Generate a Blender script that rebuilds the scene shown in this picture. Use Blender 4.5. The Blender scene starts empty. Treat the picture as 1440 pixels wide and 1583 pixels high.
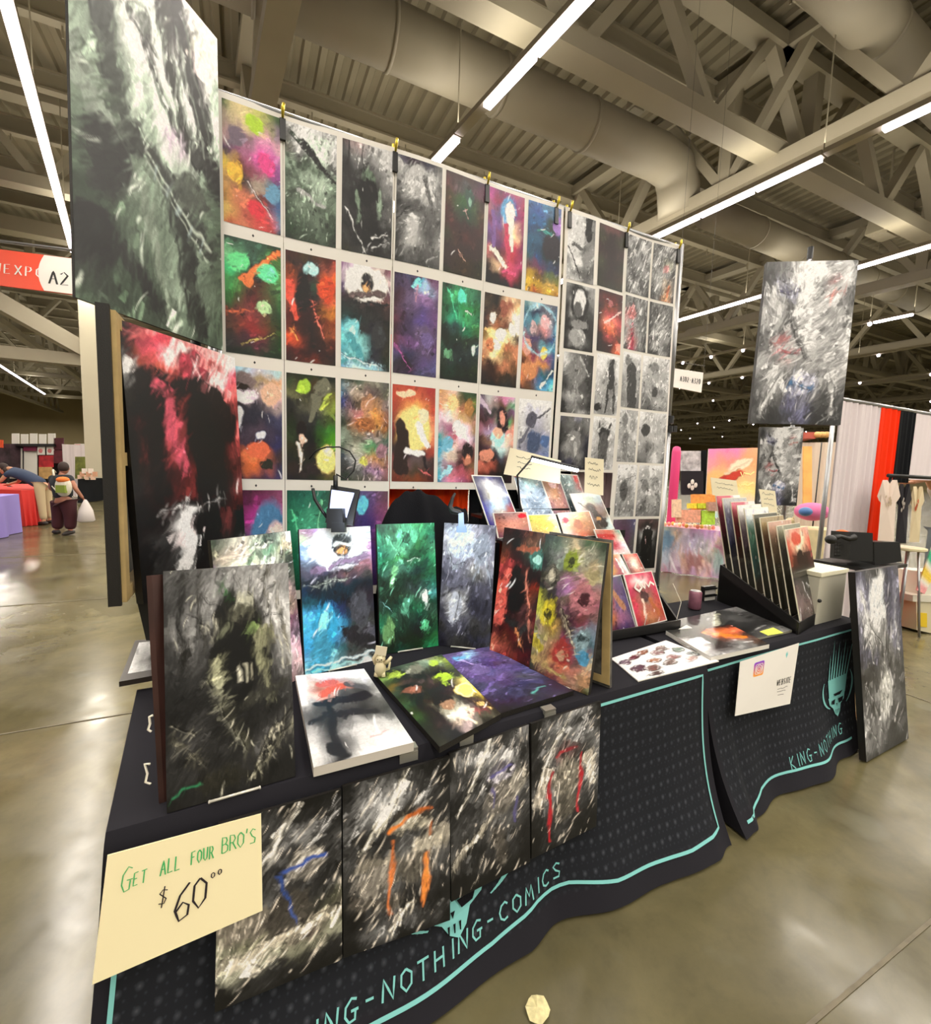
import bpy, math, random
import numpy as np

# ---------------------------------------------------------------- camera, world, light, exposure
scene = bpy.context.scene
COL = scene.collection
F, CX, CY, H = 712.0, 720.0, 791.5, 1.64

def unit(v):
    v = np.array(v, float)
    return v / np.linalg.norm(v)

def _r(x, y): return np.array([x - CX, -(y - CY), -F])
_up = -unit([-240, -7208, -F])
_X = unit(_r(2211, 764)); _X = unit(_X - _up * _X.dot(_up))
ROT = np.array([_X, np.cross(_up, _X), _up])          # camera -> place
EYE = np.array([0, 0, H])

cam_data = bpy.data.cameras.new('camera')
cam_data.sensor_fit = 'HORIZONTAL'; cam_data.sensor_width = 36.0
cam_data.lens = F / 1440 * 36.0; cam_data.clip_end = 400; cam_data.clip_start = .02
camera = bpy.data.objects.new('camera', cam_data)
COL.objects.link(camera)
from mathutils import Matrix, Vector
M4 = Matrix([[*ROT[0], 0], [*ROT[1], 0], [*ROT[2], H], [0, 0, 0, 1]])
camera.matrix_world = M4
scene.camera = camera
scene.view_settings.view_transform = 'Standard'
scene.view_settings.look = 'None'
scene.view_settings.gamma = 1
scene.view_settings.use_curve_mapping = False
scene.view_settings.exposure = 0.0
scene.cycles.use_denoising = True
scene.cycles.max_bounces = 6
scene.cycles.diffuse_bounces = 4

world = bpy.data.worlds.new('hall_air'); scene.world = world; world.use_nodes = True
world.node_tree.nodes['Background'].inputs[0].default_value = (1.0, .93, .80, 1)
world.node_tree.nodes['Background'].inputs[1].default_value = 0.30

LIGHT_POWER = 43.0      # watts per metre of ceiling strip
BLUE = 1.0              # factor on the little display lamps

def ray(x, y): return ROT @ _r(x, y)
def onz(p, z):
    d = ray(*p); return EYE + d * ((z - H) / d[2])
def ony(p, Y):
    d = ray(*p); return EYE + d * (Y / d[1])
def onplane(p, P0, N):
    d = ray(*p); return EYE + d * (np.dot(N, np.array(P0) - EYE) / np.dot(N, d))
def ahead(p, dist): return EYE + ray(*p) * (dist / F)
def head(deg):
    a = math.radians(deg); return np.array([math.sin(a), math.cos(a), 0])

# strip light rows: (far-left pixel pair on the z=7.5 plane) -> lines through the hall
ZL = 7.5
ROWS = {}
def row_line(name, pa, pb):
    a, b = onz(pa, ZL), onz(pb, ZL); d = unit(b - a)
    if d[1] < 0: d = -d
    ROWS[name] = (a, d)
row_line('far left', (-25, 540), (85, 622))
row_line('left', (8, 0), (100, 340))
row_line('over', (905, 0), (667, 257))
row_line('r2', (1440, 165), (1010, 368))
row_line('r3', (1440, 380), (1057, 493))
row_line('r4', (1440, 480), (1057, 560))
row_line('r5', (1440, 535), (1057, 598))
ROWS['far left'] = (np.array([-7.9, 0, ZL]) + 0, unit([-.165, .987, 0]))

def area(name, loc, size, sizey, power, color, direction=(0, 0, -1), axis=None, spread=180):
    L = bpy.data.lights.new(name, 'AREA'); L.shape = 'RECTANGLE'
    L.size = size; L.size_y = sizey; L.energy = power; L.color = color
    L.spread = math.radians(spread)
    o = bpy.data.objects.new(name, L); COL.objects.link(o)
    z = -Vector(unit(direction)); x = Vector(unit(axis if axis is not None else (1, 0, 0)))
    x = (x - z * x.dot(z)).normalized(); y = z.cross(x)
    m = Matrix((x, y, z)).transposed().to_4x4(); m.translation = Vector(loc); o.matrix_world = m
    return o

WARM = (1.0, .925, .80)
for nm, (a, d) in ROWS.items():
    if nm in ('r4', 'r5', 'far left'): t0, t1 = -14, 85
    else: t0, t1 = -16, 45
    base = a + d * (-a[1] / d[1])
    c = base + d * ((t0 + t1) / 2)
    area('strip_glow', (c[0], c[1], ZL - .13), t1 - t0, .3, LIGHT_POWER * (t1 - t0), WARM, axis=d)
    area('strip_uplight', (c[0], c[1], ZL + .25), t1 - t0, .3, LIGHT_POWER * .22 * (t1 - t0), WARM, direction=(0, 0, 1), axis=d)

for gx in (-30, 44, 62, 84, 104):  # added fill lights with no fixtures, brighten the dark far walls
    area('far_wall_fill', (gx, 38, ZL - .13), 110, .3, LIGHT_POWER * 110 * 1.3, WARM, axis=(0, 1, 0))
for gy in (62, 84):  # added cross fill for the far end, no strips hang here
    area('far_wall_fill', (15, gy, ZL - .13), 80, .3, LIGHT_POWER * 80, WARM, axis=(1, 0, 0))

# ---------------------------------------------------------------- materials
def srgb(h):
    if isinstance(h, str):
        h = h.lstrip('#')
        if len(h) == 3: h = ''.join(c * 2 for c in h)
        c = np.array([int(h[i:i + 2], 16) for i in (0, 2, 4)]) / 255.0
    else: c = np.array(h, float)
    return np.where(c <= .04045, c / 12.92, ((c + .055) / 1.055) ** 2.4)

MATS = {}
def mat(name, color, rough=.5, metal=0, var=.0, scale=8, bump=0, bscale=40, spec=.5, emit=0, ecol=None, trans=0, alpha=1):
    if name in MATS: return MATS[name]
    m = bpy.data.materials.new(name); m.use_nodes = True
    nt = m.node_tree; b = nt.nodes['Principled BSDF']
    c = srgb(color)
    b.inputs['Base Color'].default_value = (*c, 1)
    b.inputs['Roughness'].default_value = rough; b.inputs['Metallic'].default_value = metal
    b.inputs['Specular IOR Level'].default_value = spec
    b.inputs['Transmission Weight'].default_value = trans; b.inputs['Alpha'].default_value = alpha
    if emit:
        b.inputs['Emission Color'].default_value = (*srgb(ecol or color), 1); b.inputs['Emission Strength'].default_value = emit
    tc = nt.nodes.new('ShaderNodeTexCoord')
    if var:
        n = nt.nodes.new('ShaderNodeTexNoise'); n.inputs['Scale'].default_value = scale; n.inputs['Detail'].default_value = 4
        r = nt.nodes.new('ShaderNodeValToRGB')
        r.color_ramp.elements[0].position = .3; r.color_ramp.elements[1].position = .7
        r.color_ramp.elements[0].color = (*(c * (1 - var)), 1); r.color_ramp.elements[1].color = (*np.clip(c * (1 + var), 0, 1), 1)
        nt.links.new(tc.outputs['Object'], n.inputs['Vector']); nt.links.new(n.outputs['Fac'], r.inputs['Fac'])
        nt.links.new(r.outputs['Color'], b.inputs['Base Color'])
    if bump:
        n2 = nt.nodes.new('ShaderNodeTexNoise'); n2.inputs['Scale'].default_value = bscale; n2.inputs['Detail'].default_value = 3
        bp = nt.nodes.new('ShaderNodeBump'); bp.inputs['Strength'].default_value = bump; bp.inputs['Distance'].default_value = .01
        nt.links.new(tc.outputs['Object'], n2.inputs['Vector']); nt.links.new(n2.outputs['Fac'], bp.inputs['Height'])
        nt.links.new(bp.outputs['Normal'], b.inputs['Normal'])
    MATS[name] = m; return m

def paint_mat(name, rough, spec=.5, gain=1.0):
    m = bpy.data.materials.new(name); m.use_nodes = True
    nt = m.node_tree; b = nt.nodes['Principled BSDF']
    at = nt.nodes.new('ShaderNodeAttribute'); at.attribute_name = 'paint'
    tc = nt.nodes.new('ShaderNodeTexCoord'); n = nt.nodes.new('ShaderNodeTexNoise')
    n.inputs['Scale'].default_value = 70; n.inputs['Detail'].default_value = 5; n.inputs['Distortion'].default_value = 1.2
    mr = nt.nodes.new('ShaderNodeMapRange'); mr.inputs['From Min'].default_value = .3; mr.inputs['From Max'].default_value = .7
    mr.inputs['To Min'].default_value = .86 * gain; mr.inputs['To Max'].default_value = 1.14 * gain
    mx = nt.nodes.new('ShaderNodeVectorMath'); mx.operation = 'SCALE'
    nt.links.new(tc.outputs['Object'], n.inputs['Vector']); nt.links.new(n.outputs['Fac'], mr.inputs['Value'])
    nt.links.new(at.outputs['Color'], mx.inputs[0]); nt.links.new(mr.outputs['Result'], mx.inputs['Scale'])
    nt.links.new(mx.outputs['Vector'], b.inputs['Base Color'])
    b.inputs['Roughness'].default_value = rough; b.inputs['Specular IOR Level'].default_value = spec
    return m
PRINT = paint_mat('printed_paper', .42, .35)
CANVAS = paint_mat('printed_canvas', .38, .4)
GLOSS = paint_mat('glossy_cover', .16, .5)

def floor_mat():
    m = bpy.data.materials.new('polished_concrete'); m.use_nodes = True
    nt = m.node_tree; N = nt.nodes; L = nt.links; b = N['Principled BSDF']
    tc = N.new('ShaderNodeTexCoord')
    def noise(s, d=6, dist=0, rough=.6):
        n = N.new('ShaderNodeTexNoise'); n.inputs['Scale'].default_value = s; n.inputs['Detail'].default_value = d
        n.inputs['Distortion'].default_value = dist; n.inputs['Roughness'].default_value = rough
        L.new(tc.outputs['Object'], n.inputs['Vector']); return n
    def ramp(src, stops):
        r = N.new('ShaderNodeValToRGB'); e = r.color_ramp.elements
        while len(e) < len(stops): e.new(.5)
        for i, (p, c) in enumerate(stops): e[i].position = p; e[i].color = (*srgb(c), 1)
        L.new(src, r.inputs['Fac']); return r
    def mix(a, bb, fac, mode='MIX'):
        x = N.new('ShaderNodeMix'); x.data_type = 'RGBA'; x.blend_type = mode
        L.new(a, x.inputs[6]); L.new(bb, x.inputs[7])
        if isinstance(fac, float): x.inputs[0].default_value = fac
        else: L.new(fac, x.inputs[0])
        return x
    base = ramp(noise(1.1, 8, .6).outputs['Fac'], [(.25, '474330'), (.42, '5b553c'), (.56, '686145'), (.72, '7e7655')])
    fine = ramp(noise(9, 8, .3, .7).outputs['Fac'], [(.3, 'd0d0d0'), (.5, 'f2f2f2'), (.7, 'ffffff')])
    c1 = mix(base.outputs['Color'], fine.outputs['Color'], .55, 'MULTIPLY')
    spots = ramp(noise(3.2, 3, .2, .4).outputs['Fac'], [(.0, '000000'), (.64, '000000'), (.72, 'ffffff')])
    dark = N.new('ShaderNodeRGB'); dark.outputs[0].default_value = (*srgb('6b6a58'), 1)
    sc = N.new('ShaderNodeMath'); sc.operation = 'MULTIPLY'; sc.inputs[1].default_value = .45
    L.new(spots.outputs['Color'], sc.inputs[0])
    c2 = mix(c1.outputs[2], dark.outputs[0], sc.outputs[0])
    L.new(c2.outputs[2], b.inputs['Base Color'])
    rr = N.new('ShaderNodeMapRange'); rr.inputs['From Min'].default_value = .3; rr.inputs['From Max'].default_value = .7
    rr.inputs['To Min'].default_value = .13; rr.inputs['To Max'].default_value = .27
    L.new(noise(2.5, 6, .8).outputs['Fac'], rr.inputs['Value']); L.new(rr.outputs['Result'], b.inputs['Roughness'])
    b.inputs['Specular IOR Level'].default_value = .42
    bp = N.new('ShaderNodeBump'); bp.inputs['Strength'].default_value = .035; bp.inputs['Distance'].default_value = .02
    L.new(noise(5, 4, .5).outputs['Fac'], bp.inputs['Height']); L.new(bp.outputs['Normal'], b.inputs['Normal'])
    return m

def cloth_mat():
    m = bpy.data.materials.new('patterned_black_cloth'); m.use_nodes = True
    nt = m.node_tree; N = nt.nodes; L = nt.links; b = N['Principled BSDF']
    uv = N.new('ShaderNodeAttribute'); uv.attribute_name = 'cloth_uv'
    def vor(scale, off):
        mp = N.new('ShaderNodeMapping'); mp.inputs['Scale'].default_value = (scale, scale * .9, 1); mp.inputs['Location'].default_value = off
        L.new(uv.outputs['Vector'], mp.inputs['Vector'])
        v = N.new('ShaderNodeTexVoronoi'); v.inputs['Randomness'].default_value = .12; v.inputs['Scale'].default_value = 1
        L.new(mp.outputs['Vector'], v.inputs['Vector']); return v
    def rmp(src, s):
        r = N.new('ShaderNodeValToRGB'); e = r.color_ramp.elements
        while len(e) < len(s): e.new(.5)
        for i, (p, c) in enumerate(s): e[i].position = p; e[i].color = (*srgb(c), 1)
        L.new(src, r.inputs['Fac']); return r
    a = rmp(vor(23, (0, 0, 0)).outputs['Distance'], [(.0, '494c52'), (.10, '33363c'), (.26, '1a1c21')])
    c = rmp(vor(46, (.25, .25, 0)).outputs['Distance'], [(.0, '2e3137'), (.12, '22252b'), (.24, '191b20')])
    x = N.new('ShaderNodeMix'); x.data_type = 'RGBA'; x.blend_type = 'LIGHTEN'; x.inputs[0].default_value = 1
    L.new(a.outputs['Color'], x.inputs[6]); L.new(c.outputs['Color'], x.inputs[7])
    edge = N.new('ShaderNodeAttribute'); edge.attribute_name = 'plain'
    y = N.new('ShaderNodeMix'); y.data_type = 'RGBA'; y.inputs[7].default_value = (*srgb('1d1c22'), 1)
    L.new(edge.outputs['Fac'], y.inputs[0]); L.new(x.outputs[2], y.inputs[6])
    L.new(y.outputs[2], b.inputs['Base Color'])
    b.inputs['Roughness'].default_value = .85; b.inputs['Specular IOR Level'].default_value = .2
    return m

def corr_mat():
    return mat('painted_deck', '8a826c', .75, var=.12, scale=.6)
M_STEEL = mat('painted_steel', '99917c', .6, var=.06, scale=.8)
M_WHITE = mat('white_paper', 'dedad2', .55, var=.02, scale=3)
M_CREAM = mat('cream_card', 'e6dcbc', .6, var=.03, scale=5)
M_BLACK = mat('black_plastic', '141414', .4, bump=.05)
M_EDGE = mat('black_canvas_edge', '16130f', .55, bump=.2, bscale=300)
M_WOOD = mat('pale_stretcher_wood', 'b39a66', .6, var=.12, scale=14)
M_METAL = mat('brushed_aluminium', 'a5a6a8', .32, .85, bump=.05)
M_TEAL = mat('teal_print', '7cc0bd', .8, spec=.2)
M_DARK = mat('dark_cloth', '121216', .9, spec=.15, bump=.3, bscale=200)
M_BRASS = mat('gilt_metal', 'c9b23a', .35, .7)
M_LAMP = mat('lit_tube', 'ffffff', .4, emit=12, ecol='fff2ff')
M_LED = mat('cool_led', 'ffffff', .4, emit=11, ecol='eef4ff')

# ---------------------------------------------------------------- mesh helpers
def put(o, label=None, cat=None, group=None, kind=None):
    if label: o['label'] = label
    if cat: o['category'] = cat
    if group: o['group'] = group
    if kind: o['kind'] = kind
    return o

def empty(name, loc, label=None, cat=None, group=None):
    o = bpy.data.objects.new(name, None); COL.objects.link(o); o.location = tuple(loc); o.empty_display_size = .05
    return put(o, label, cat, group)

class MB:
    def __init__(s): s.v = []; s.f = []; s.m = []; s.attr = {}; s.smooth = False
    def add(s, vs, fs, mi=0):
        k = len(s.v); s.v += [tuple(map(float, p)) for p in vs]
        s.f += [tuple(i + k for i in f) for f in fs]; s.m += [mi] * len(fs); return k
    def hexa(s, p, mi=0):
        s.add(p, [(0, 3, 2, 1), (4, 5, 6, 7), (0, 1, 5, 4), (1, 2, 6, 5), (2, 3, 7, 6), (3, 0, 4, 7)], mi); return s
    def box(s, c, size, ax=None, mi=0):
        c = np.array(c, float); X, Y, Z = ax if ax is not None else np.eye(3)
        X, Y, Z = np.array(X) * size[0] / 2, np.array(Y) * size[1] / 2, np.array(Z) * size[2] / 2
        return s.hexa([c - X - Y - Z, c + X - Y - Z, c + X + Y - Z, c - X + Y - Z, c - X - Y + Z, c + X - Y + Z, c + X + Y + Z, c - X + Y + Z], mi)
    def slab(s, bl, br, tr, tl, th, mi=0):
        """front face corners; body goes back by th"""
        bl, br, tr, tl = map(np.array, (bl, br, tr, tl)); n = unit(np.cross(br - bl, tl - bl)) * -th
        return s.hexa([bl, br, br + n, bl + n, tl, tr, tr + n, tl + n], mi)
    def bar(s, a, b, w, h, mi=0, up=(0, 0, 1)):
        a, b = np.array(a, float), np.array(b, float); d = unit(b - a); u = np.array(up, float)
        if abs(d @ u) > .98: u = np.array([1., 0, 0])
        x = unit(np.cross(d, u)); z = np.cross(x, d)
        return s.box((a + b) / 2, (np.linalg.norm(b - a), w, h), (d, x, z), mi)
    def tube(s, pts, r, n=10, mi=0, cap=True):
        pts = [np.array(p, float) for p in pts]; rs = r if hasattr(r, '__len__') else [r] * len(pts)
        rings = []; ref = None
        for i, p in enumerate(pts):
            d = unit(pts[min(i + 1, len(pts) - 1)] - pts[max(i - 1, 0)])
            if ref is None: ref = np.array([0, 0, 1.]) if abs(d[2]) < .9 else np.array([1., 0, 0])
            x = unit(np.cross(d, ref)); y = np.cross(x, d); ref = y
            rings.append([p + rs[i] * (math.cos(2 * math.pi * k / n) * x + math.sin(2 * math.pi * k / n) * y) for k in range(n)])
        vs = [q for rg in rings for q in rg]; fs = []
        for i in range(len(pts) - 1):
            for k in range(n):
                fs.append((i * n + k, i * n + (k + 1) % n, (i + 1) * n + (k + 1) % n, (i + 1) * n + k))
        if cap: fs += [tuple(range(n))[::-1], tuple(range((len(pts) - 1) * n, len(pts) * n))]
        s.add(vs, fs, mi); return s
    def ball(s, c, r, nu=12, nv=8, mi=0, ax=None):
        r = r if hasattr(r, '__len__') else (r, r, r); A = np.array(ax) if ax is not None else np.eye(3)
        vs = []; c = np.array(c, float)
        for j in range(nv + 1):
            t = math.pi * j / nv
            for i in range(nu):
                a = 2 * math.pi * i / nu
                vs.append(c + A.T @ np.array([r[0] * math.sin(t) * math.cos(a), r[1] * math.sin(t) * math.sin(a), r[2] * math.cos(t)]))
        fs = [(j * nu + i, (j + 1) * nu + i, (j + 1) * nu + (i + 1) % nu, j * nu + (i + 1) % nu) for j in range(nv) for i in range(nu)]
        s.add(vs, fs, mi); return s
    def grid(s, fn, nu, nv, mi=0):
        vs = [fn(i / nu, j / nv) for j in range(nv + 1) for i in range(nu + 1)]
        fs = [(j * (nu + 1) + i, j * (nu + 1) + i + 1, (j + 1) * (nu + 1) + i + 1, (j + 1) * (nu + 1) + i) for j in range(nv) for i in range(nu)]
        s.add(vs, fs, mi); return s
    def ribbon(s, fn, poly, w, mi=0):
        """flat stroke along a 2D polyline, mapped by fn(x, y) to the place"""
        P = [np.array(p, float) for p in poly]; Q = [P[0]]
        for a, b in zip(P[:-1], P[1:]):
            n = max(1, int(np.linalg.norm(b - a) / max(w * 3, 1e-4)))
            n = min(n, 40)
            Q += [a + (b - a) * k / n for k in range(1, n + 1)]
        vs = []
        for i, q in enumerate(Q):
            d = Q[min(i + 1, len(Q) - 1)] - Q[max(i - 1, 0)]; L = np.linalg.norm(d) or 1
            nrm = np.array([-d[1], d[0]]) / L * w / 2
            vs += [fn(*(q + nrm)), fn(*(q - nrm))]
        s.add(vs, [(2 * i, 2 * i + 1, 2 * i + 3, 2 * i + 2) for i in range(len(Q) - 1)], mi); return s
    def poly2(s, fn, pts, mi=0):
        s.add([fn(*p) for p in pts], [tuple(range(len(pts)))], mi); return s
    def build(s, name, mats, parent=None, loc=None, smooth=None):
        me = bpy.data.meshes.new(name); V = np.array(s.v)
        if parent is not None:
            o0 = np.zeros(3); p = parent
            while p is not None: o0 += np.array(p.location); p = p.parent
            off = o0; loc = None
            myloc = np.zeros(3)
        else:
            lo, hi = V.min(0), V.max(0)
            myloc = np.array(loc) if loc is not None else np.array([(lo[0] + hi[0]) / 2, (lo[1] + hi[1]) / 2, lo[2]])
            off = myloc
        me.from_pydata([tuple(p) for p in (V - off)], [], s.f)
        if not isinstance(mats, (list, tuple)): mats = [mats]
        for m in mats: me.materials.append(m)
        if len(mats) > 1: me.polygons.foreach_set('material_index', s.m)
        if smooth if smooth is not None else s.smooth: me.polygons.foreach_set('use_smooth', [True] * len(s.f))
        for k, (kind, arr) in s.attr.items():
            a = me.attributes.new(k, kind, 'POINT')
            a.data.foreach_set({'FLOAT_COLOR': 'color', 'FLOAT_VECTOR': 'vector', 'FLOAT': 'value'}[kind], np.array(arr, np.float32).ravel())
        me.update()
        o = bpy.data.objects.new(name, me); COL.objects.link(o)
        if parent is not None: o.parent = parent
        else: o.location = tuple(myloc)
        return o

# ---------------------------------------------------------------- painted pictures (abstract brushwork)
def bilin(G, u, v):
    R, Cn = G.shape[:2]
    x = np.clip(u, 0, 1) * (Cn - 1); y = np.clip(v, 0, 1) * (R - 1)
    x0 = np.clip(np.floor(x).astype(int), 0, max(Cn - 2, 0)); y0 = np.clip(np.floor(y).astype(int), 0, max(R - 2, 0))
    x1 = np.minimum(x0 + 1, Cn - 1); y1 = np.minimum(y0 + 1, R - 1)
    fx = (x - x0)[..., None]; fy = (y - y0)[..., None]
    fx = fx * fx * (3 - 2 * fx); fy = fy * fy * (3 - 2 * fy)
    return (G[y0, x0] * (1 - fx) + G[y0, x1] * fx) * (1 - fy) + (G[y1, x0] * (1 - fx) + G[y1, x1] * fx) * fy

def hexgrid(t):
    return np.array([[srgb(r[i:i + 3]) for i in range(0, len(r), 3)] for r in t.split('/')])

def paint(art, w, h):
    """art = (grid, shapes, strokes, angle, spread, contrast, highlight, highlight probability, seed)"""
    grid, shapes, n, ang, spr, k, hl, hp, seed = art
    rg = np.random.RandomState(seed)
    v, u = np.mgrid[0:h, 0:w]; u = (u + .5) / w; v = (v + .5) / h
    a = rg.rand(6) * 6.3
    wu = u + .035 * np.sin(v * 11 + a[0]) + .025 * np.sin(v * 23 + u * 9 + a[1]) + .015 * np.sin(u * 31 + a[2])
    wv = v + .020 * np.sin(u * 13 + a[3]) + .014 * np.sin(u * 27 - v * 17 + a[4]) + .01 * np.sin(v * 41 + a[5])
    I = bilin(hexgrid(grid), wu, wv)
    asp = h / w
    aa = rg.rand(8) * 6.3; ws = 1.0 if w >= 44 else .8
    su = u + ws * (.016 * np.sin(v * 19 + aa[0] + 2 * np.sin(u * 7 + aa[1])) + .010 * np.sin(u * 43 + v * 29 + aa[2]) + .003 * np.sin(v * 90 + u * 50 + aa[3]))
    sv = v + ws * (.008 * np.sin(u * 17 + aa[4] + 2 * np.sin(v * 9 + aa[5])) + .005 * np.sin(v * 61 - u * 31 + aa[6]) + .0012 * np.sin(u * 97 + aa[7]))
    def soft(d, s): return np.clip(.5 - d / s, 0, 1)[..., None]
    def shape(I, sh):
        kind, rest = sh.split(':'); p = rest.split(',')
        c = srgb(p[-1]); q = list(map(float, p[:-1]))
        if kind == 'e':
            cx, cy, rx, ry, rot = q; t = math.radians(rot)
            dx, dy = su - cx, (sv - cy) * asp
            X = dx * math.cos(t) + dy * math.sin(t); Y = -dx * math.sin(t) + dy * math.cos(t)
            d = np.sqrt((X / rx) ** 2 + (Y / (ry * asp)) ** 2) - 1
            m = soft(d, .22)
        elif kind == 'r':        # ring
            cx, cy, rx, ry, wd = q
            d = np.abs(np.sqrt(((su - cx) / rx) ** 2 + ((sv - cy) / ry) ** 2) - 1) - wd
            m = soft(d, .12)
        else:
            x0, y0, x1, y1, w0, w1 = q
            dx, dy = x1 - x0, (y1 - y0) * asp; L2 = dx * dx + dy * dy
            t = np.clip(((su - x0) * dx + (sv - y0) * asp * dy) / L2, 0, 1)
            dist = np.hypot(su - x0 - t * dx, (sv - y0) * asp - t * dy)
            m = soft(dist - (w0 + (w1 - w0) * t) / 2, .025)
        return I * (1 - m) + c * m
    shl = shapes.split()
    for sh in shl:
        if sh[0] != '+': I = shape(I, sh)
    hlc = srgb(hl)
    src = I.copy()
    b1, b2, b3 = rg.rand(3) * 6.3
    nf = int(n * .5); lng = 4.5 if spr < 20 else 1.9
    for i in range(nf):            # angular facets first, large to small
        f = 1 - .75 * i / nf
        W = w * (.012 + .034 * rg.rand()) * f; L = W * lng * (.6 + .8 * rg.rand())
        x, y = rg.rand() * w, rg.rand() * h
        fl = math.sin(x / w * 5 + b1) + math.sin(y / h * 9 + b2)
        t = math.radians(ang + spr * (.5 * fl + .5 * rg.randn())); ca, sa = math.cos(t), -math.sin(t)
        c = src[min(int(y), h - 1), min(int(x), w - 1)] * math.exp(k * 1.15 * rg.randn() - k * k * .3)
        bb = L + W + 1
        x0, x1 = max(0, int(x - bb)), min(w, int(x + bb) + 2); y0, y1 = max(0, int(y - bb)), min(h, int(y + bb) + 2)
        yy, xx = np.mgrid[y0:y1, x0:x1]
        A_ = (xx - x) * ca + (yy - y) * sa; B_ = -(xx - x) * sa + (yy - y) * ca
        tp_ = .9 * (rg.rand() - .5)
        m = np.clip(L - np.abs(A_) + .5, 0, 1) * np.clip(W * (1 - tp_ * A_ / L) - np.abs(B_ - .35 * tp_ * A_) + .5, 0, 1) * .85
        m = m[..., None]; I[y0:y1, x0:x1] = I[y0:y1, x0:x1] * (1 - m) + c * m
    for i in range(n):
        if i == int(n * .58):      # drawn outlines and rims, then the '+' accents, then the last strokes
            sl = src.mean(2) ** .5; gy_, gx_ = np.gradient(sl); sc_ = w / 60.0
            I = I * (1 - np.clip(np.hypot(gx_, gy_) * 3.6 * sc_ - .22, 0, .6))[..., None]
            I = I + (np.clip((gx_ * .5 - gy_) * 1.1 * sc_, 0, .22))[..., None] * (src ** .7)
            for sh in shl:
                if sh[0] == '+': I = shape(I, sh[1:])
            src = I.copy() * .6 + src * .4
        f = 1 - .72 * i / n
        L = w * (.03 + .13 * rg.rand()) * f; W = max(.5, w * (.005 + .014 * rg.rand()) * f)
        x, y = rg.rand() * w, rg.rand() * h
        fl = math.sin(x / w * 5 + b1) + math.sin(y / h * 9 + b2) + math.sin((x / w + y / h) * 7 + b3)
        t = math.radians(ang + spr * (.38 * fl + .3 * rg.randn()))
        jx, jy = x + .012 * w * rg.randn(), y + .012 * w * rg.randn()
        c = src[int(min(max(jy, 0), h - 1)), int(min(max(jx, 0), w - 1))]
        lum = float(c.mean())
        c = c * math.exp(.6 * k * rg.randn() - k * k * .2)
        if rg.rand() < hp * min(1.6, .25 + lum * 4): c = c * .35 + hlc * .65
        ca, sa = math.cos(t), -math.sin(t)
        bx = abs(ca) * L + W; by = abs(sa) * L + W
        x0, x1 = max(0, int(x - bx)), min(w, int(x + bx) + 2); y0, y1 = max(0, int(y - by)), min(h, int(y + by) + 2)
        if x1 <= x0 or y1 <= y0: continue
        yy, xx = np.mgrid[y0:y1, x0:x1]
        A = (xx - x) * ca + (yy - y) * sa; B = -(xx - x) * sa + (yy - y) * ca
        B = B + .15 * A * A / max(L, 1) * (1 if i % 2 else -1)
        m = np.clip(1 - np.abs(A / L) ** 2, 0, 1) * np.clip(1.3 - np.abs(B) / W, 0, 1) * .8
        m = m[..., None]
        I[y0:y1, x0:x1] = I[y0:y1, x0:x1] * (1 - m) + c * m
    lum = I.mean(2, keepdims=True); md = np.exp(np.log(lum + .01).mean())
    g = .28 + .35 * k
    I = I * ((lum + .01) / md) ** g
    return np.clip(I * .95, .004, .80)

def patch(mb, fn, img, mi=0):
    """add a coloured grid to mb: fn(u, v) with v from the top; records the paint attribute"""
    h, w = img.shape[:2]
    base = len(mb.v)
    mb.grid(lambda a, b: fn(a, b), w - 1, h - 1, mi)
    arr = mb.attr.setdefault('paint', ('FLOAT_COLOR', []))[1]
    while len(arr) < base: arr.append((.02, .02, .02, 1))
    arr += [(*c, 1) for row in img for c in row]
def fillattr(mb):
    if 'paint' in mb.attr:
        arr = mb.attr['paint'][1]
        while len(arr) < len(mb.v): arr.append((.02, .02, .02, 1))

def lerp4(bl, br, tr, tl):
    bl, br, tr, tl = map(np.array, (bl, br, tr, tl))
    return lambda u, v: (tl * (1 - u) + tr * u) * (1 - v) + (bl * (1 - u) + br * u) * v

def picture(name, corners, th, art, res=(80, 160), edge=None, face=None, parent=None, border=0, label=None, cat=None, group=None, gap=.0012):
    """a panel with real thickness whose front carries a painted picture; corners bl, br, tr, tl"""
    bl, br, tr, tl = map(np.array, corners); mb = MB()
    nn = unit(np.cross(br - bl, tl - bl)); tr = tr - nn * ((tr - bl) @ nn)
    mb.slab(bl, br, tr, tl, th, 0)
    n = unit(np.cross(br - bl, tl - bl))
    f0 = lerp4(bl + n * gap, br + n * gap, tr + n * gap, tl + n * gap)
    b = border
    patch(mb, lambda u, v: f0(b + (1 - 2 * b) * u, b * .6 + (1 - 1.2 * b) * v), paint(art, *res), 1)
    fillattr(mb)
    o = mb.build(name, [edge or M_EDGE, face or CANVAS], parent)
    return put(o, label, cat, group)

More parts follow.
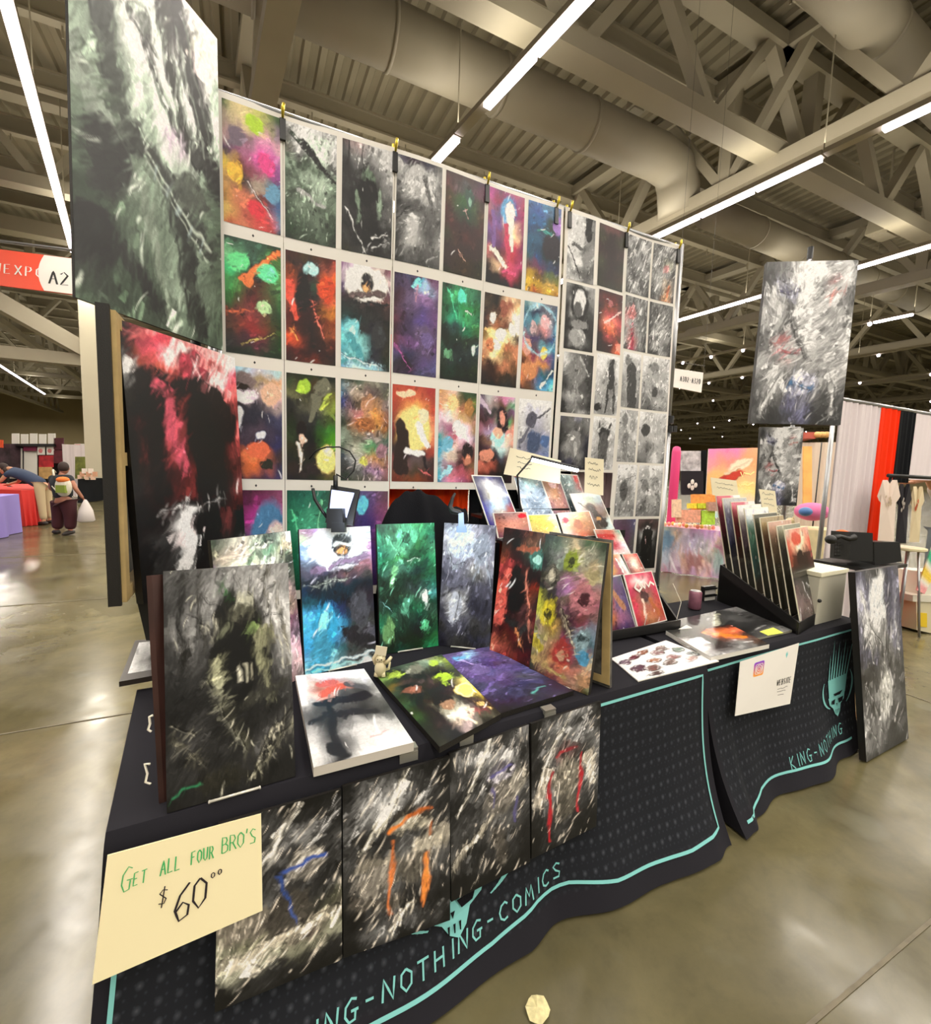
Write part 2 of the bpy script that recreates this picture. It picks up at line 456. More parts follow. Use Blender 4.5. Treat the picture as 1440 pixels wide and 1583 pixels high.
# strokes for handwriting: unit box, y up
FONT = {
 'A': [[(0, 0), (.45, 1), (.85, 0)], [(.15, .38), (.75, .42)]], 'B': [[(.05, 0), (.1, 1), (.6, .95), (.7, .75), (.5, .55), (.15, .52)], [(.5, .55), (.8, .4), (.75, .1), (.4, 0), (.05, 0)]],
 'C': [[(.85, .85), (.6, 1), (.25, .85), (.05, .5), (.15, .15), (.45, 0), (.8, .1)]], 'E': [[(.75, 1), (.1, .95), (.05, 0), (.75, .03)], [(.08, .5), (.6, .52)]],
 'F': [[(.8, 1), (.1, .95), (.05, 0)], [(.08, .55), (.65, .58)]], 'G': [[(.85, .9), (.5, 1), (.1, .7), (.05, .3), (.3, 0), (.7, .05), (.75, .42)], [(.45, .45), (.95, .45)]],
 'H': [[(.1, 1), (.05, 0)], [(.8, 1), (.78, 0)], [(.05, .5), (.8, .55)]], 'I': [[(.35, 1), (.3, 0)]],
 'K': [[(.1, 1), (.05, 0)], [(.8, 1), (.1, .45), (.85, 0)]], 'L': [[(.1, 1), (.05, .02), (.8, .05)]], 'M': [[(0, 0), (.15, 1), (.45, .4), (.75, 1), (.9, 0)]],
 'N': [[(0, 0), (.12, 1), (.75, .02), (.9, 1)]], 'O': [[(.45, 1), (.1, .8), (.05, .3), (.4, 0), (.8, .25), (.85, .75), (.45, 1)]],
 'R': [[(.05, 0), (.1, 1), (.6, .95), (.75, .72), (.5, .5), (.12, .5)], [(.4, .5), (.85, 0)]], 'S': [[(.8, .88), (.45, 1), (.1, .8), (.35, .52), (.75, .35), (.65, .05), (.05, .05)]],
 'T': [[(0, .95), (.9, 1)], [(.45, .97), (.4, 0)]], 'U': [[(.05, 1), (.1, .2), (.4, 0), (.75, .2), (.85, 1)]], 'W': [[(0, 1), (.2, 0), (.45, .7), (.7, 0), (.95, 1)]],
 'X': [[(.05, 1), (.85, 0)], [(.85, 1), (.05, 0)]], 'P': [[(.05, 0), (.1, 1), (.65, .95), (.75, .7), (.5, .48), (.1, .48)]], 'D': [[(.05, 0), (.08, 1), (.55, .9), (.85, .5), (.55, .08), (.05, 0)]],
 'Y': [[(0, 1), (.42, .5), (.85, 1)], [(.42, .5), (.4, 0)]],
 "'": [[(.3, 1.1), (.2, .8)]], '-': [[(.15, .5), (.7, .5)]], ' ': [],
 '$': [[(.85, .85), (.4, .95), (.1, .75), (.75, .35), (.55, .08), (.05, .15)], [(.55, 1.15), (.35, -.15)]],
 '6': [[(.75, 1.05), (.3, .75), (.08, .35), (.3, 0), (.7, .1), (.75, .38), (.45, .52), (.12, .3)]], '0': [[(.45, 1), (.1, .8), (.05, .3), (.4, 0), (.8, .25), (.85, .75), (.45, 1)]],
 '2': [[(.05, .8), (.4, 1), (.8, .75), (.05, .02), (.85, .05)]], '3': [[(.1, .95), (.6, .98), (.7, .7), (.35, .52), (.8, .3), (.5, 0), (.05, .08)]],
}
def write(mb, fn, text, x0, y0, h, adv, w, slope=0, mi=0, wid=.8, jit=0):
    rg = random.Random(len(text)); x = x0
    for ch in text:
        dy = rg.uniform(-jit, jit) * h
        for st in FONT.get(ch, []):
            mb.ribbon(fn, [(x + px * h * wid, y0 + dy + slope * (x - x0) + py * h) for px, py in st], w, mi)
        x += adv * h * (.6 if ch in "I'" else 1)
    return x

# ---------------------------------------------------------------- the hall
def structure(name, mb, m, smooth=False):
    o = mb.build(name, m, smooth=smooth); o['kind'] = 'structure'; return o
b = MB(); b.add([(-60, -25, 0), (130, -25, 0), (130, 110, 0), (-60, 110, 0)], [(0, 1, 2, 3)])
fl = b.build('floor', floor_mat(), loc=(0, 0, 0)); fl['kind'] = 'structure'
# saw joints in the slab
M_JOINT = mat('joint_filler', '6a6250', .7, var=.2, scale=20)
b = MB()
for k, (y, x0, x1) in enumerate([(3.43, -60, 130), (.60, -60, 130), (6.4, -60, 130), (9.4, -60, 130)]):
    b.bar((x0, y, .0015), (x1, y + (.12 if k == 1 else 0), .0015), .012 if k else .01, .004)
structure('trim_1', b, M_JOINT)
b = MB()
for x in (-4.9, 4.6, 9.4, -9.8): b.bar((x, -25, .0015), (x, 110, .0015), .01, .004)
structure('trim_2', b, M_JOINT)

ZC = 10.9
b = MB(); P = .36; vs = []; fs = []; n = int(175 / P)
for i in range(n):
    x = -50 + i * P
    for dx, z in ((0, ZC), (.15, ZC), (.19, ZC - .09), (.32, ZC - .09)):
        vs += [(x + dx, -24, z), (x + dx, 108, z)]
m_ = len(vs) // 2
b.add(vs, [(2 * i, 2 * i + 2, 2 * i + 3, 2 * i + 1) for i in range(m_ - 1)])
structure('ceiling', b, corr_mat())
M_WALL = mat('tan_hall_wall', 'a89870', .8, var=.1, scale=.2)
b = MB(); b.box((35, 100, 5.5), (170, .4, 11)); structure('wall_north', b, M_WALL)
b = MB(); b.box((120, 42, 5.5), (.4, 135, 11)); structure('wall_east', b, M_WALL)
b = MB(); b.box((-50, 42, 5.5), (.4, 135, 11)); structure('wall_west', b, M_WALL)

tn = [2]
def trim(mb, m=None, smooth=False):
    tn[0] += 1; return structure('trim_%d' % tn[0], mb, m or M_STEEL, smooth)
# trusses along the booth direction
def truss(a, d, length, ph, zb=8.45, zt=10.5, bay=3.2, w=.42):
    mb = MB(); a = np.array(a, float); d = unit(d); z = np.array([0, 0, 1.])
    mb.bar(a + z * zb, a + d * length + z * zb, w, .30)
    mb.bar(a + z * zb + z * .19, a + d * length + z * (zb + .19), w * .35, .1)
    mb.bar(a + z * zt, a + d * length + z * zt, w, .26)
    k = 0; t = ph
    while t < length - bay:
        mb.bar(a + d * t + z * zb, a + d * (t + bay * (.5 if k % 2 == 0 else .5)) + z * zt, .24, .2)
        mb.bar(a + d * (t + bay) + z * zb, a + d * (t + bay * .5) + z * zt, .24, .2)
        if k % 3 == 0: mb.bar(a + d * t + z * zb, a + d * t + z * zt, .3, .26)
        t += bay; k += 1
    return trim(mb)
for k in range(0, 8):
    y = 6.75 + 9.4 * (k - 0)
    truss((-48, y + .0, 0), (1, 0.0, 0), 165, 11.4 % 3.2)
truss((-48, 6.75 - 9.4, 0), (1, 0, 0), 165, .2)
dirh = head(-5)
for k in range(-3, 10):
    x = 1.25 + 9.6 * k
    p = np.array([x, 0, 0]) + dirh * -22
    truss(p, dirh, 118, 1.0, zb=8.2)
# purlins under the deck
for k in range(26):
    y = -6 + 2.35 * k
    mb = MB(); mb.bar((-48, y, 10.62), (110, y, 10.62), .16, .05); mb.bar((-48, y, 10.2), (110, y, 10.2), .22, .05); mb.bar((-48, y, 10.4), (110, y, 10.4), .03, .42)
    for j in range(18):
        mb.bar((-20 + j * 2.4, y, 10.2), (-20 + j * 2.4, y, 9.95), .03, .03)
    trim(mb)

def duct(pts, r, label, name='round_duct'):
    mb = MB(); mb.tube(pts, r, 24)
    P = [np.array(p, float) for p in pts]
    for a, c in zip(P[:-1], P[1:]):
        L = np.linalg.norm(c - a); n = int(L / 2.2)
        for i in range(1, n):
            q = a + (c - a) * i / n; d = unit(c - a); mb.tube([q - d * .03, q + d * .03], r * 1.05, 24)
    o = mb.build(name, mat('painted_duct', '948c79', .55, var=.05, scale=1), smooth=True)
    return put(o, label, 'air duct')
duct([(-20, 8.75, 9.3), (9.2, 8.95, 9.3), (9.75, 8.96, 9.2), (10.0, 9.0, 8.85), (10.1, 9.0, 8.2)], .5, 'fat round air duct ending in a downward elbow above the poster wall')
duct([(6.0, 5.0, 9.9), (15.5, 5.5, 9.9)], .42, 'widest round duct crossing the upper right ceiling')
duct([(12, 9.7, 9.1), (30, 10.1, 9.1)], .42, 'round duct running behind the top right corner of the poster wall')

# unit heater and speaker hanging in the trusses
for (p, dd_, sz, lab, nm) in (((1068, 128), 11.5, (.9, .7, .6), 'boxy grey heater hanging among the trusses above the poster wall', 'unit_heater'), ((985, 160), 11.0, (.42, .3, .28), 'small pale box on a truss above the poster wall', 'junction_box'),
                              ((1370, 345), 13.0, (.8, .6, .6), 'boxy heater in the trusses above the hanging grey canvas', 'unit_heater')):
    c_ = ahead(p, dd_); b = MB(); w_, d_, h_ = sz
    b.hexa([c_ + q for q in [(-w_ / 2, -d_ / 2, -h_ / 2), (w_ / 2, -d_ / 2, -h_ / 2), (w_ / 2, d_ / 2, -h_ / 2), (-w_ / 2, d_ / 2, -h_ / 2), (-w_ * .38, -d_ * .4, h_ / 2), (w_ * .38, -d_ * .4, h_ / 2), (w_ * .38, d_ * .4, h_ / 2), (-w_ * .38, d_ * .4, h_ / 2)]])
    b.box(c_ + [0, 0, -h_ * .55], (w_ * .7, d_ * .6, h_ * .15)); b.tube([c_ + [0, 0, h_ / 2], [c_[0], c_[1], 10.8]], .03, 6)
    put(b.build(nm, M_STEEL), lab, 'heater' if nm == 'unit_heater' else 'box')

# strip light rows
def strip(nm, label, t0, t1, dark=(), unlit=False, seg=2.4):
    a, d = ROWS[nm]; base = a + d * (-a[1] / d[1])
    root = empty('strip_light', base + d * t0, label, 'ceiling light')
    h = MB(); z = np.array([0, 0, 1.])
    h.bar(base + d * t0 + z * .07, base + d * t1 + z * .07, .17, .09)
    t = t0
    while t < t1:
        h.tube([base + d * t + z * .1, base + d * t + z * 3.35], .012, 5); t += 4.8
    h.build('housing', M_STEEL, root)
    t = t0; k = 0
    while t < t1 - .1:
        e = min(t + seg, t1)
        if not any(a0 <= (t + e) / 2 <= a1 for a0, a1 in dark):
            if unlit:
                m = MB(); m.ball(base + d * t - z * .03, .07, 8, 6); m.build('lamp', M_LAMP, root)
            else:
                m = MB(); m.bar(base + d * (t + .03) - z * .01, base + d * (e - .03) - z * .01, .13, .06); m.build('tube', M_LAMP, root)
        t = e; k += 1
    return root
def tpos(nm, p):
    a, d = ROWS[nm]; q = onz(p, ZL); base = a + d * (-a[1] / d[1]); return float((q - base) @ d)
strip('left', 'long bright strip light at the upper left edge beside the grey-green canvas', -8, tpos('left', (107, 348)) + 2)
strip('far left', 'distant strip light low on the left over the aisle', 34, 62)
o1, o2 = tpos('over', (750, 165)), tpos('over', (712, 215))
strip('over', 'bright strip light that dips behind the top of the poster wall', o2, o2 + 9.6, seg=2.4)
strip('over', 'nearest overhead strip light crossing the top edge of the picture', o1 - 12, o2 - .03, dark=[(o1, o2)], seg=1.2)
q1, q2 = tpos('r2', (1367, 205)), tpos('r2', (1272, 243))
strip('r2', 'strip light rising to the right from the top right corner of the poster wall', q2, q2 + 9.6, seg=1.2)
strip('r2', 'strip light leaving the right edge of the picture near the top', q1 - 8.4, q2 - .03, dark=[(q1, q2)], seg=1.2)
strip('r3', 'strip light passing behind the large hanging grey canvas', tpos('r3', (1440, 380)) - 5, tpos('r3', (1057, 493)) + 20)
u1, u2 = tpos('r4', (1412, 485)), tpos('r4', (1365, 495))
strip('r4', 'short lit strip light to the right of the hanging canvas', u1, u2 + .3, seg=1.2)
strip('r4', 'thin dotted lamp row above the aisle number sign', u2 + .4, 45, unlit=True, seg=1.6)
strip('r5', 'lower dotted lamp row level with the aisle number sign', 3, 55, unlit=True, seg=2.2)
for i, y in enumerate((628, 660, 668, 682)):
    nm = 'x%d' % i; row_line(nm, (1060, y - 4), (1440, y - 4 - [46, 36, 30, 22][i]))
    a, d = ROWS[nm]
    tt = sorted([tpos(nm, (1050, y - 4)), tpos(nm, (1440, y - 50))])
    s0 = tpos(nm, (1440, y - 4 - [46, 36, 30, 22][i])); s1 = tpos(nm, (1050, y - 4 + [1, 1, 1, 0][i]))
    strip(nm, ['first dotted lamp row below the aisle number sign', 'second dotted lamp row below the aisle number sign',
               'third dotted lamp row below the aisle number sign', 'lowest dotted lamp row, just above the dark far wall'][i], min(s0, s1), max(s0, s1), unlit=True, seg=(3.2 + i))

# hall column at the left
pc = onz((166, 772), 0)
b = MB(); b.box((pc[0], pc[1], 4.3), (.95, .95, 8.6)); b.box((pc[0], pc[1], .06), (1.1, 1.1, .12))
o = trim(b, mat('column_paint', 'b9b29a', .6, var=.03, scale=1))
b = MB()
b.bar((pc[0] - .2, pc[1], 5.1), (pc[0] - 7.5, pc[1] - 3, 9.2), .5, .5); b.bar((pc[0] - 9, pc[1], 9.0), (pc[0] + 3, pc[1], 9.0), .5, .45)
b.bar((pc[0] - 9, pc[1], 4.9), (pc[0], pc[1], 4.9), .45, .4)
trim(b)

# ---------------------------------------------------------------- the booth's back wall
_seed = [10]
def A(grid, shapes='', n=420, ang=60, spr=45, k=.35, hl='fff', hlp=.02):
    _seed[0] += 1
    return (grid, shapes, n, ang, spr, k, hl, hlp, _seed[0])
BW = dict(n=520, k=.55, hl='eee', hlp=.07)
ART = {
 # first column
 'helmets': A('352cb8bb6463/987cb8aa5878/a88867c8ac9a/535a68d5aa6a/db4733a57848/c95422a98368/b84c75733469/ca5b54d4458a/b53c75c44322', 'e:.55,.13,.14,.08,0,ac3 e:.22,.27,.15,.09,20,767 e:.75,.42,.17,.09,0,d48 e:.2,.57,.14,.09,0,e8b33a e:.85,.66,.12,.09,0,69b e:.55,.83,.14,.08,0,d34 l:.4,.6,.8,.85,.03,.02,dcc', 420, 50, 60, .22),
 'winged': A('243354243/6a7354473/3a6233584/384521474/262622363/421733242/532822241/222523141/121232131', 'l:.95,.05,.3,.35,.12,.1,d63 e:.25,.2,.2,.08,-30,5b7 e:.75,.25,.18,.08,-20,5c8 e:.4,.35,.1,.05,0,c63 e:.7,.56,.13,.06,0,9b8 l:.0,.65,.5,.6,.06,.02,b53 l:.3,.9,.9,.78,.02,.01,cb6', 420, 40, 50, .4),
 'mascots': A('8bcaab9bb/855986c97/ddd988dab/433334988/323334446/334545335/545434336/433e74433/333c63335/222534436', 'e:.25,.13,.27,.09,0,766 e:.28,.25,.26,.07,0,dcd e:.8,.22,.2,.1,0,c9a38a e:.2,.17,.22,.035,0,321 l:.2,.4,.2,.52,.2,.1,dde e:.55,.73,.2,.08,0,d64 e:.7,.86,.12,.04,0,332 e:.6,.59,.12,.04,0,bbd', 300, 80, 40, .2),
 'pinkblue': A('413624846/735a38a58/634368447/734257bb9/533357da9', 'e:.75,.5,.35,.4,0,4a7ba5 e:.85,.6,.2,.3,0,e3b9b0', 260, 70, 50, .3),
 # second and third columns
 'birds': A('999bbb9a9777/555bbbbcb999/443666bcb888/787343565444/454787898565/565454787454/343676454565/232454565343/131343454232/121232343121', 'l:.1,.09,.45,.18,.12,.06,343 l:.35,.15,.95,.42,.16,.05,222 l:.0,.2,.3,.55,.05,.1,565 l:.25,.55,.75,.66,.1,.06,999 l:.8,.06,.95,.02,.02,.02,777', 700, 60, 40, .5, 'ded', .05),
 'visor': A('411431511/421322943/731322c52/932243731/a42222b53/732311a62/511311731/621211842/b42211521/511311311/311621221', 'e:.5,.13,.16,.06,10,8ab8bc e:.8,.3,.17,.12,0,b43c1c l:.35,.2,.75,.75,.04,.03,d65 l:.05,.3,.2,.6,.2,.1,c43 e:.35,.35,.15,.2,0,1b0f12 l:.1,.7,.25,.8,.06,.03,e84', 420, 55, 35, .38),
 'hooded': A('221231121/342431443/664332662/222554783/221333452/231222372/342111481/331211593/221221541/321322653/211221552', 'e:.72,.12,.15,.1,20,665 e:.35,.12,.15,.07,30,8a3 l:.6,.2,.5,.42,.2,.1,665 l:.9,.15,.7,.3,.05,.08,9a4 e:.3,.52,.12,.08,0,210 e:.33,.6,.07,.05,0,b98 l:.25,.65,.3,.9,.08,.06,cba e:.8,.8,.2,.14,0,c9b768 e:.82,.72,.08,.05,0,e0c48c', 300, 60, 50, .3),
 'green4': A('154265354/275497365/164376253/253154243', 'l:.1,.2,.5,.8,.04,.02,5b8 l:.7,.1,.6,.6,.04,.02,7c9', 260, 60, 40, .4),
 'throne': A('433877999999/333666777999/222333555888/333222444777/222111333555/333222222555/111222111333/333111222444/221333111333', 'l:.12,0,.14,.35,.03,.03,222 l:.4,0,.4,.25,.02,.02,222 e:.5,.3,.14,.08,0,565 e:.5,.42,.2,.13,0,121212 l:.3,.45,.33,.7,.08,.05,676 l:.72,.4,.75,.65,.08,.05,787 l:.1,.6,.45,.98,.04,.02,aaa l:.6,.83,.9,.78,.04,.02,bbb l:.6,.92,.95,.85,.03,.02,aaa', 500, 85, 25, .45, 'ccc', .04),
 'moonfighter': A('868cbca99856/989eeeeed867/657bba433756/323433855644/233333222433/244233333222/5ab333223332/6bb7bb223332/49a8cc223332/389599334232/69bacd8bc333', 'e:.5,.18,.42,.16,0,ece8e0 e:.52,.16,.13,.09,0,343238 e:.5,.21,.08,.03,0,d9a06a l:.2,.3,.85,.24,.1,.12,655 l:.05,.36,.95,.34,.06,.05,2a2c30 e:.22,.62,.16,.1,0,6cb5bd e:.22,.64,.07,.06,0,a6dcdc l:.2,.7,.4,.9,.2,.15,4795a0 e:.75,.66,.16,.12,0,3a3c40 l:0,.88,.9,.97,.04,.02,bde', 420, 60, 45, .3),
 'warriors': A('343565887555/578a98655665/348654b85877/666b77c84755/343a75b84853/898776877465/565aa9596777/345999b85865/444666979966/343554766755', 'e:.55,.25,.12,.12,0,b86 e:.5,.43,.2,.08,0,a7683c e:.45,.8,.1,.04,0,bb5 e:.85,.7,.12,.08,0,96707c', 700, 50, 60, .45, 'edd', .06),
 'purple4': A('423547645/433437957/323539646/222435436', 'e:.45,.15,.12,.1,0,5ac', 240, 60, 40, .35),
 # fourth to seventh columns
 'leviathan': A('556323334555/999555aaa666/777aaabbb555/555888999666/333444555666/444777555555/555999444666/333999555777/333555444555/222444333444', 'e:.45,.17,.2,.12,0,aaa l:.05,.05,.35,.3,.12,.08,aaa l:.6,.15,.9,.6,.1,.04,666 e:.35,.62,.14,.11,0,aaa l:.0,.6,.3,.45,.03,.02,333 l:.7,.95,.95,.85,.03,.02,999', 560, 60, 35, .4, 'bbb', .03),
 'darkblade': A('433433434/533444534/432353433/422243432/422322422/332422322/322322322/322321221/221321221', 'e:.6,.2,.1,.1,0,354a42 e:.6,.23,.04,.05,0,687 l:.48,.33,.6,.4,.02,.02,c99 l:.35,.75,.55,.84,.02,.02,c98', 300, 70, 35, .3),
 'bluehair': A('a48746a57957/b59935649a46/a67658537a36/846759db9946/759846ec9846/647636c35625/c77634b34925/312ca8c46a36/211211b35511/112112112211', 'e:.55,.18,.22,.13,0,5a96c4 e:.6,.19,.13,.09,0,ecd2c8 l:.6,.3,.65,.6,.22,.14,e9c9bd l:.5,.35,.6,.7,.14,.12,c23c5c l:.15,.62,.55,.8,.16,.1,ecccbc l:.5,.84,.8,.84,.1,.08,d4507c l:.15,.25,.2,.6,.1,.08,7c5a9c', 300, 75, 35, .2),
 'castle': A('469469479569/358359468679/258258244468/147246233346/257257133235/257146122234/355247133234/644635346335/a82752564773/b93a82a84a83/c92942b93852', 'e:.75,.45,.3,.15,0,262030 l:.3,.3,.7,.3,.06,.08,2f7f7c e:.9,.2,.15,.1,0,86a', 420, 60, 55, .35),
 'violet': A('324446635646/4355468ac757/423657869546/534546547647/634435548647/423435657546/634647546536/547335546547/334323547558/434324446435', 'e:.5,.07,.1,.05,0,6bd l:.5,.1,.5,.25,.05,.03,a78 l:.05,.7,.4,.95,.04,.02,a59 e:.75,.62,.15,.08,0,658', 460, 60, 45, .32, 'a9c', .04),
 'emerald': A('243264375243/153385375254/142164284253/253286385264/121244164363/121132232232/243122233345/232233122232/121132121231/010121011120', 'e:.5,.1,.12,.07,0,4b9 l:.15,.05,.4,.35,.04,.02,4b8 l:.6,.25,.75,.28,.02,.02,dee e:.85,.65,.06,.06,0,9ba e:.2,.72,.1,.05,0,586', 460, 60, 40, .42),
 'ensemble': A('432211ca8a86/543221954db8/322643b86fed/433a64743fec/863ed9dc9433/c97fe8a64c86/a64ec9864b75/643421b75753/322421432432/222111333221', 'e:.55,.14,.1,.09,0,9c5b48 e:.25,.26,.09,.07,0,eed9c4 e:.5,.42,.14,.07,0,fff2d0 e:.8,.35,.1,.08,0,fff6dc e:.38,.55,.12,.06,0,fff0c8 e:.2,.55,.1,.08,0,c87a54', 380, 55, 50, .35),
 'spiral': A('8aa9bc778456/478346667579/57959abbb457/48a777c8848a/a77547556359/d8a6566ab48a/b74945858269/632d96c84358/c75b54378147/d8575447a5bd/5336425ad8de', 'e:.65,.2,.13,.08,0,dba7ac e:.3,.28,.1,.08,0,c4a4a8 e:.15,.5,.13,.1,0,d59a88 e:.65,.57,.1,.07,0,e2c95c e:.25,.78,.25,.09,30,d08a5c l:.6,.95,.95,.75,.1,.04,cee r:.5,.3,.5,.28,.04,9cd', 380, 40, 60, .28),
 'sunset': A('a43b43a33/b43c64a43/a43d95b43/943ec7c65/833ec7d86/522ec7c75/433323a43/844655433/743543522/732842622', 'e:.5,.45,.4,.24,0,edc27a +l:.15,.1,.45,.08,.12,.14,e8ba9a e:.2,.45,.12,.1,0,3c2c24 l:.25,.5,.2,.85,.25,.35,3a2824 e:.72,.3,.12,.08,0,e6c3a4 l:.6,.4,.8,.6,.16,.12,e6dcd4 l:.35,.68,.7,.7,.14,.12,e6dce0 l:.75,.75,.85,.9,.08,.05,2c2024 l:.65,.85,.9,.94,.05,.02,c66', 150, 60, 40, .15),
 'portraits': A('c96dba464353/c97eb8453784/d86fcab75463/dbcdccca7b87/b9aa68ecda86/5aac67fde989/49bdcbb89a77/4accba744743/8bca78522864/5abc78b56b65/48ad8aa57634', 'e:.35,.13,.16,.08,0,f0c68c e:.8,.17,.12,.09,0,b5824a e:.5,.4,.15,.08,0,f2dcdc e:.25,.58,.15,.09,0,6fb2cc e:.8,.72,.14,.09,0,b86a54 e:.8,.66,.17,.1,0,33191c e:.82,.74,.09,.06,0,c98468 l:.3,.85,.1,.95,.2,.1,9cd', 420, 45, 55, .28),
 'bluetop': A('545aaab79c8b/6579886437a8/534444433757/4228563b7854/96798ac88c87/422865ecbd98/312534acca87/422211445754/b65a54222754/732422111322/322223222312', 'e:.65,.28,.16,.16,0,30202c e:.65,.25,.09,.09,0,c98a78 e:.55,.48,.22,.1,0,8fc8d0 e:.55,.42,.15,.06,0,dc9c84 e:.25,.68,.22,.07,0,c8826c l:.0,.05,.3,.2,.12,.06,a9a', 280, 60, 45, .28),
 'sketch': A('cccdddddd/cccbbcccc/bbb99abbb/aab889999/99966788a/889556569/aaa55756a/ccc88966a/ddd99abbb/bbbccccdd', 'e:.4,.24,.14,.1,0,667 l:.45,.25,.95,.1,.03,.05,667 e:.5,.5,.22,.14,0,568 e:.85,.48,.15,.08,0,5a78ac l:.1,.5,.35,.35,.1,.08,778 l:.1,.58,.1,.4,.06,.02,778', 300, 45, 40, .25, 'eef', .03),
 # black and white columns
 'facelight': A('999bbb777222/aaaccc444555/999ddd666222/dddbbb333555/aaa888222666/555ccc333222/888333222222/777999111444', 'l:.75,.0,.75,.3,.25,.2,222 e:.3,.3,.3,.28,0,bbb l:.2,.45,.55,.5,.1,.08,666 e:.75,.65,.2,.14,0,888 l:.05,.5,.5,.95,.03,.03,222', 300, 60, 45, .35),
 'darkred': A('433533322/332211332/322211322/332211221/221211321/221221221', '', 160, 70, 40, .25),
 'pale_oval': A('777444999888/666222444888/444888666777/222999444666/222aaa333444/111666222333/111222111222/111777444111/222777555111/111333222111', 'e:.47,.28,.3,.27,0,1c1c1c e:.47,.26,.2,.2,0,b4b4b4 e:.42,.38,.14,.12,0,555 l:.3,.6,.65,.6,.2,.22,777 e:.45,.8,.28,.14,0,888', 260, 80, 30, .25),
 'crossbeam': A('422411522/522611422/422732533/421a44733/532d76a44/311b53733/211833532/211411b42/211311c64', 'e:.5,.2,.1,.06,0,955 l:.3,.52,.95,.28,.05,.06,dca09a l:.55,.5,.7,.7,.1,.04,b64 e:.95,.88,.15,.08,0,e76', 240, 30, 30, .35),
 'rain_a': A('555888555777/888444999555/333777555888/555666777444/777333666777/444888444555/222555666333', 'l:.2,.3,.45,.0,.03,.03,ddd l:.6,.4,.95,.1,.03,.02,ccc e:.55,.3,.13,.1,0,777 l:.1,.75,.6,.95,.06,.04,aaa', 420, 60, 16, .55, 'eee', .1),
 'rain_b': A('666444888555/444888555777/777555998777/555888777444/666999a87555/444666975666/333555b75333', 'e:.6,.4,.14,.07,0,a77 l:.75,.7,.7,.95,.07,.07,c75 l:.1,.5,.5,.0,.03,.03,ccc', 420, 60, 16, .5, 'eee', .1),
 'rain_c': A('333777444666/555444777444/a66766555444/977888666555/666966777444/888944777333/444924555222', 'e:.3,.3,.2,.12,0,a66 l:.35,.5,.4,.98,.06,.08,a24 l:.6,.3,.9,.0,.04,.02,ccc', 420, 65, 16, .5, 'eee', .08),
 'rain_d': A('222666333666/444333777333/333666777555/222777888666/444555777444/333888555222/111222777222', 'e:.6,.3,.13,.1,0,777 l:.05,.65,.7,.5,.06,.04,999 l:.3,.35,.7,.0,.03,.02,bbb l:.5,.9,.6,.7,.1,.05,888', 420, 60, 16, .5, 'eee', .08),
 'hand': A('aaa666444333/bbb888444222/777555333333/333666444222/222555444222/555888666333/222666444111/111555888222', 'e:.45,.3,.3,.22,0,777 l:.55,.05,.85,.35,.07,.05,999 l:.45,.5,.5,.85,.12,.05,888', 320, 60, 45, .4),
 'tall_hat': A('bbbccccccccc/bbbbbb555ccc/aaabbb444bbb/999888555aaa/999666444999/888777333888/777666555999/666777444888/333555555666/888444666999', 'e:.68,.1,.1,.05,0,444 l:.65,.12,.68,.5,.2,.26,444 l:.55,.5,.5,.95,.08,.08,444 l:.8,.5,.85,.95,.08,.08,555 e:.15,.88,.14,.06,0,333', 260, 70, 40, .35),
 'cloak': A('bbbaaa999/999666888/777555666/555777555/444666444/333555333/555444222', 'e:.3,.15,.2,.1,0,777 l:.5,.3,.6,.95,.5,.5,484848', 260, 70, 30, .4, 'ddd', .08),
 'trio': A('cccaaabbb999/aaa777888999/999888666aaa/777666999999/555777555777/444333777666/333222444444', 'e:.45,.2,.15,.1,0,888 e:.8,.35,.15,.12,0,aaa e:.5,.65,.12,.1,0,555', 320, 60, 60, .45, 'ddd', .08),
 'longears': A('556555778666/444666555777/333555444666/333777555334/222888666223/223666777223/112445555112/111223223111', 'l:.3,.0,.42,.25,.12,.1,666 l:.8,.0,.62,.25,.12,.1,666 e:.5,.45,.22,.2,0,777 e:.42,.42,.06,.04,0,bbb l:.55,.5,.55,.75,.1,.05,999', 280, 70, 35, .35),
 'horned': A('cccbbbcccbbb/bbb888999aaa/999666777aaa/aaa666777888/999777666777/888666777999/888555777888/999444666999/aaa555777bbb', 'e:.5,.3,.25,.1,0,444 l:.3,.2,.25,.08,.06,.02,555 l:.7,.2,.8,.1,.06,.02,555 l:.5,.4,.5,.75,.4,.4,666', 300, 70, 40, .4),
 'figures': A('aaa999888777/888bbb777999/777666aaa888/666888777aaa/999555888666/777888666777/555666555444', 'e:.3,.2,.15,.14,0,888 e:.75,.3,.15,.12,0,999 l:.4,.5,.4,.9,.3,.2,888', 320, 70, 50, .5, 'ddd', .07),
 'mist': A('ccc999bbbaaa/bbb777888999/999aaa777999/888777999888/777333888777/555444bbb555/222333aaa333', 'e:.25,.35,.15,.12,0,555 l:.55,.7,.4,.95,.12,.08,999 l:.65,.65,.8,.95,.12,.08,aaa', 280, 70, 40, .35),
 'antlers': A('ddddddcccbbb/aaaccc999bbb/888666777aaa/777888555999/666777666777/555666555444/888777888555', 'l:.35,.3,.95,.2,.03,.02,777 e:.4,.5,.2,.2,0,666 l:.3,.7,.25,.95,.15,.15,888', 320, 60, 50, .5, 'ddd', .07),
 'family': A('aaa999dddaaa/777888999888/999777999777/666aaa777888/777555888555/444222666444/555444555222', 'e:.3,.4,.16,.14,0,888 e:.7,.35,.16,.14,0,999 l:.5,.0,.5,.2,.12,.12,ddd', 320, 60, 50, .45, 'ddd', .07),
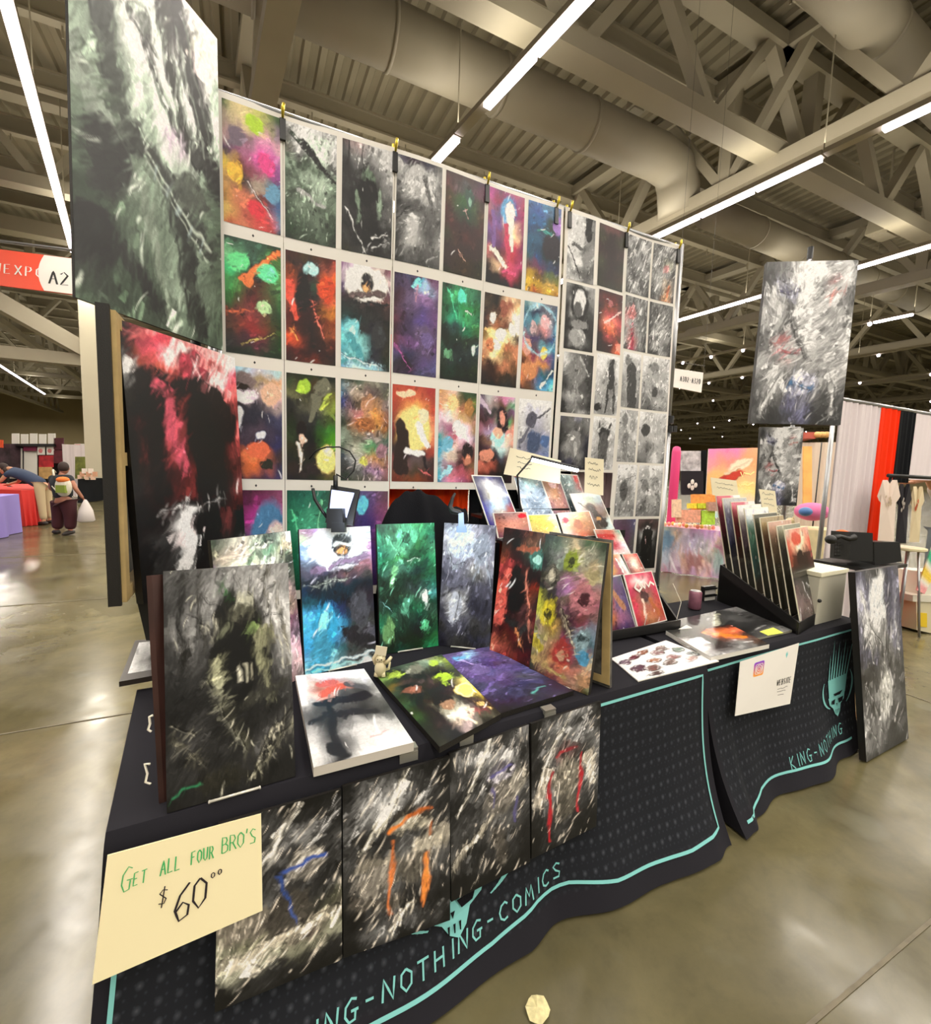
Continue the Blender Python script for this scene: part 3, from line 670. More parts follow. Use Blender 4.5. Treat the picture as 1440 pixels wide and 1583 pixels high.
 'longcoat': A('544433444/433222433/333aaa333/222777222/222444222/333333222/222333222/111222111', 'e:.5,.2,.1,.07,0,bbb l:.5,.3,.5,.9,.5,.55,1c1c1c l:.4,.35,.45,.5,.03,.02,a88', 220, 80, 30, .35),
 'grey_row': A('656545557/747635555/545534446', '', 120, 60, 50, .35),
}
def lighter(g, a=5, b=.68):
    return '/'.join(''.join('%x' % min(14, round(a + b * int(ch, 16))) for ch in row) for row in g.split('/'))
for k_ in ('tall_hat', 'trio', 'antlers', 'figures', 'mist', 'family', 'horned', 'cloak', 'facelight', 'sketch'):
    ART[k_] = (lighter(ART[k_][0]),) + ART[k_][1:]
for k_ in ('rain_a', 'rain_b', 'rain_c', 'rain_d', 'birds', 'leviathan', 'hand'):
    ART[k_] = (lighter(ART[k_][0], 1, .95),) + ART[k_][1:]
D0 = 2.70
def wall_pt(x, z, off=0.0, ph=0.0):
    """x, z in the photo-derived units of the wall; gives the hanging sheet's surface"""
    X = x * D0; Z = H + z * D0
    Y = D0 + .012 * math.sin(X * 5.1 + ph) + .010 * math.sin(X * 2.2 + Z * 2.5) - off
    return (X, Y, Z)
def sheet(x0, x1, z0, z1, cells, label, zdrop=0):
    root_p = ((x0 + x1) / 2 * D0, D0, H + z0 * D0)
    root = empty('poster_sheet', root_p, label, 'poster', 'hanging poster sheets on the back wall')
    mb = MB(); mb.grid(lambda u, v: wall_pt(x0 + (x1 - x0) * u, z1 + (z0 - z1) * v, .004), 18, 30)
    mb.grid(lambda u, v: wall_pt(x1 + (x0 - x1) * u, z1 + (z0 - z1) * v, .001), 18, 30)
    mb.build('paper', M_WHITE, root, smooth=True)
    for (a, bb, c, d, art, lab) in cells:      # x0, x1, ztop, zbottom
        pm = MB(); W = int(30 + (bb - a) * 480); hh = int(W * (c - d) / (bb - a))
        patch(pm, lambda u, v: wall_pt(a + (bb - a) * u, c + (d - c) * v, .006), paint(ART[art], W, hh))
        p = pm.build('print', PRINT, root, smooth=True); p['label'] = lab
        if bb - a > .09 or True:
            k = MB(); xx = (a + bb) / 2; zz = d - .013
            if bb - a > .088 and c - d > .18:
                k.poly2(lambda X_, Z_: wall_pt(X_, Z_, .007), [(xx - .0022, zz), (xx, zz - .003), (xx + .0022, zz), (xx, zz + .003)])
                k.build('number_mark', M_BLACK, p)
    return root
R1, R2, R3, R4 = (.640, .431), (.408, .198), (.174, -.038), (-.060, -.27)
sheet(-.036, .0725, -.29, .651, [(-.029, .068, *R1, 'helmets', 'print of coloured helmets'), (-.029, .068, *R2, 'winged', 'green and orange print'),
      (-.029, .068, *R3, 'mascots', 'print of grey figures in dark glasses'), (-.029, .068, *R4, 'pinkblue', 'pink print with blue patch')],
      'narrow leftmost poster sheet with a colourful helmet print at its top')
sheet(.0735, .288, -.29, .650, [(.0765, .172, *R1, 'birds', 'grey green print'), (.0765, .172, *R2, 'visor', 'red print with pale visor'), (.0765, .172, *R3, 'hooded', 'dark green print'), (.0765, .172, *R4, 'green4', 'green print'),
      (.183, .285, *R1, 'throne', 'black and grey print'), (.183, .285, *R2, 'moonfighter', 'print with white moon'), (.183, .285, *R3, 'warriors', 'crowded brown print'), (.183, .285, *R4, 'purple4', 'purple print')],
      'second poster sheet from the left, with red visor and white moon prints in its middle')
sheet(.2895, .5065, -.055, .649, [(.293, .394, *R1, 'leviathan', 'grey sea print'), (.293, .394, *R2, 'violet', 'violet print'), (.293, .394, *R3, 'sunset', 'dark red print with yellow sun'),
      (.4035, .502, *R1, 'darkblade', 'almost black red print'), (.4035, .502, *R2, 'emerald', 'dark green print'), (.4035, .502, *R3, 'portraits', 'print of many portraits')],
      'poster sheet ending above the orange curtain, dark red sunset print at its lower left')
sheet(.5075, .722, -.055, .649, [(.512, .610, *R1, 'bluehair', 'pink print'), (.512, .610, *R2, 'ensemble', 'brown and cream print'), (.512, .610, *R3, 'bluetop', 'pink and blue print'),
      (.621, .715, *R1, 'castle', 'blue print with yellow ground'), (.621, .715, *R2, 'spiral', 'blue swirl print'), (.621, .715, *R3, 'sketch', 'pale sketch print')],
      'poster sheet with blue and yellow print upper right and a pale sketch at its bottom')
sheet(.728, .9375, -.004, .650, [(.737, .824, .640, .480, 'facelight', 'pale grey print'), (.739, .832, .472, .310, 'pale_oval', 'dark print with pale oval'), (.742, .838, .302, .149, 'hand', 'grey print'), (.744, .840, .140, .002, 'longears', 'dark print with long ears'),
      (.838, .931, .640, .484, 'darkred', 'almost black print'), (.846, .934, .476, .318, 'crossbeam', 'dark print with red beam'), (.850, .934, .312, .154, 'tall_hat', 'pale print of a standing figure'), (.852, .934, .147, .004, 'horned', 'pale horned figure print')],
      'black and white poster sheet with a pale tall hat figure in its third row')
sheet(.9385, 1.137, -.305, .651, [(.944, 1.033, .640, .490, 'rain_a', 'grey rain print'), (1.041, 1.128, .640, .490, 'rain_b', 'grey rain print with orange'), (.946, 1.033, .482, .339, 'rain_c', 'grey print with red bands'), (1.041, 1.130, .482, .339, 'rain_d', 'dark grey print'),
      (.948, 1.018, .331, .181, 'cloak', 'grey cloak print'), (1.026, 1.130, .331, .181, 'trio', 'grey crowded print'), (.948, 1.018, .174, .028, 'figures', 'grey print'), (1.026, 1.130, .174, .028, 'mist', 'pale grey print'),
      (.955, 1.030, .021, -.130, 'antlers', 'pale antlered print'), (1.038, 1.130, .021, -.130, 'family', 'grey print of faces'), (.955, 1.042, -.138, -.29, 'grey_row', 'dim purple print'), (1.052, 1.130, -.138, -.29, 'longcoat', 'dark print of a long coat')],
      'rightmost poster sheet beside the metal upright, ending in a dark long coat print')

# spring clips along the top
for i, (x, lab) in enumerate([(.0725, 'leftmost spring clip, between the colourful helmet print and the grey bird print'), (.2885, 'gold and black spring clip above the grey sea print'),
        (.507, 'gold and black spring clip between the dark blade print and the pink print'), (.700, 'left one of the two neighbouring spring clips above the blue print'),
        (.740, 'right one of the two neighbouring spring clips above the pale grey print'), (.936, 'spring clip above the almost black print, right of the two neighbouring clips'), (1.131, 'rightmost spring clip, at the top right corner of the poster wall')]):
    P = np.array(wall_pt(x, .650, .0)) - [0, 0, .045]; r = empty('spring_clip', P - [0, 0, .1], lab, 'clip', 'spring clips along the top of the poster wall')
    j = MB(); j.hexa([P + q for q in [(-.014, -.02, -.085), (.014, -.02, -.085), (.014, .02, -.085), (-.014, .02, -.085), (-.014, -.012, .02), (.014, -.012, .02), (.014, .012, .02), (-.014, .012, .02)]]); j.build('jaw', M_BLACK, r)
    h = MB(); h.tube([P + (0, -.012, .02), P + (0, -.03, .055), P + (.004, -.026, .08)], [.006, .009, .008], 8); h.tube([P + (0, .012, .02), P + (0, .026, .055), P + (-.004, .024, .078)], [.006, .009, .008], 8)
    h.build('handle', M_BRASS, r, smooth=True)

# stand that carries the sheets
r = empty('backdrop_stand', (1.147 * D0, D0 + .03, 0), 'brushed metal upright with black clamp at the right end of the poster wall', 'stand')
xp = 1.150 * D0
b = MB(); b.tube([(xp, D0 + .02, 1.95), (xp, D0 + .02, H + .66 * D0)], .020, 14); b.build('upper_tube', M_METAL, r, smooth=True)
b = MB(); b.tube([(xp, D0 + .02, .02), (xp, D0 + .02, 2.02)], .030, 14); b.build('lower_tube', M_METAL, r, smooth=True)
b = MB(); b.tube([(xp, D0 + .02, 1.97), (xp, D0 + .02, 2.02)], .043, 14); b.tube([(xp, D0 + .02, 2.04), (xp, D0 + .02, 2.10)], .043, 14); b.box((xp + .05, D0 + .0, 2.0), (.04, .03, .05)); b.build('clamp', M_BLACK, r)
b = MB(); b.tube([(-.05 * D0, D0 + .02, H + .652 * D0), (xp, D0 + .02, H + .652 * D0)], .014, 10); b.build('crossbar', M_METAL, r, smooth=True)
b = MB(); b.box((xp, D0 + .02, .02), (.45, .45, .015)); b.build('base_plate', M_METAL, r)
b = MB(); b.tube([(-.052 * D0, D0 + .02, .02), (-.052 * D0, D0 + .02, H + .66 * D0)], .020, 14); b.build('left_upright', M_METAL, r, smooth=True)

def drape(name, x0, x1, y, z0, z1, m, label, waves=7, amp=.03, thick=.012, dirv=(1, 0, 0), cat='curtain', group=None, base=None):
    """gathered cloth hanging from z1 to z0, along dirv from base"""
    o = np.array(base if base is not None else (0, y, 0), float); d = np.array(dirv, float); n = np.array([d[1], -d[0], 0])
    def f(off):
        def g(u, v):
            t = x0 + (x1 - x0) * u; a = amp * (.45 + .55 * v)
            w = a * math.sin(u * waves * 2 * math.pi) + a * .4 * math.sin(u * waves * 4.7 * math.pi + 1)
            p = o + d * t + n * (w + off); return (p[0], p[1], z1 + (z0 - z1) * v)
        return g
    mb = MB(); mb.grid(f(thick / 2), waves * 12, 14); mb.grid(f(-thick / 2), waves * 12, 14)
    return put(mb.build(name, m, smooth=True), label, cat, group)
M_ORANGE = mat('orange_drape', 'f0480e', .8, spec=.15, bump=.1, bscale=120)
M_BDRAPE = mat('black_drape', '121417', .85, spec=.15, bump=.1, bscale=120)
M_MAUVE = mat('mauve_drape', 'b9a2a4', .8, spec=.15)
drape('booth_curtain', .76, 1.37, D0 + .12, .02, 2.42, M_ORANGE, 'orange curtain showing below the poster sheets behind the black jacket', 5)
drape('booth_curtain', 1.38, 2.22, D0 + .12, .02, 2.42, M_BDRAPE, 'black curtain behind the comic rack, right of the orange one', 6)
drape('booth_curtain', 2.23, 2.98, D0 + .10, .02, 2.42, M_MAUVE, 'dusty mauve curtain behind the pale ninja comic', 6, .02)
drape('booth_curtain', -.05, .75, D0 + .12, .02, 2.42, M_BDRAPE, 'black curtain behind the left poster sheets', 6)
b = MB(); b.tube([(-.1, D0 + .12, 2.44), (3.05, D0 + .12, 2.44)], .02, 10); b.tube([(-.1, D0 + .12, .0), (-.1, D0 + .12, 2.46)], .02, 10); b.tube([(3.05, D0 + .14, 0), (3.05, D0 + .14, 2.46)], .02, 10)
put(b.build('drape_rail', M_METAL, smooth=True), 'metal pipe frame carrying the booth curtains behind the poster wall', 'frame')

# ---------------------------------------------------------------- the two big canvases at the left end
hv = head(38.6); P0 = np.array([-.1, 2.6, 0]); Nv = np.array([hv[1], -hv[0], 0])
def lp(s, z, off=0): return P0 + hv * s + Nv * off + [0, 0, z]
ARTG = A('444999bbbcccbbbaaa/343888bcbbbbccbbcb/454777cdccccdccbbb/454787ccccdcccc9a9/565676bcbccdbcbaba/676565aba9a9aba787/676454898989787454/565343676898454232/454343565676565343/232343454565454232/121232343454565343/232121343565454232/121232232676454343/111121232454343232/232343232343232343',
       'l:.03,.0,.30,.52,.15,.10,444c44 l:.10,.0,.40,.50,.03,.03,8a948a l:.60,.0,.98,.48,.14,.16,2c2e2c l:.52,.02,.70,.42,.10,.07,34362f l:.35,.20,.50,.23,.05,.02,5f645e e:.40,.195,.09,.04,0,666c66 l:.42,.24,.62,.40,.05,.04,4c504c l:.68,.28,.78,.5,.04,.04,9aa49a e:.80,.42,.06,.05,0,3c403c l:.36,.5,.92,.70,.13,.10,3a403a l:.0,.42,.3,.62,.16,.12,7a857a e:.18,.62,.14,.10,0,2c302c l:.36,.60,.6,.98,.05,.04,7c897a l:.62,.62,.8,.95,.16,.12,2c332c e:.75,.55,.14,.05,0,525a50 l:.2,.8,.5,.95,.1,.1,232823 e:.1,.82,.12,.08,0,1c1f1c +l:.44,.535,.90,.70,.012,.012,b9c4b6 +l:.42,.56,.88,.73,.008,.008,a9b4a6 +l:.5,.55,.47,.59,.008,.008,9aa +l:.58,.58,.55,.62,.008,.008,9aa +l:.66,.61,.63,.65,.008,.008,9aa +l:.74,.64,.71,.68,.008,.008,9aa +l:.82,.67,.79,.71,.008,.008,9aa +l:.0,.46,.1,.38,.01,.01,232 +l:.64,.1,.86,.4,.012,.01,8a948a +l:.7,.06,.94,.4,.01,.008,6a746a',
       1700, 58, 34, .36, 'dfe8dc', .03)
ARTG = ('/'.join(r_ if i_ < 4 else ''.join('%x' % min(13, int(c_, 16) + 2) for c_ in r_) for i_, r_ in enumerate(ARTG[0].split('/'))),) + ARTG[1:]
picture('wall_canvas', [lp(-.672, 2.175), lp(.015, 2.165), lp(.015, 3.555), lp(-.640, 3.555)], .012, ARTG, (150, 290), label='largest canvas, grey-green machinery painting hanging at the upper left end of the booth', cat='canvas print')
ARTR = A('111a34944b88d99/100b45ecc833ecc/100943a33ebbb45/bbb211945944c55/222100833600833/110100311100733/211a34733100c55/111833311100833/111622311100522/110311511100411/222311622111733/100211100100411/100100ddd733111/100333fee322100/000222ccc222000/000444dddeee000/111222222222000/000111333111000',
         'l:.05,.02,.35,.0,.02,.02,c66 e:.57,.1,.13,.07,0,8c2c3a l:.54,.06,.6,.14,.02,.02,dca0a4 l:.6,.06,.54,.14,.02,.02,dca0a4 l:.1,.17,.75,.2,.12,.22,1a1212 e:.85,.3,.12,.1,0,1a1010 l:.25,.22,.42,.5,.16,.08,a04050 l:.2,.25,.2,.6,.16,.16,160f0f l:.6,.25,.65,.55,.3,.3,140e0e e:.6,.74,.14,.09,0,141212 l:.6,.7,.6,.98,.1,.5,101010 l:.2,.665,.8,.64,.01,.01,bbb',
         1100, 72, 36, .36, 'edd', .02)
fc = [lp(-.51, 1.05, .06), lp(.09, 1.05, .06), lp(.06, 2.14, .03), lp(-.545, 2.14, .03)]
picture('display_canvas', fc, .035, ARTR, (120, 230), label='dark canvas with deep red upper half standing below the large grey-green canvas', cat='canvas print')
# its partner seen from behind, black edge and pale wooden frame
h2 = head(0); q0 = np.array([-.462, 2.06, 0]); n2 = np.array([h2[1], -h2[0], 0])
def pp(s, z, off=0): return q0 + h2 * s + n2 * off + [0, 0, z]
r = empty('display_canvas', pp(.3, 1.08), 'canvas turned away at the far left, showing its black edge and pale wooden stretcher', 'canvas print')
b = MB(); b.hexa([pp(0, 1.08), pp(0, 1.08, .012), pp(.6, 1.08, .012), pp(.6, 1.08), pp(0, 2.16), pp(0, 2.16, .012), pp(.6, 2.16, .012), pp(.6, 2.16)])
b.hexa([pp(-.004, 1.08), pp(-.004, 1.08, .040), pp(.012, 1.08, .040), pp(.012, 1.08), pp(-.004, 2.165), pp(-.004, 2.165, .040), pp(.012, 2.165, .040), pp(.012, 2.165)])
b.build('canvas_wrap', M_EDGE, r)
def barp(s0, z0, s1, z1):
    return [pp(s0, z0, .012), pp(s0, z0, .055), pp(s1, z0, .055), pp(s1, z0, .012), pp(s0, z1, .012), pp(s0, z1, .055), pp(s1, z1, .055), pp(s1, z1, .012)]
b = MB(); b.hexa(barp(.012, 1.09, .07, 2.15)); b.hexa(barp(.53, 1.09, .59, 2.15)); b.hexa(barp(.07, 1.09, .53, 1.14)); b.hexa(barp(.07, 2.1, .53, 2.15)); b.hexa(barp(.07, 1.6, .53, 1.65))
b.build('stretcher_frame', M_WOOD, r)
r = empty('easel_stand', (-.20, 2.56, 0), 'black stand under the canvases at the left end of the wall', 'stand')
b = MB(); b.tube([(-.20, 2.56, .02), (-.20, 2.56, 3.3)], .022, 10); b.build('post', M_BLACK, r, smooth=True)
b = MB()
for dx, dy in ((.15, .05), (-.12, .05), (0, -.15)): b.tube([(-.20, 2.56, .30), (-.20 + dx, 2.56 + dy, .015)], .012, 8)
b.build('tripod', M_BLACK, r, smooth=True)
qa, qb, qc, qd = ony((226, 990), 2.25), ony((242, 990), 2.25), ony((262, 900), 2.25), ony((206, 905), 2.25); b = MB(); b.slab(qa, qb, qc, qd, .05); b.build('support_block', M_BLACK, r)

# ---------------------------------------------------------------- tables and printed cloths
def interp(tab, x):
    if x <= tab[0][0]: return tab[0][1]
    for (a, p), (c, q) in zip(tab[:-1], tab[1:]):
        if x <= c:
            t = (x - a) / (c - a); t = t * t * (3 - 2 * t); return p + (q - p) * t
    return tab[-1][1]
class Cloth:
    def __init__(s, FL, FR, BR, BL, zt, hem, lhem, rhem, ph=0):
        s.FL, s.FR, s.BR, s.BL, s.zt = map(lambda a: np.array(a, float), (FL, FR, BR, BL, zt)); s.hem = hem; s.lhem = lhem; s.rhem = rhem; s.ph = ph
        s.L = float(s.FR[0] - s.FL[0])
    def front(s, x, z, off=0):
        """point of the front drop at place x (along the edge) and height z"""
        t = np.clip((s.zt - z) / (s.zt - .012), 0, 1); u = (x - s.FL[0]) / s.L
        e = s.FL + (s.FR - s.FL) * u
        hy = interp(s.hem, x)
        k = .35 * t + .65 * t ** 3
        y = e[1] + (hy - e[1]) * k
        w = (.018 * math.sin(x * 7.5 + s.ph) + .010 * math.sin(x * 17 + 2 + s.ph)) * t ** 1.3 * (.55 if s.ph else 1) * (.3 if x < 1.2 else min(1, .3 + (x - 1.2) * 3))
        hx = (s.lhem * (1 - u) + s.rhem * u) * t
        if t < .06: y += .012 * (1 - t / .06) ** 2
        return np.array([e[0] + hx, y + w - off, z])
    def mesh(s, label, name='tablecloth'):
        root = empty(name, ((s.FL[0] + s.FR[0]) / 2, (s.FL[1] + s.BL[1]) / 2, 0), label, 'tablecloth')
        mb = MB(); uv = []; pl = []
        def rec(fn, nu, nv, uvf, plf):
            mb.grid(fn, nu, nv)
            for j in range(nv + 1):
                for i in range(nu + 1): uv.append((*uvf(i / nu, j / nv), 0)); pl.append(plf(i / nu, j / nv))
        zt = float(s.zt)
        rec(lambda u, v: s.front(s.FL[0] + s.L * u, zt - (zt - .012) * v), 150, 34, lambda u, v: (s.L * u, v * .75), lambda u, v: 1.0 if (v > .905 or v < .065 or u < .02 or u > .975) else 0)
        def top(u, v):
            a = s.FL + (s.FR - s.FL) * u; c = s.BL + (s.BR - s.BL) * u; p = a + (c - a) * v
            return np.array([p[0], p[1] + .012 * (1 - v), zt + .0015 * math.sin(u * 40) * math.sin(v * 9)])
        rec(top, 60, 20, lambda u, v: (u, v), lambda u, v: 1.0)
        def side(P, Q, hx, ends):
            def g(u, v):
                t = v; e = P + (Q - P) * u
                f = s.front(ends, zt - (zt - .012) * v)
                w = .03 * math.sin(u * 9) * t
                p0 = np.array([e[0] + (f[0] - P[0]) * (1 - .4 * u) + w * .4, e[1] + (f[1] - P[1]) * (1 - u), zt - (zt - .012) * v])
                return p0
            return g
        rec(side(s.FL, s.BL, s.lhem, s.FL[0]), 24, 30, lambda u, v: (u, v), lambda u, v: 1.0)
        rec(side(s.FR, s.BR, s.rhem, s.FR[0]), 24, 30, lambda u, v: (u, v), lambda u, v: 1.0)
        rec(lambda u, v: np.array([*((s.BL + (s.BR - s.BL) * u) + [0, .02 * math.sin(u * 20) * v]), zt - (zt - .012) * v]), 40, 10, lambda u, v: (u, v), lambda u, v: 1.0)
        mb.attr['cloth_uv'] = ('FLOAT_VECTOR', uv); mb.attr['plain'] = ('FLOAT', pl)
        mb.build('cloth', CLOTH, root, smooth=True)
        return root
CLOTH = cloth_mat()
def folding_table(x0, x1, y0, y1, sl, label):
    r = empty('folding_table', ((x0 + x1) / 2, (y0 + y1) / 2, 0), label, 'table')
    b = MB(); b.hexa([(x0, y0, .70), (x1, y0 + sl, .70), (x1, y1 + sl, .70), (x0, y1, .70), (x0, y0, .735), (x1, y0 + sl, .735), (x1, y1 + sl, .735), (x0, y1, .735)]); b.build('tabletop', mat('grey_plastic', '8f8f8d', .5), r)
    for x in (x0 + .2, x1 - .2):
        for y in (y0 + .1, y1 - .1):
            b = MB(); b.tube([(x, y + sl * .5, 0), (x, y + sl * .5, .7)], .014, 8); b.build('leg', M_METAL, r)
    return r
folding_table(-.27, 1.90, 1.31, 2.05, .09, 'long folding table hidden under the near black cloth')
folding_table(2.04, 3.50, 1.46, 2.15, .03, 'folding table hidden under the far black cloth')
c1 = Cloth((-.31, 1.262), (1.955, 1.375), (1.93, 2.14), (-.385, 2.06), .745,
           [(-.31, 1.10), (.1, 1.10), (.4, 1.10), (.88, 1.15), (1.04, 1.19), (1.26, 1.155), (1.57, 1.165), (1.83, 1.11), (1.95, 1.16)], -.05, -.03)
t1 = c1.mesh('near black tablecloth with teal lettering, covering the long table in front')
c2 = Cloth((1.985, 1.42), (3.535, 1.472), (3.56, 2.22), (1.99, 2.17), .745,
           [(1.985, 1.17), (2.1, 1.18), (2.2, 1.235), (2.55, 1.27), (2.9, 1.25), (3.3, 1.31), (3.54, 1.33)], .03, -.16, 2)
t2 = c2.mesh('far black printed tablecloth with the complete teal crowned skull, right of the near one')

def on(c, off=.004): return lambda x, z: c.front(x, z, off)
def lines(c, root, paths, w):
    mb = MB()
    for p in paths: mb.ribbon(on(c), p, w)
    o = mb.build('border_line', M_TEAL, root); return o
# teal border lines
lines(c1, t1, [[(1.20, .712), (1.91, .712), (1.905, .085), (1.7, .075), (1.3, .085), (1.1, .115), (.95, .118), (.75, .085), (.3, .06), (-.2, .05)],
               [(-.27, .60), (-.275, .2), (-.22, .17)]], .011)
lines(c2, t2, [[(1.99, .70), (2.4, .705), (3.0, .705), (3.50, .71)], [(2.05, .052), (2.18, .05), (2.32, .09), (2.6, .095), (3.0, .085), (3.42, .09)]], .011)
# lettering that runs along the hem
mb = MB()
write(mb, on(c1), 'KING-NOTHING-COMICS', .13, .078, .046, 1.17, .006, slope=.07, wid=.9)
mb.build('lettering', M_TEAL, t1)
mb = MB()
write(mb, on(c2), 'KING-NOTHING', 2.64, .100, .055, 1.13, .0055, slope=.048, wid=.8)
mb.build('lettering', M_TEAL, t2)
# crowned skull emblem, local units: x to the right, y up, chin at 0
def emblem(c, root, ox, oz, sx, sz):
    f = lambda x, y: c.front(ox + x * sx, oz + y * sz, .006)
    fd = lambda x, y: c.front(ox + x * sx, oz + y * sz, .013)
    mb = MB()
    for x0, x1, xt, yt in [(-.26, -.21, -.24, .80), (-.18, -.13, -.15, .98), (-.10, -.04, -.06, .84), (-.01, .04, .03, .93), (.07, .12, .13, .82), (.15, .20, .23, .97), (.23, .28, .34, .85), (.31, .37, .50, 1.02)]:
        mb.poly2(f, [(x0, .44), (x1, .44), (xt, yt)])
    mb.poly2(f, [(-.27, .47), (.39, .49), (.33, .27), (-.22, .25)])
    mb.poly2(f, [(-.25, .25), (.32, .27), (.28, .19), (.17, .14), (.13, .05), (.06, 0), (-.02, .04), (-.08, .11), (-.2, .16)])
    n = 22
    arc = [(.10 + .50 * math.cos(math.radians(a)), .36 + .26 * math.sin(math.radians(a))) for a in np.linspace(40, -58, n)]
    arc2 = [(.02 + .50 * math.cos(math.radians(a)), .34 + .24 * math.sin(math.radians(a))) for a in np.linspace(150, 245, n)]
    for A_ in (arc, arc2):
        for i in range(n - 1):
            w = .055 * math.sin(math.pi * (i + .5) / n) + .008
            x0, y0 = A_[i]; x1, y1 = A_[i + 1]
            cx, cy = (.06, .35); 
            def out(x, y, k): L = math.hypot(x - cx, (y - cy) * 2); return (x + (x - cx) / L * k, y + (y - cy) / L * k)
            mb.poly2(f, [out(x0, y0, -w / 2), out(x1, y1, -w / 2), out(x1, y1, w / 2), out(x0, y0, w / 2)])
    mb.build('emblem', M_TEAL, root)
    d = MB()
    d.poly2(fd, [(-.17, .215), (-.04, .225), (-.07, .165), (-.15, .175)]); d.poly2(fd, [(.05, .22), (.22, .235), (.19, .18), (.09, .165)]); d.poly2(fd, [(-.01, .17), (.03, .17), (.01, .13)])
    for x in (-.04, .01, .06): d.poly2(fd, [(x, .1), (x + .02, .1), (x + .015, .05), (x + .005, .05)])
    d.poly2(fd, [(-.1, .29), (.2, .31), (.12, .265), (-.05, .26)])
    o = d.build('emblem_detail', M_DARK, root)
emblem(c2, t2, 3.26, .225, .36, .46)
emblem(c1, t1, .605, .150, .42, .46)

# ---------------------------------------------------------------- four canvases hanging from the near table's edge
STREAK = dict(n=1300, ang=60, spr=24, k=.58, hl='ddd3c4', hlp=.13)
H1 = A('111333111111/222555222333/555111777222/333777222444/666222444333/333444333222/444666333444/665443333554/776665544665/998887776887/222333222333/111222111111',
       'l:.3,.35,.62,.0,.05,.02,e0dcd0 l:.5,.45,.98,.1,.05,.02,ccc l:.05,.25,.3,.02,.04,.01,aaa l:.75,.3,.95,.02,.02,.02,999 e:.68,.36,.17,.08,0,6e6a64 e:.66,.335,.13,.045,0,9b968c l:.0,.55,.25,.5,.16,.1,7c766c e:.2,.6,.2,.1,0,6f695f e:.55,.62,.2,.13,0,4c4842 l:.0,.8,.95,.7,.1,.1,a59e8e l:.2,.78,.3,.88,.05,.04,c6beb0 +l:.5,.375,.84,.35,.035,.045,34509a +l:.48,.40,.58,.6,.04,.03,2c4684 +l:.56,.6,.6,.7,.03,.01,3c5494', **STREAK)
H2 = A('111444222111/222777333222/333aaa444222/555555333333/333222444333/555333555666/444555666555/333666555444/222444333333/111333222222/222666444333/111111111111',
       'l:.2,.42,.6,.0,.07,.02,ded9c8 l:.62,.3,.9,.02,.05,.02,bbb l:.05,.35,.3,.05,.04,.01,999 e:.58,.31,.2,.075,12,3e3a34 e:.6,.335,.18,.05,12,8d887a l:.15,.5,.45,.55,.16,.12,6d685e e:.3,.62,.18,.09,0,77726a e:.8,.48,.2,.08,-20,8f897c e:.65,.6,.2,.09,0,5c5850 l:.1,.72,.5,.78,.12,.1,544f48 l:.4,.93,.62,.8,.05,.04,cbc3b3 +l:.43,.345,.62,.30,.04,.05,c8702e +l:.62,.30,.80,.275,.05,.035,a85824 +l:.45,.41,.42,.6,.02,.045,b0602c +l:.42,.6,.41,.84,.045,.008,c96e34 +l:.79,.36,.8,.44,.03,.015,a85c2c +l:.77,.55,.74,.70,.02,.085,d27a38 +l:.74,.70,.73,.86,.085,.005,c87434', **STREAK)
H3 = A('111555222777/222999333555/333444888333/555222555444/222444333444/222333555555/333555444444/444333555333/555222444222/222333333222/111222222111/111111111111',
       'l:.1,.45,.5,.0,.06,.02,c8c4b8 l:.55,.25,.85,.0,.05,.02,bbb l:.35,.4,.5,.2,.03,.01,999 e:.62,.27,.17,.08,0,55525a e:.63,.30,.13,.05,0,85828a l:.0,.80,.95,.36,.05,.06,8d877a l:.02,.76,.4,.58,.02,.02,bdb6a6 e:.6,.45,.2,.12,0,625e58 e:.85,.38,.12,.08,0,77736b l:.55,.7,.65,.9,.16,.1,4c4842 +l:.5,.27,.76,.255,.03,.035,57528a +l:.5,.36,.52,.5,.025,.02,504b7c +l:.82,.5,.8,.66,.025,.02,504b7c', **STREAK)
H4 = A('111222888111/222777333333/222555888222/333666444777/222555333666/333666555666/444777555777/333666555555/222444444333/222333333222/111444222111/111111111111',
       'l:.15,.38,.55,.0,.05,.02,d8d4c8 l:.62,.25,.85,.0,.05,.02,ccc l:.3,.35,.42,.15,.02,.01,999 e:.5,.31,.2,.08,0,5c4c4a l:.2,.42,.1,.62,.16,.12,9b9488 l:.82,.4,.9,.6,.16,.12,9b9488 e:.5,.5,.22,.14,0,6f6a60 e:.5,.72,.2,.1,0,545048 +l:.34,.315,.5,.30,.03,.05,9c2c34 +l:.5,.30,.64,.295,.05,.03,842430 +l:.3,.42,.24,.6,.03,.05,9c1c28 +l:.25,.6,.27,.93,.06,.03,a81c28 +l:.72,.36,.7,.6,.03,.06,a01c28 +l:.7,.6,.68,.8,.07,.02,b02430', **STREAK)
def hang(BLp, BRp, TRp, TLp, art, label):
    t = []
    for p in (TLp, TRp):
        q = ony(p, 1.28)
        for _ in range(6): q = ony(p, c1.front(q[0], min(q[2], .74))[1] - .022)
        t.append(q)
    bb = []
    for p in (BLp, BRp):
        q = ony(p, 1.2)
        for _ in range(6): q = ony(p, c1.front(q[0], q[2])[1] - .03)
        bb.append(q)
    picture('hanging_canvas', [bb[0], bb[1], t[1], t[0]], .012, art, (120, 210), label=label, cat='canvas print', group='four canvases hanging on the near table')
hang((332, 1565), (529, 1483), (527, 1219), (338, 1274), H1, 'first hanging canvas, grey with a blue band, beside the handwritten price card')
hang((531, 1481), (696, 1422), (693, 1167), (530, 1216), H2, 'second hanging canvas, grey with an orange band and orange ribbons')
hang((698, 1394), (820, 1332), (820, 1121), (695, 1165), H3, 'third hanging canvas, dark grey with a faint purple band')
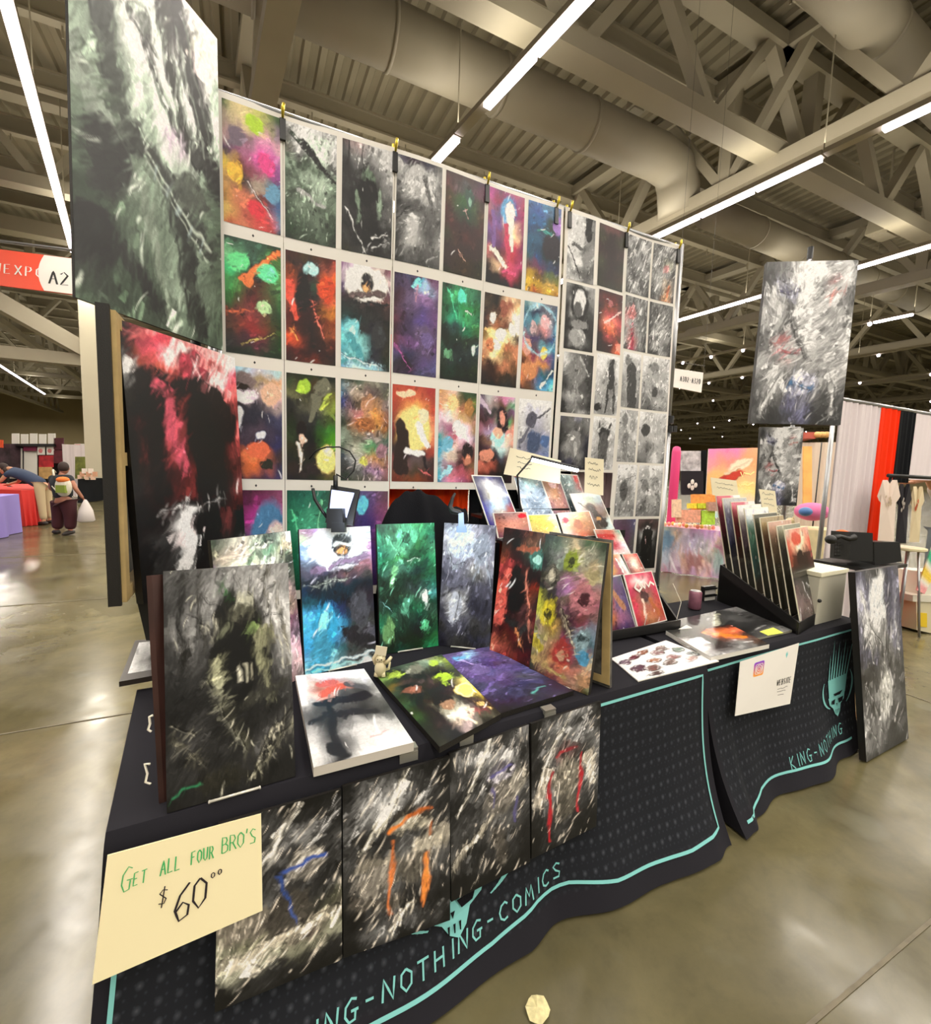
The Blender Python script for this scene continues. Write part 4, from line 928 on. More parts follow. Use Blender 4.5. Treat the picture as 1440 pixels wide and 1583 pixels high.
hang((822, 1328), (922, 1277), (929, 1084), (822, 1119), H4, 'fourth hanging canvas, grey with two red ribbons, near the table middle')

# handwritten price card
P = [c1.front(-.305, .452, .05), c1.front(.045, .468, .05), c1.front(.030, .705, .028), c1.front(-.297, .715, .028)]
b = MB(); b.slab(*P, .004); r = put(b.build('price_card', mat('ivory_card', 'efe3b8', .35)), 'handwritten ivory card reading sixty dollars at the lower left of the near table', 'sign')
fcard = lerp4(*[p + np.array([0, -.002, 0]) for p in P])
ff = lambda x, y: fcard(x, 1 - y)
b = MB(); b.m = []
def wr(mb, text, x0, y0, h, adv, w, slope=0, wid=.5, mi=0, asp=1.45):
    write(mb, lambda x, y: ff(x, y), text, x0, y0, h, adv, w, slope, mi, wid, .06)
wr(b, 'G', .10, .67, .20, 0, .008, wid=.35)
wr(b, 'ET', .17, .68, .11, .42, .008, wid=.32); wr(b, 'ALL', .33, .70, .13, .34, .009, wid=.29); wr(b, 'FOUR', .52, .71, .12, .33, .009, wid=.27)
wr(b, "BRO'S", .72, .72, .15, .36, .009, wid=.36)
b.build('green_writing', mat('green_marker', '3fae62', .6), r)
b = MB(); wr(b, '$', .33, .44, .14, 0, .008, wid=.45); wr(b, '6', .425, .25, .30, 0, .015, wid=.42); wr(b, '0', .54, .30, .27, 0, .015, wid=.38); wr(b, '0', .655, .52, .05, 0, .008, wid=.55); wr(b, '0', .70, .53, .05, 0, .008, wid=.55)
b.build('black_writing', mat('black_marker', '221a20', .5), r)

# ---------------------------------------------------------------- canvases standing on the near table
def standing(name, BL, BR, TL, TR, art, label, z=.748, Lc=.612, res=(110, 220), th=.02, group=None, clipw=True, w=None):
    B1, B2 = onz(BL, z), onz(BR, z)
    def foot(B, p):
        d = unit(ray(*p)); m = B - EYE; t = -(-(m @ d)); q = EYE + d * (m @ d); u_ = q - B
        return u_
    up = unit(unit(foot(B1, TL)) + unit(foot(B2, TR))); wd = B2 - B1
    up = unit(up - wd * (up @ wd) / (wd @ wd)) * Lc
    r = empty(name, (B1 + B2) / 2, label, 'canvas print', group)
    picture('panel', [B1, B2, B2 + up, B1 + up], th, art, res, parent=r)
    n = unit(np.cross(wd, up)); e = unit(wd)
    mb = MB()      # wire easel foot and back strut
    c = (B1 + B2) / 2
    for s in (-1, 1):
        q = c + e * .06 * s
        mb.tube([q + n * .012 + [0, 0, .0], q - n * .05, q - n * .13 + [0, 0, .0], q - n * .03 + up * .7], .003, 6)
    mb.tube([c - e * .06 + n * .012 + [0, 0, .003], c + e * .06 + n * .012 + [0, 0, .003]], .0035, 6)
    mb.build('wire_easel', mat('pale_wire', 'd8d4c8', .3, .3), r, smooth=True)
    return r, B1, B2, up, n
ARTT = A('444555666777777666/444555777888888777/333444888777999888/333666777444888999/333777555333888aaa/333555444222666999/333444333222555888/222333222222444777/222222222111333555/111222222111333444/222333222222222333/222444222222333444/333222333222444333/222333222333333222/222222333222222222/111222222111222222',
       'l:.12,0,.13,.42,.03,.04,1c1b17 l:.26,0,.27,.36,.02,.03,2c2a24 l:.42,0,.44,.12,.015,.01,222018 l:.80,0,.84,.38,.02,.02,5a564a l:.9,.1,.95,.45,.02,.02,6a665a e:.55,.24,.2,.13,0,1a1915 l:.5,.15,.42,.06,.014,.006,161 l:.57,.13,.56,.03,.014,.006,161410 l:.65,.14,.7,.04,.014,.006,161410 l:.72,.18,.86,.1,.014,.006,161410 l:.42,.18,.28,.1,.014,.006,161410 l:.38,.23,.2,.2,.014,.006,161410 l:.38,.28,.18,.3,.014,.006,161410 l:.74,.24,.92,.24,.014,.006,161410 e:.60,.165,.08,.06,0,8f8f80 e:.57,.21,.11,.04,0,4c4c40 l:.28,.24,.42,.38,.018,.02,b0ae9c e:.68,.29,.05,.04,0,6f8450 e:.46,.30,.05,.05,0,5e6150 e:.58,.40,.24,.12,0,11110e e:.76,.33,.07,.06,0,77775f l:.40,.42,.38,.50,.09,.08,83846c l:.38,.5,.40,.60,.05,.04,8a8b76 l:.73,.38,.76,.5,.09,.08,76775f l:.77,.5,.80,.62,.07,.05,6a6b57 l:.30,.5,.58,.82,.02,.03,77776a l:.44,.6,.62,.82,.06,.05,3c3c32 l:.6,.62,.95,.55,.1,.06,3a3a34 l:.70,.86,.97,.68,.03,.02,a8a594 l:.62,.95,.97,.76,.035,.02,8c8a78 l:.66,.9,.97,.72,.02,.01,1a1914 l:.03,.72,.3,.84,.03,.02,6a685a l:.03,.66,.2,.7,.02,.02,8a887a e:.4,.92,.2,.05,0,2a2922 +l:.55,.45,.55,.52,.025,.02,b4b2a2 +l:.60,.45,.60,.53,.02,.02,9a9888 +l:.65,.45,.65,.52,.02,.02,8a8878 +l:.05,.945,.25,.915,.014,.008,2c8a5c',
       1900, 72, 38, .34, 'c4c2b0', .02)
rt = standing('standing_canvas', (258, 1257), (457, 1200), (252, 872), (455, 865), ARTT, 'charcoal canvas of an armoured throne shape at the near left corner of the table', Lc=.605, res=(150, 300), th=.022)
# its A-frame partner behind, edge on
B1, B2, up, n = rt[1:]
e = unit(B2 - B1)
Q1 = B1 - n * .05 - e * .02; 
b = MB(); q = [Q1, Q1 - n * .16 + e * .25]
uu = unit(np.array([-.02, .06, .6])) * .60
b.hexa([q[0], q[0] + e * .012, q[1] + e * .012, q[1], q[0] + uu, q[0] + e * .012 + uu, q[1] + e * .012 + uu, q[1] + uu])
put(b.build('standing_canvas', mat('dark_red_edge', '3a211c', .5, var=.3, scale=9)), 'canvas with dark red side standing edge-on right behind the armoured throne canvas', 'canvas print')

ARTC = A('343ccb565ccc/665dcb7a8cb9/878bcaccb454/554cb9866565/ccc555caa877/568787ab8866/9bb866c8a756/568b78d8a878/676d8a9cbdab/ab9c7a878caa/555968b88777', 'l:.1,.2,.7,.05,.05,.04,ddc l:.2,.3,.5,.1,.06,.04,8a8', 900, 55, 60, .55, 'fff', .08)
r = standing('standing_canvas', (352, 1100), (470, 1046), (333, 823), (461, 819), ARTC, 'crowded pale comic collage canvas half hidden behind the armoured throne canvas', Lc=.61, res=(110, 200))
ARTH = A('978b9dccd999/ac9dddeeeabc/79ceeeddeb8b/567abdcab979/556557755967/345334545444/135123134123/267134112323/49c248223334/4ad4ad223333/4ad4ad344444/39c38b555556/48b39a344444/7bc6ab555333/acd8cdbdddee',
         'e:.52,.14,.4,.16,0,dfe8f4 e:.56,.13,.13,.085,0,42454c +l:.46,.125,.68,.12,.05,.05,c8ccc8 e:.56,.175,.09,.025,0,e0a060 l:.15,.3,.9,.22,.08,.09,8a7494 l:.0,.38,.7,.3,.03,.03,202c38 l:.05,.4,.6,.37,.02,.02,b8c4b8 e:.3,.66,.17,.13,0,2f94bf e:.28,.66,.08,.08,0,78c8e6 l:.25,.75,.2,.95,.18,.3,3a8cac e:.78,.6,.14,.13,0,4a4c56 l:.6,.75,.9,.85,.2,.2,2e2c34 +l:0,.955,.95,.93,.02,.03,c8e4f4 +l:.1,.99,.7,.97,.02,.02,9cc',
         900, 50, 45, .3, 'eef', .02)
standing('standing_canvas', (472, 1045), (582, 1020), (461, 820), (572, 815), ARTH, 'blue and white upright canvas with a pale disc, left of the emerald one')
ARTE = A('243375496264/275364375275/386486374265/265597153486/275374264396/143476133264/132243132264/243132344265/132232354488/243143264143/264354143354/275243122364/243132121153/132121131263/121143132285',
         'e:.5,.1,.17,.09,0,4fa07c e:.5,.1,.06,.045,0,285c44 l:.15,.1,.4,.3,.05,.03,69c598 l:.5,.3,.72,.28,.015,.015,c0ecd4 l:.3,.35,.2,.48,.1,.07,69a876 e:.45,.65,.08,.06,0,4a8a70 e:.8,.6,.05,.07,0,b0ccc0 l:.05,.6,.25,.7,.015,.01,8cc e:.78,.82,.08,.05,0,3e8a60 e:.15,.82,.1,.1,0,5e8a58', 900, 60, 40, .45, '9ec', .02)
standing('standing_canvas', (588, 1012), (678, 998), (570, 815), (663, 812), ARTE, 'emerald green canvas standing between the blue canvas and the grey moonlit sea canvas')
ARTK = A('667778889556/889abd99a667/bbcccedde778/99abcdabb889/778889aab889/667778888889/445667666667/556667556556/667999445556/556bbb334445/334aaa445445/445667444445/333445333444/334444334556/223333333444',
    'e:.42,.16,.2,.13,0,b4c0dc l:.05,.1,.2,.35,.02,.02,dde8f8 l:.2,.35,.45,.33,.02,.015,ccd8e8 e:.75,.2,.16,.13,0,8890a0 l:.7,.3,.6,.5,.06,.02,9aa2b0 l:.85,.3,.95,.5,.05,.02,9aa2b0 e:.3,.68,.14,.12,0,a8acb8 l:.35,.55,.35,.85,.01,.01,333 l:.0,.6,.4,.5,.02,.01,222', 900, 70, 30, .4, 'dde', .03)
standing('standing_canvas', (677, 997), (757, 1005), (677, 812), (767, 815), ARTK, 'grey blue canvas of a moonlit sea with a small ship, fourth upright canvas')
ARTV = A('311422421322/322211643432/421111454322/732311222421/933622211422/622511211311/a43311721321/b54311632211/c54311533211/833311422711/421222333832/522511311311/843521311211/a54732511311/511722422311',
         'e:.72,.2,.15,.08,0,3c6a60 +e:.72,.21,.1,.03,-10,80b4a0 l:.35,.15,.75,.12,.08,.08,8a4a34 l:.55,.3,.78,.8,.05,.03,b06a58 l:.2,.35,.1,.7,.2,.25,b04a40 e:.4,.45,.18,.18,0,1c1010 l:.5,.75,.6,.85,.05,.03,c87848', 800, 60, 35, .4)
standing('standing_canvas', (757, 1010), (833, 1040), (767, 817), (850, 832), ARTV, 'dark red canvas tucked behind the helmet team canvas')
ARTP = A('232565887575454/343787cb9998454/454888bb8998676/333787888a97998/444555765b89aa8/332655a79b77988/333333a7a845a77/aa3444765a56a67/bb4433645744866/bb5443423845778/877a84544778789/885985735577578/998a86a34856678/986975b33755ba8/563b96c75b76a87/343644b65976997/232b53645854553',
         'e:.48,.15,.13,.08,0,8c9c38 e:.48,.16,.05,.035,0,4a5230 e:.2,.28,.13,.08,0,5c5a50 e:.2,.28,.07,.05,0,b4ac98 e:.83,.24,.13,.06,0,b0a47c e:.74,.4,.19,.1,0,b07078 e:.78,.4,.08,.05,0,5c3038 e:.2,.54,.14,.1,0,c4b430 e:.22,.55,.07,.035,0,4a4420 e:.8,.68,.13,.1,0,8098a0 l:.75,.64,.9,.66,.04,.04,384c50 e:.5,.78,.16,.09,0,a83c38 e:.5,.8,.08,.04,0,b88c70 l:.4,.5,.8,.8,.03,.02,c8bc9c l:.0,.87,.6,.95,.06,.05,a8905c e:.9,.92,.12,.05,0,b48a68 e:.85,.77,.1,.05,0,4c8cb0 l:.0,.75,.15,.8,.2,.1,b0a038', 900, 50, 50, .28, 'eed', .02)
rp = standing('standing_canvas', (818, 1040), (910, 1075), (835, 828), (933, 838), ARTP, 'upright canvas of green, yellow, pink and red helmets beside the dark red one', res=(130, 260), th=.022)
B1, B2, up, n = rp[1:]; e = unit(B2 - B1)
# partner behind it: splayed, grey painted side visible
r = empty('standing_canvas', B2 - n * .15, 'canvas back to back with the helmet team canvas, mottled edge and bare wood showing', 'canvas print')
Q = onz((943, 1064), .748); s_ = e * -.30; t_ = -n * .02
top_ = EYE + unit(ray(935, 838)) * ((Q - EYE) @ unit(ray(935, 838))); upb = top_ - Q
upb = unit(upb - e * (upb @ e) * .35) * .612
b = MB(); b.hexa([Q + s_, Q, Q + t_, Q + s_ + t_, Q + s_ + upb, Q + upb, Q + upb + t_, Q + s_ + upb + t_]); b.build('canvas_wrap', mat('mottled_grey_edge', '55524c', .5, var=.7, scale=22), r)
i_ = n * .004
b = MB()
for a0, a1, z0, z1 in ((.0, .035, .02, .98), (.265, .30, .02, .98), (.035, .265, .02, .07), (.035, .265, .93, .98)):
    b.hexa([Q - e * a1 + upb * z0, Q - e * a0 + upb * z0, Q - e * a0 + upb * z0 + i_, Q - e * a1 + upb * z0 + i_, Q - e * a1 + upb * z1, Q - e * a0 + upb * z1, Q - e * a0 + upb * z1 + i_, Q - e * a1 + upb * z1 + i_])
b.build('stretcher_frame', M_WOOD, r)

# flat canvases
def flat(c4, th, art, label, name='flat_canvas', res=(110, 170), edge=None, cat='canvas print', z=.747, face=None):
    pts = [onz(p, z + th) for p in c4]
    return picture(name, pts, th, art, res, edge=edge, face=face, label=label, cat=cat)
ARTW = A('dddcccdddeeeeee/eeebaacbcdddeee/eeea87a88aaadde/ddda65d87555aaa/dddd98666444888/ccc777444555aaa/999444666444666/666555444333555/777333666555444/aaa222888aaa666/bbb333bbbbbbaaa/ccc444bbbcccbbb/ccc222bbbcccccc/bbb333ccccccccc',
         'e:.4,.17,.16,.05,0,c86058 l:.3,.3,.6,.22,.14,.1,cc5844 l:.65,.2,.85,.32,.1,.06,5a5a60 l:.2,.42,.8,.4,.1,.18,242028 l:.25,.55,.8,.6,.12,.1,2c2a30 l:.05,.6,.45,.55,.06,.08,28262a l:.33,.45,.25,.9,.09,.06,242226 l:.22,.88,.3,.96,.16,.08,1c1a1e +l:.62,.86,.85,.83,.012,.008,e87878', 180, 80, 30, .06)
flat([(485, 1187), (640, 1148), (563, 1034), (457, 1045)], .028, ARTW, 'pale flat canvas with black and red strokes at the near edge of the table', edge=mat('pale_canvas_edge', 'c9c2b8', .6))
ARTM = A('131232454765343/562333565787894/684222444676782/342222222443562/652433222222342/343222433222443/231222322322784/342222222222cb6/353111211322ba5/341211432211ca4/352211bb9222a94/231211998322872/221211ccb433532/221322ba9844222/221222988554221/332111222221111',
         'e:.5,.12,.13,.08,0,6f6f62 e:.22,.12,.1,.05,0,8aa03c e:.8,.1,.07,.06,0,94ac40 e:.25,.38,.12,.05,0,7a4c3c l:.25,.6,.45,.35,.05,.05,282418 e:.47,.62,.13,.09,0,1e1810 e:.49,.68,.09,.06,0,8c6c54 +e:.85,.6,.15,.09,0,c4a85c +r:.85,.6,.13,.08,.1,e0cc80 +l:.47,.8,.6,.95,.06,.04,ccc6a4 e:.75,.35,.15,.06,30,8fae2c l:.85,.8,.95,.9,.08,.06,b8985c', 500, 60, 45, .32)
flat([(680, 1155), (775, 1104), (683, 1012), (578, 1040)], .02, ARTM, 'dark flat canvas with lime green patches and golden ring beside the pale one')
ARTU = A('446547658547446/5476588bd658547/447548669658447/436547547548557/436658437546658/547547558547447/446547658446558/335446547556446/324446335447335/324335446335324/223324334335324/222223224334222',
         'e:.3,.13,.1,.05,0,5a9cc8 l:.3,.15,.42,.3,.05,.03,a08cc0 e:.35,.38,.16,.09,20,6b5c90 e:.75,.45,.15,.08,0,5c5088 +l:.55,.88,.78,.83,.02,.015,58b0a8 l:.1,.7,.5,.55,.04,.02,6a5aa0', 700, 20, 40, .3, '98c', .03)
flat([(775, 1103), (887, 1068), (755, 1000), (672, 1015)], .018, ARTU, 'violet and indigo flat canvas right of the lime green one')
# chrome edge clips on the table lip
for i, (p, lab) in enumerate([((618, 1172), 'wide grey clip on the table lip below the pale flat canvas'), ((848, 1128), 'small pale clip on the table lip above the third hanging canvas'), ((713, 1150), 'thin shiny clip on the table lip between the second and third hanging canvases')]):
    q = ony(p, 1.30); x = q[0]
    c = c1.front(x, .73, .006); b = MB(); w = (.06, .05, .05)[i]; d = (c1.front(x + w, .73, .006) - c)
    b.hexa([c, c + d, c + d + [0, .03, .018], c + [0, .03, .018], c + [0, -.004, .022], c + d + [0, -.004, .022], c + d + [0, .03, .022], c + [0, .03, .022]])
    b.box(c + d / 2 + [0, -.001, -.005], (w, .004, .03))
    put(b.build('table_clip', mat('satin_clip', '9a988f', .3, .5)), lab, 'clip')
# pale wire easel hooks on the side of the edge-on canvas
def frontal(p): return float(-(np.array(p) - EYE) @ np.array([ROT[0][2], ROT[1][2], ROT[2][2]]))
dh = frontal(onz((258, 1257), .748)) - .01
for i, pl in enumerate(([(236, 1106), (231, 1108), (232, 1119), (229, 1128), (234, 1131)], [(232, 1181), (224, 1181), (228, 1196), (225, 1209), (233, 1212)])):
    b = MB(); b.tube([ahead(p, dh + .02) for p in pl], .003, 8)
    put(b.build('wire_hook', mat('white_wire', 'e6e0d0', .4), smooth=True), ['upper', 'lower'][i] + ' white wire hook beside the dark red canvas side', 'hook')

# framed print lying at the back left corner
fr = [onz(p, .80) for p in [(184, 1054), (262, 1040), (272, 985), (209, 990)]]
r = empty('framed_print', sum(fr) / 4 - [0, 0, .02], 'black framed picture lying flat, jutting past the back left corner of the table', 'picture frame')
b = MB(); b.slab(*fr, .02); b.build('frame', mat('dark_frame', '2c2622', .35), r)
f4 = lerp4(*[p + np.array([0, 0, .001]) for p in fr]); g = [f4(.12, .86), f4(.95, .86), f4(.95, .08), f4(.12, .08)]
b = MB(); patch(b, lerp4(*g), paint(A('cccbbbcccbbb/bbbaaa444888/ccc999333777/cccbbb555999', '', 60, 60, 30, .2), 30, 30)); b.build('picture', GLOSS, r)
b = MB(); b.box((-.22, 2.27, .39), (.24, .22, .775)); put(b.build('side_crate', M_DARK), 'black cloth covered crate under the framed picture at the back left corner', 'crate')

# ---------------------------------------------------------------- small things on the near table
r = empty('cat_figurine', onz((588, 1046), .765), 'small cream cat figurine holding up a paper square in front of the emerald canvas', 'figurine')
c = onz((588, 1046), .765); M_FIG = mat('cream_ceramic', 'd8cba4', .35)
vx, vy = unit([ROT[0][0], ROT[1][0], 0]), unit([-ROT[0][2], -ROT[1][2], 0])    # right and away on the table
def fg(a, bb, cc): return c + vx * a + vy * bb + np.array([0, 0, cc])
b = MB(); b.ball(fg(0, 0, .035), (.024, .022, .036), 14, 10); b.ball(fg(0, 0, .078), (.021, .019, .018), 14, 10)
for s in (-1, 1):
    b.tube([fg(.012 * s, 0, .09), fg(.016 * s, 0, .108)], [.008, .001], 8); b.tube([fg(.012 * s, -.004, .02), fg(.016 * s, -.012, .004)], [.01, .009], 8)
b.tube([fg(.018, 0, .058), fg(.034, -.004, .07), fg(.045, -.004, .088)], [.009, .008, .006], 8); b.tube([fg(-.018, 0, .055), fg(-.028, -.006, .08), fg(-.012, -.008, .108)], [.009, .007, .006], 8)
b.tube([fg(.0, .02, .015), fg(.03, .035, .02), fg(.035, .03, .05)], [.006, .006, .004], 8)
b.build('body', M_FIG, r, smooth=True)
b = MB(); b.slab(fg(-.022, -.014, .100), fg(.024, -.014, .094), fg(.03, -.014, .132), fg(-.016, -.014, .138), .003); b.build('paper_square', M_CREAM, r)
b = MB()
for s in (-1, 1): b.ball(fg(.008 * s, -.0185, .08), (.0025, .0015, .003), 8, 6)
b.ball(fg(0, -.0195, .073), (.002, .0015, .0015), 8, 6); b.build('face', M_BLACK, r)

# clip lamps on the upright canvases
hx_ = ahead((520, 812), 2.02)
r = empty('clip_lamp', ahead((520, 822), 2.02), 'black clip lamp with square glowing panel and looping cable above the blue canvas', 'lamp')
def cq(px, py, dd): return ahead((px, py), dd)
b = MB(); b.slab(cq(505, 817, 1.93), cq(531, 817, 1.93), cq(529, 786, 1.93), cq(505, 786, 1.93), .05); b.slab(cq(512, 823, 1.925), cq(533, 823, 1.925), cq(533, 808, 1.925), cq(512, 808, 1.925), .03); b.build('clamp', M_BLACK, r)
b = MB(); b.slab(cq(503, 808, 1.99), cq(545, 812, 2.0), cq(556, 757, 2.03), cq(512, 750, 2.01), .03); b.build('panel_frame', M_BLACK, r)
b = MB(); b.slab(cq(509, 795, 1.975), cq(536, 800, 1.985), cq(548, 762, 2.0), cq(513, 757, 1.99), .004); b.build('panel', mat('panel_glow', 'c8d2f0', .3, emit=.9, ecol='aebcf0'), r)
b = MB(); arc = [(484, 755), (487, 772), (497, 788), (506, 800)]; b.tube([cq(*p, 1.97) for p in arc], .007, 8)
arc = [(519, 752), (521, 740), (520, 733), (535, 741), (547, 728), (550, 712), (541, 698), (525, 691), (505, 691), (488, 697), (478, 710)]; b.tube([cq(*p, 2.03) for p in arc], .0035, 8)
b.tube([cq(519, 754, 2.0), cq(519, 735, 2.0)], .010, 8); b.build('cable', M_BLACK, r, smooth=True)
area('clip_lamp_glow', cq(525, 800, 1.72), .16, .06, 1.0 * BLUE, (.72, .82, 1.0), cq(518, 900, 2.12) - cq(525, 800, 1.72))
r = empty('clip_lamp', cq(712, 826, 2.1), 'small clip lamp with a bent neck on top of the moonlit sea canvas', 'lamp')
b = MB(); b.slab(cq(706, 823, 2.05), cq(722, 823, 2.05), cq(721, 813, 2.05), cq(706, 813, 2.05), .02); b.slab(cq(709, 815, 2.055), cq(718, 815, 2.055), cq(717, 792, 2.055), cq(709, 794, 2.055), .02)
b.build('clip', mat('blue_grey_clip', '6f86ac', .35), r)
b = MB(); b.tube([cq(716, 798, 2.1), cq(710, 792, 2.1), cq(700, 790, 2.1), cq(696, 783, 2.1), cq(700, 770, 2.1), cq(704, 762, 2.1)], [.008, .012, .014, .012, .008, .005], 8); b.build('neck', M_BLACK, r, smooth=True)
area('clip_lamp_glow', cq(716, 796, 1.85), .10, .05, .8 * BLUE, (.75, .83, 1.0), cq(716, 900, 2.2) - cq(716, 796, 1.85))
area('clip_lamp_glow', cq(640, 800, 1.86), .08, .05, .5 * BLUE, (.6, 1.0, .85), cq(640, 890, 2.25) - cq(640, 800, 1.86))

# chair with the black jacket
r = empty('seller_chair', (1.30, 2.45, 0), 'chair draped with a black jacket in front of the orange curtain', 'chair')
b = MB()
def jk(u, v):
    cx = .66 + u * .50; top = 1.40 + .10 * math.sin(min(1, u * 1.25) * math.pi) ** .8 - (.10 if u < .12 else 0) * (1 - u / .12)
    th = v * 2 * math.pi; yy = 2.43 + .07 * math.sin(th) * (1 + .25 * math.sin(u * 17)); s = .5 + .5 * math.cos(th)
    return (cx + .015 * math.sin(th * 2 + u * 9), yy, .55 + (top - .55) * s + .008 * math.sin(u * 31))
b.grid(jk, 30, 24); b.build('jacket', M_DARK, r, smooth=True)
b = MB(); b.box((.91, 2.45, .46), (.44, .34, .05)); b.box((.91, 2.42, .75), (.40, .03, .5)); b.build('seat', M_BLACK, r)
for x in (.73, 1.09):
    for y in (2.31, 2.58):
        b = MB(); b.tube([(x, y, 0), (x, y, .44)], .012, 8); b.build('leg', M_METAL, r)

# ---------------------------------------------------------------- comic rack
TILT = math.radians(20); NR = np.array([0, -math.cos(TILT), math.sin(TILT)])
ROWS_C = [(1.82, .78), (1.98, 1.0), (2.12, 1.13), (2.26, 1.27), (2.22, 1.27), (2.40, 1.42)]
rk = empty('comic_rack', (1.8, 2.1, .745), 'black stepped rack of comic books behind the helmet team canvas', 'rack')
for i, (y, z) in enumerate([(1.80, .775), (1.97, .93), (2.12, 1.08), (2.27, 1.23), (2.42, 1.36)]):
    b = MB(); x0, x1 = 1.5 - .06 * i, 2.24
    b.box(((x0 + x1) / 2, y + .05, z - .015), (x1 - x0, .14, .018)); b.box(((x0 + x1) / 2, y - .028, z + .008), (x1 - x0, .008, .05)); b.build('shelf', M_BLACK, rk)
b = MB()
for x in (1.45, 2.23): b.hexa([(x, 1.78, .748), (x + .012, 1.78, .748), (x + .012, 2.5, .748), (x, 2.5, .748), (x, 1.78, .80), (x + .012, 1.78, .80), (x + .012, 2.5, 1.40), (x, 2.5, 1.40)])
b.build('side_panel', M_BLACK, rk)
b = MB(); b.tube([(1.98, 1.79, .80), (1.985, 1.785, .86), (1.99, 1.80, .80)], .002, 6); b.tube([(2.23, 1.79, .8), (2.27, 1.80, .9), (2.25, 1.85, 1.0)], .002, 6); b.build('wire_stop', mat('pale_wire', 'd8d4c8'), rk)
def comic(row, TL, TR, BR, BL, art, label, fw=False):
    y, z = ROWS_C[row]; y += .012 * (comic.k % 3 - 1) * .3; comic.k += 1
    pts = [onplane(p, (0, y, z), NR) for p in (BL, BR, TR, TL)]
    return picture('comic_book', pts, .006, A(*art) if isinstance(art, tuple) else art, (44, 66), edge=M_WHITE, face=GLOSS, border=.03, label=label, cat='comic book', group='comic books in the stepped rack')
comic.k = 0
comic(5, (729, 734), (776, 736), (806, 812), (765, 840), ('446669446/557ddd557/447ddc447/55abde558/449a98a55/43854a843/534434443', 'e:.5,.2,.12,.08,0,e0c8c0 l:.3,.42,.7,.42,.04,.04,cdf', 140, 60, 40, .2), 'blue comic with a white bar on its cover, left end of the top row')
comic(5, (792, 729), (833, 731), (856, 795), (812, 800), ('9ababcabc/89abdd9ab/789abc89a/abc789bcd/89a9ab789', 'e:.08,.08,.08,.05,0,c44', 200, 60, 60, .5, 'fff', .1), 'silvery bagged comic directly right of the blue one on the top row')
comic(5, (833, 731), (862, 732), (885, 797), (856, 795), ('989a88977/a87b86867/b98c97a77/a77c98b88/867a77977', 'e:.5,.25,.2,.12,0,caa', 200, 60, 60, .4, 'fff', .06), 'pinkish grey bagged comic in the middle of the top row')
comic(5, (862, 732), (893, 734), (915, 798), (885, 797), ('788899b66/677788944/566777888/455667889/455566778', 'e:.85,.1,.12,.08,0,b44', 200, 60, 60, .5, 'fff', .06), 'dark silvery comic with a red corner at the right end of the top row')
comic(4, (762, 793), (815, 791), (822, 830), (770, 832), ('755977b76/a65c87a76/745866956', 'e:.85,.15,.14,.1,0,c23', 140, 60, 60, .4), 'brownish comic with a red spot, left of the yellow-haired one')
comic(4, (816, 796), (859, 795), (870, 830), (824, 832), ('bc5dc6edb/cb6db5dc9/b96ca6cb8', 'e:.6,.5,.2,.25,0,e8c85c', 140, 60, 60, .3), 'pale comic with yellow hair shape in the second row from the top')
comic(4, (862, 793), (912, 790), (926, 828), (874, 832), ('edecd9b86/dcac85a75/dbbc64976', 'e:.15,.3,.1,.12,0,c35 e:.5,.5,.14,.2,0,b4643c', 140, 60, 60, .3), 'white comic with auburn hair shape directly below the silvery comics')
comic(3, (881, 763), (926, 760), (951, 818), (905, 822), ('cddcddcdd/cddaba9ab/ccc976877/bbb644876/baa432bcc/a99543bcc', 'e:.5,.4,.16,.12,0,5c3c30 l:.5,.4,.7,.85,.2,.3,3c2c28 l:.15,.25,.5,.5,.03,.02,543 e:.6,.7,.1,.05,0,b8864c', 120, 60, 40, .12), 'pale blue comic with a brown crouching shape, right end of the upper rows')
comic(2, (918, 818), (958, 819), (976, 856), (934, 858), ('b87c657a9/a44c44bcb/923b34ecd/a45dbbcbb', 'l:.1,.25,.6,.25,.2,.2,c43430 e:.2,.7,.2,.2,0,a02c44', 140, 60, 60, .3), 'comic with a red block on pale green, third row on the right')
comic(1, (936, 857), (958, 856), (975, 888), (946, 890), ('ca5d96eba/db4b56fff/c84a34ecc', 'l:.6,.2,.7,.9,.1,.1,eee', 120, 60, 60, .3), 'yellow and white comic at the left of the row above the red comic')
comic(1, (962, 857), (985, 855), (1000, 885), (976, 888), ('c65e87c44/a45ddcb43/843c65977', '', 120, 60, 60, .35), 'orange and white comic at the right of the row above the red comic')
comic(0, (938, 893), (960, 888), (984, 970), (945, 978), ('744426335/855536436/943657547/a63857546/523436535', 'l:.3,.3,.7,.6,.2,.2,9c6c50', 160, 60, 50, .3), 'dark blue and orange comic left of the red comic in the front row')
q = comic(0, (964, 888), (1008, 882), (1032, 959), (986, 971), ('b35c35b35/c35eccc35/b35955c35/b34876b34/c35a65b54/b34b75a43/a34964b55', 'e:.5,.45,.14,.12,0,5c3c3c l:.4,.5,.35,.85,.08,.06,d8b8a8 l:.65,.55,.8,.85,.14,.12,b0643c', 160, 60, 40, .18), 'bright red comic at the right end of the front row')
# scrawled white title on the red comic
y0c, z0c = ROWS_C[0]; fr_ = lambda x, y: onplane((964 + x * 44 + (1 - y) * 24, 888 - x * 6 + (1 - y) * 83), (0, y0c - .012, z0c), NR)
b = MB(); b.ribbon(fr_, [(.25, .72), (.4, .84), (.5, .72), (.38, .66), (.28, .72)], .05); b.ribbon(fr_, [(.5, .8), (.6, .7), (.66, .82), (.74, .72), (.84, .8), (.95, .74)], .045)
b.build('title', M_WHITE, q)
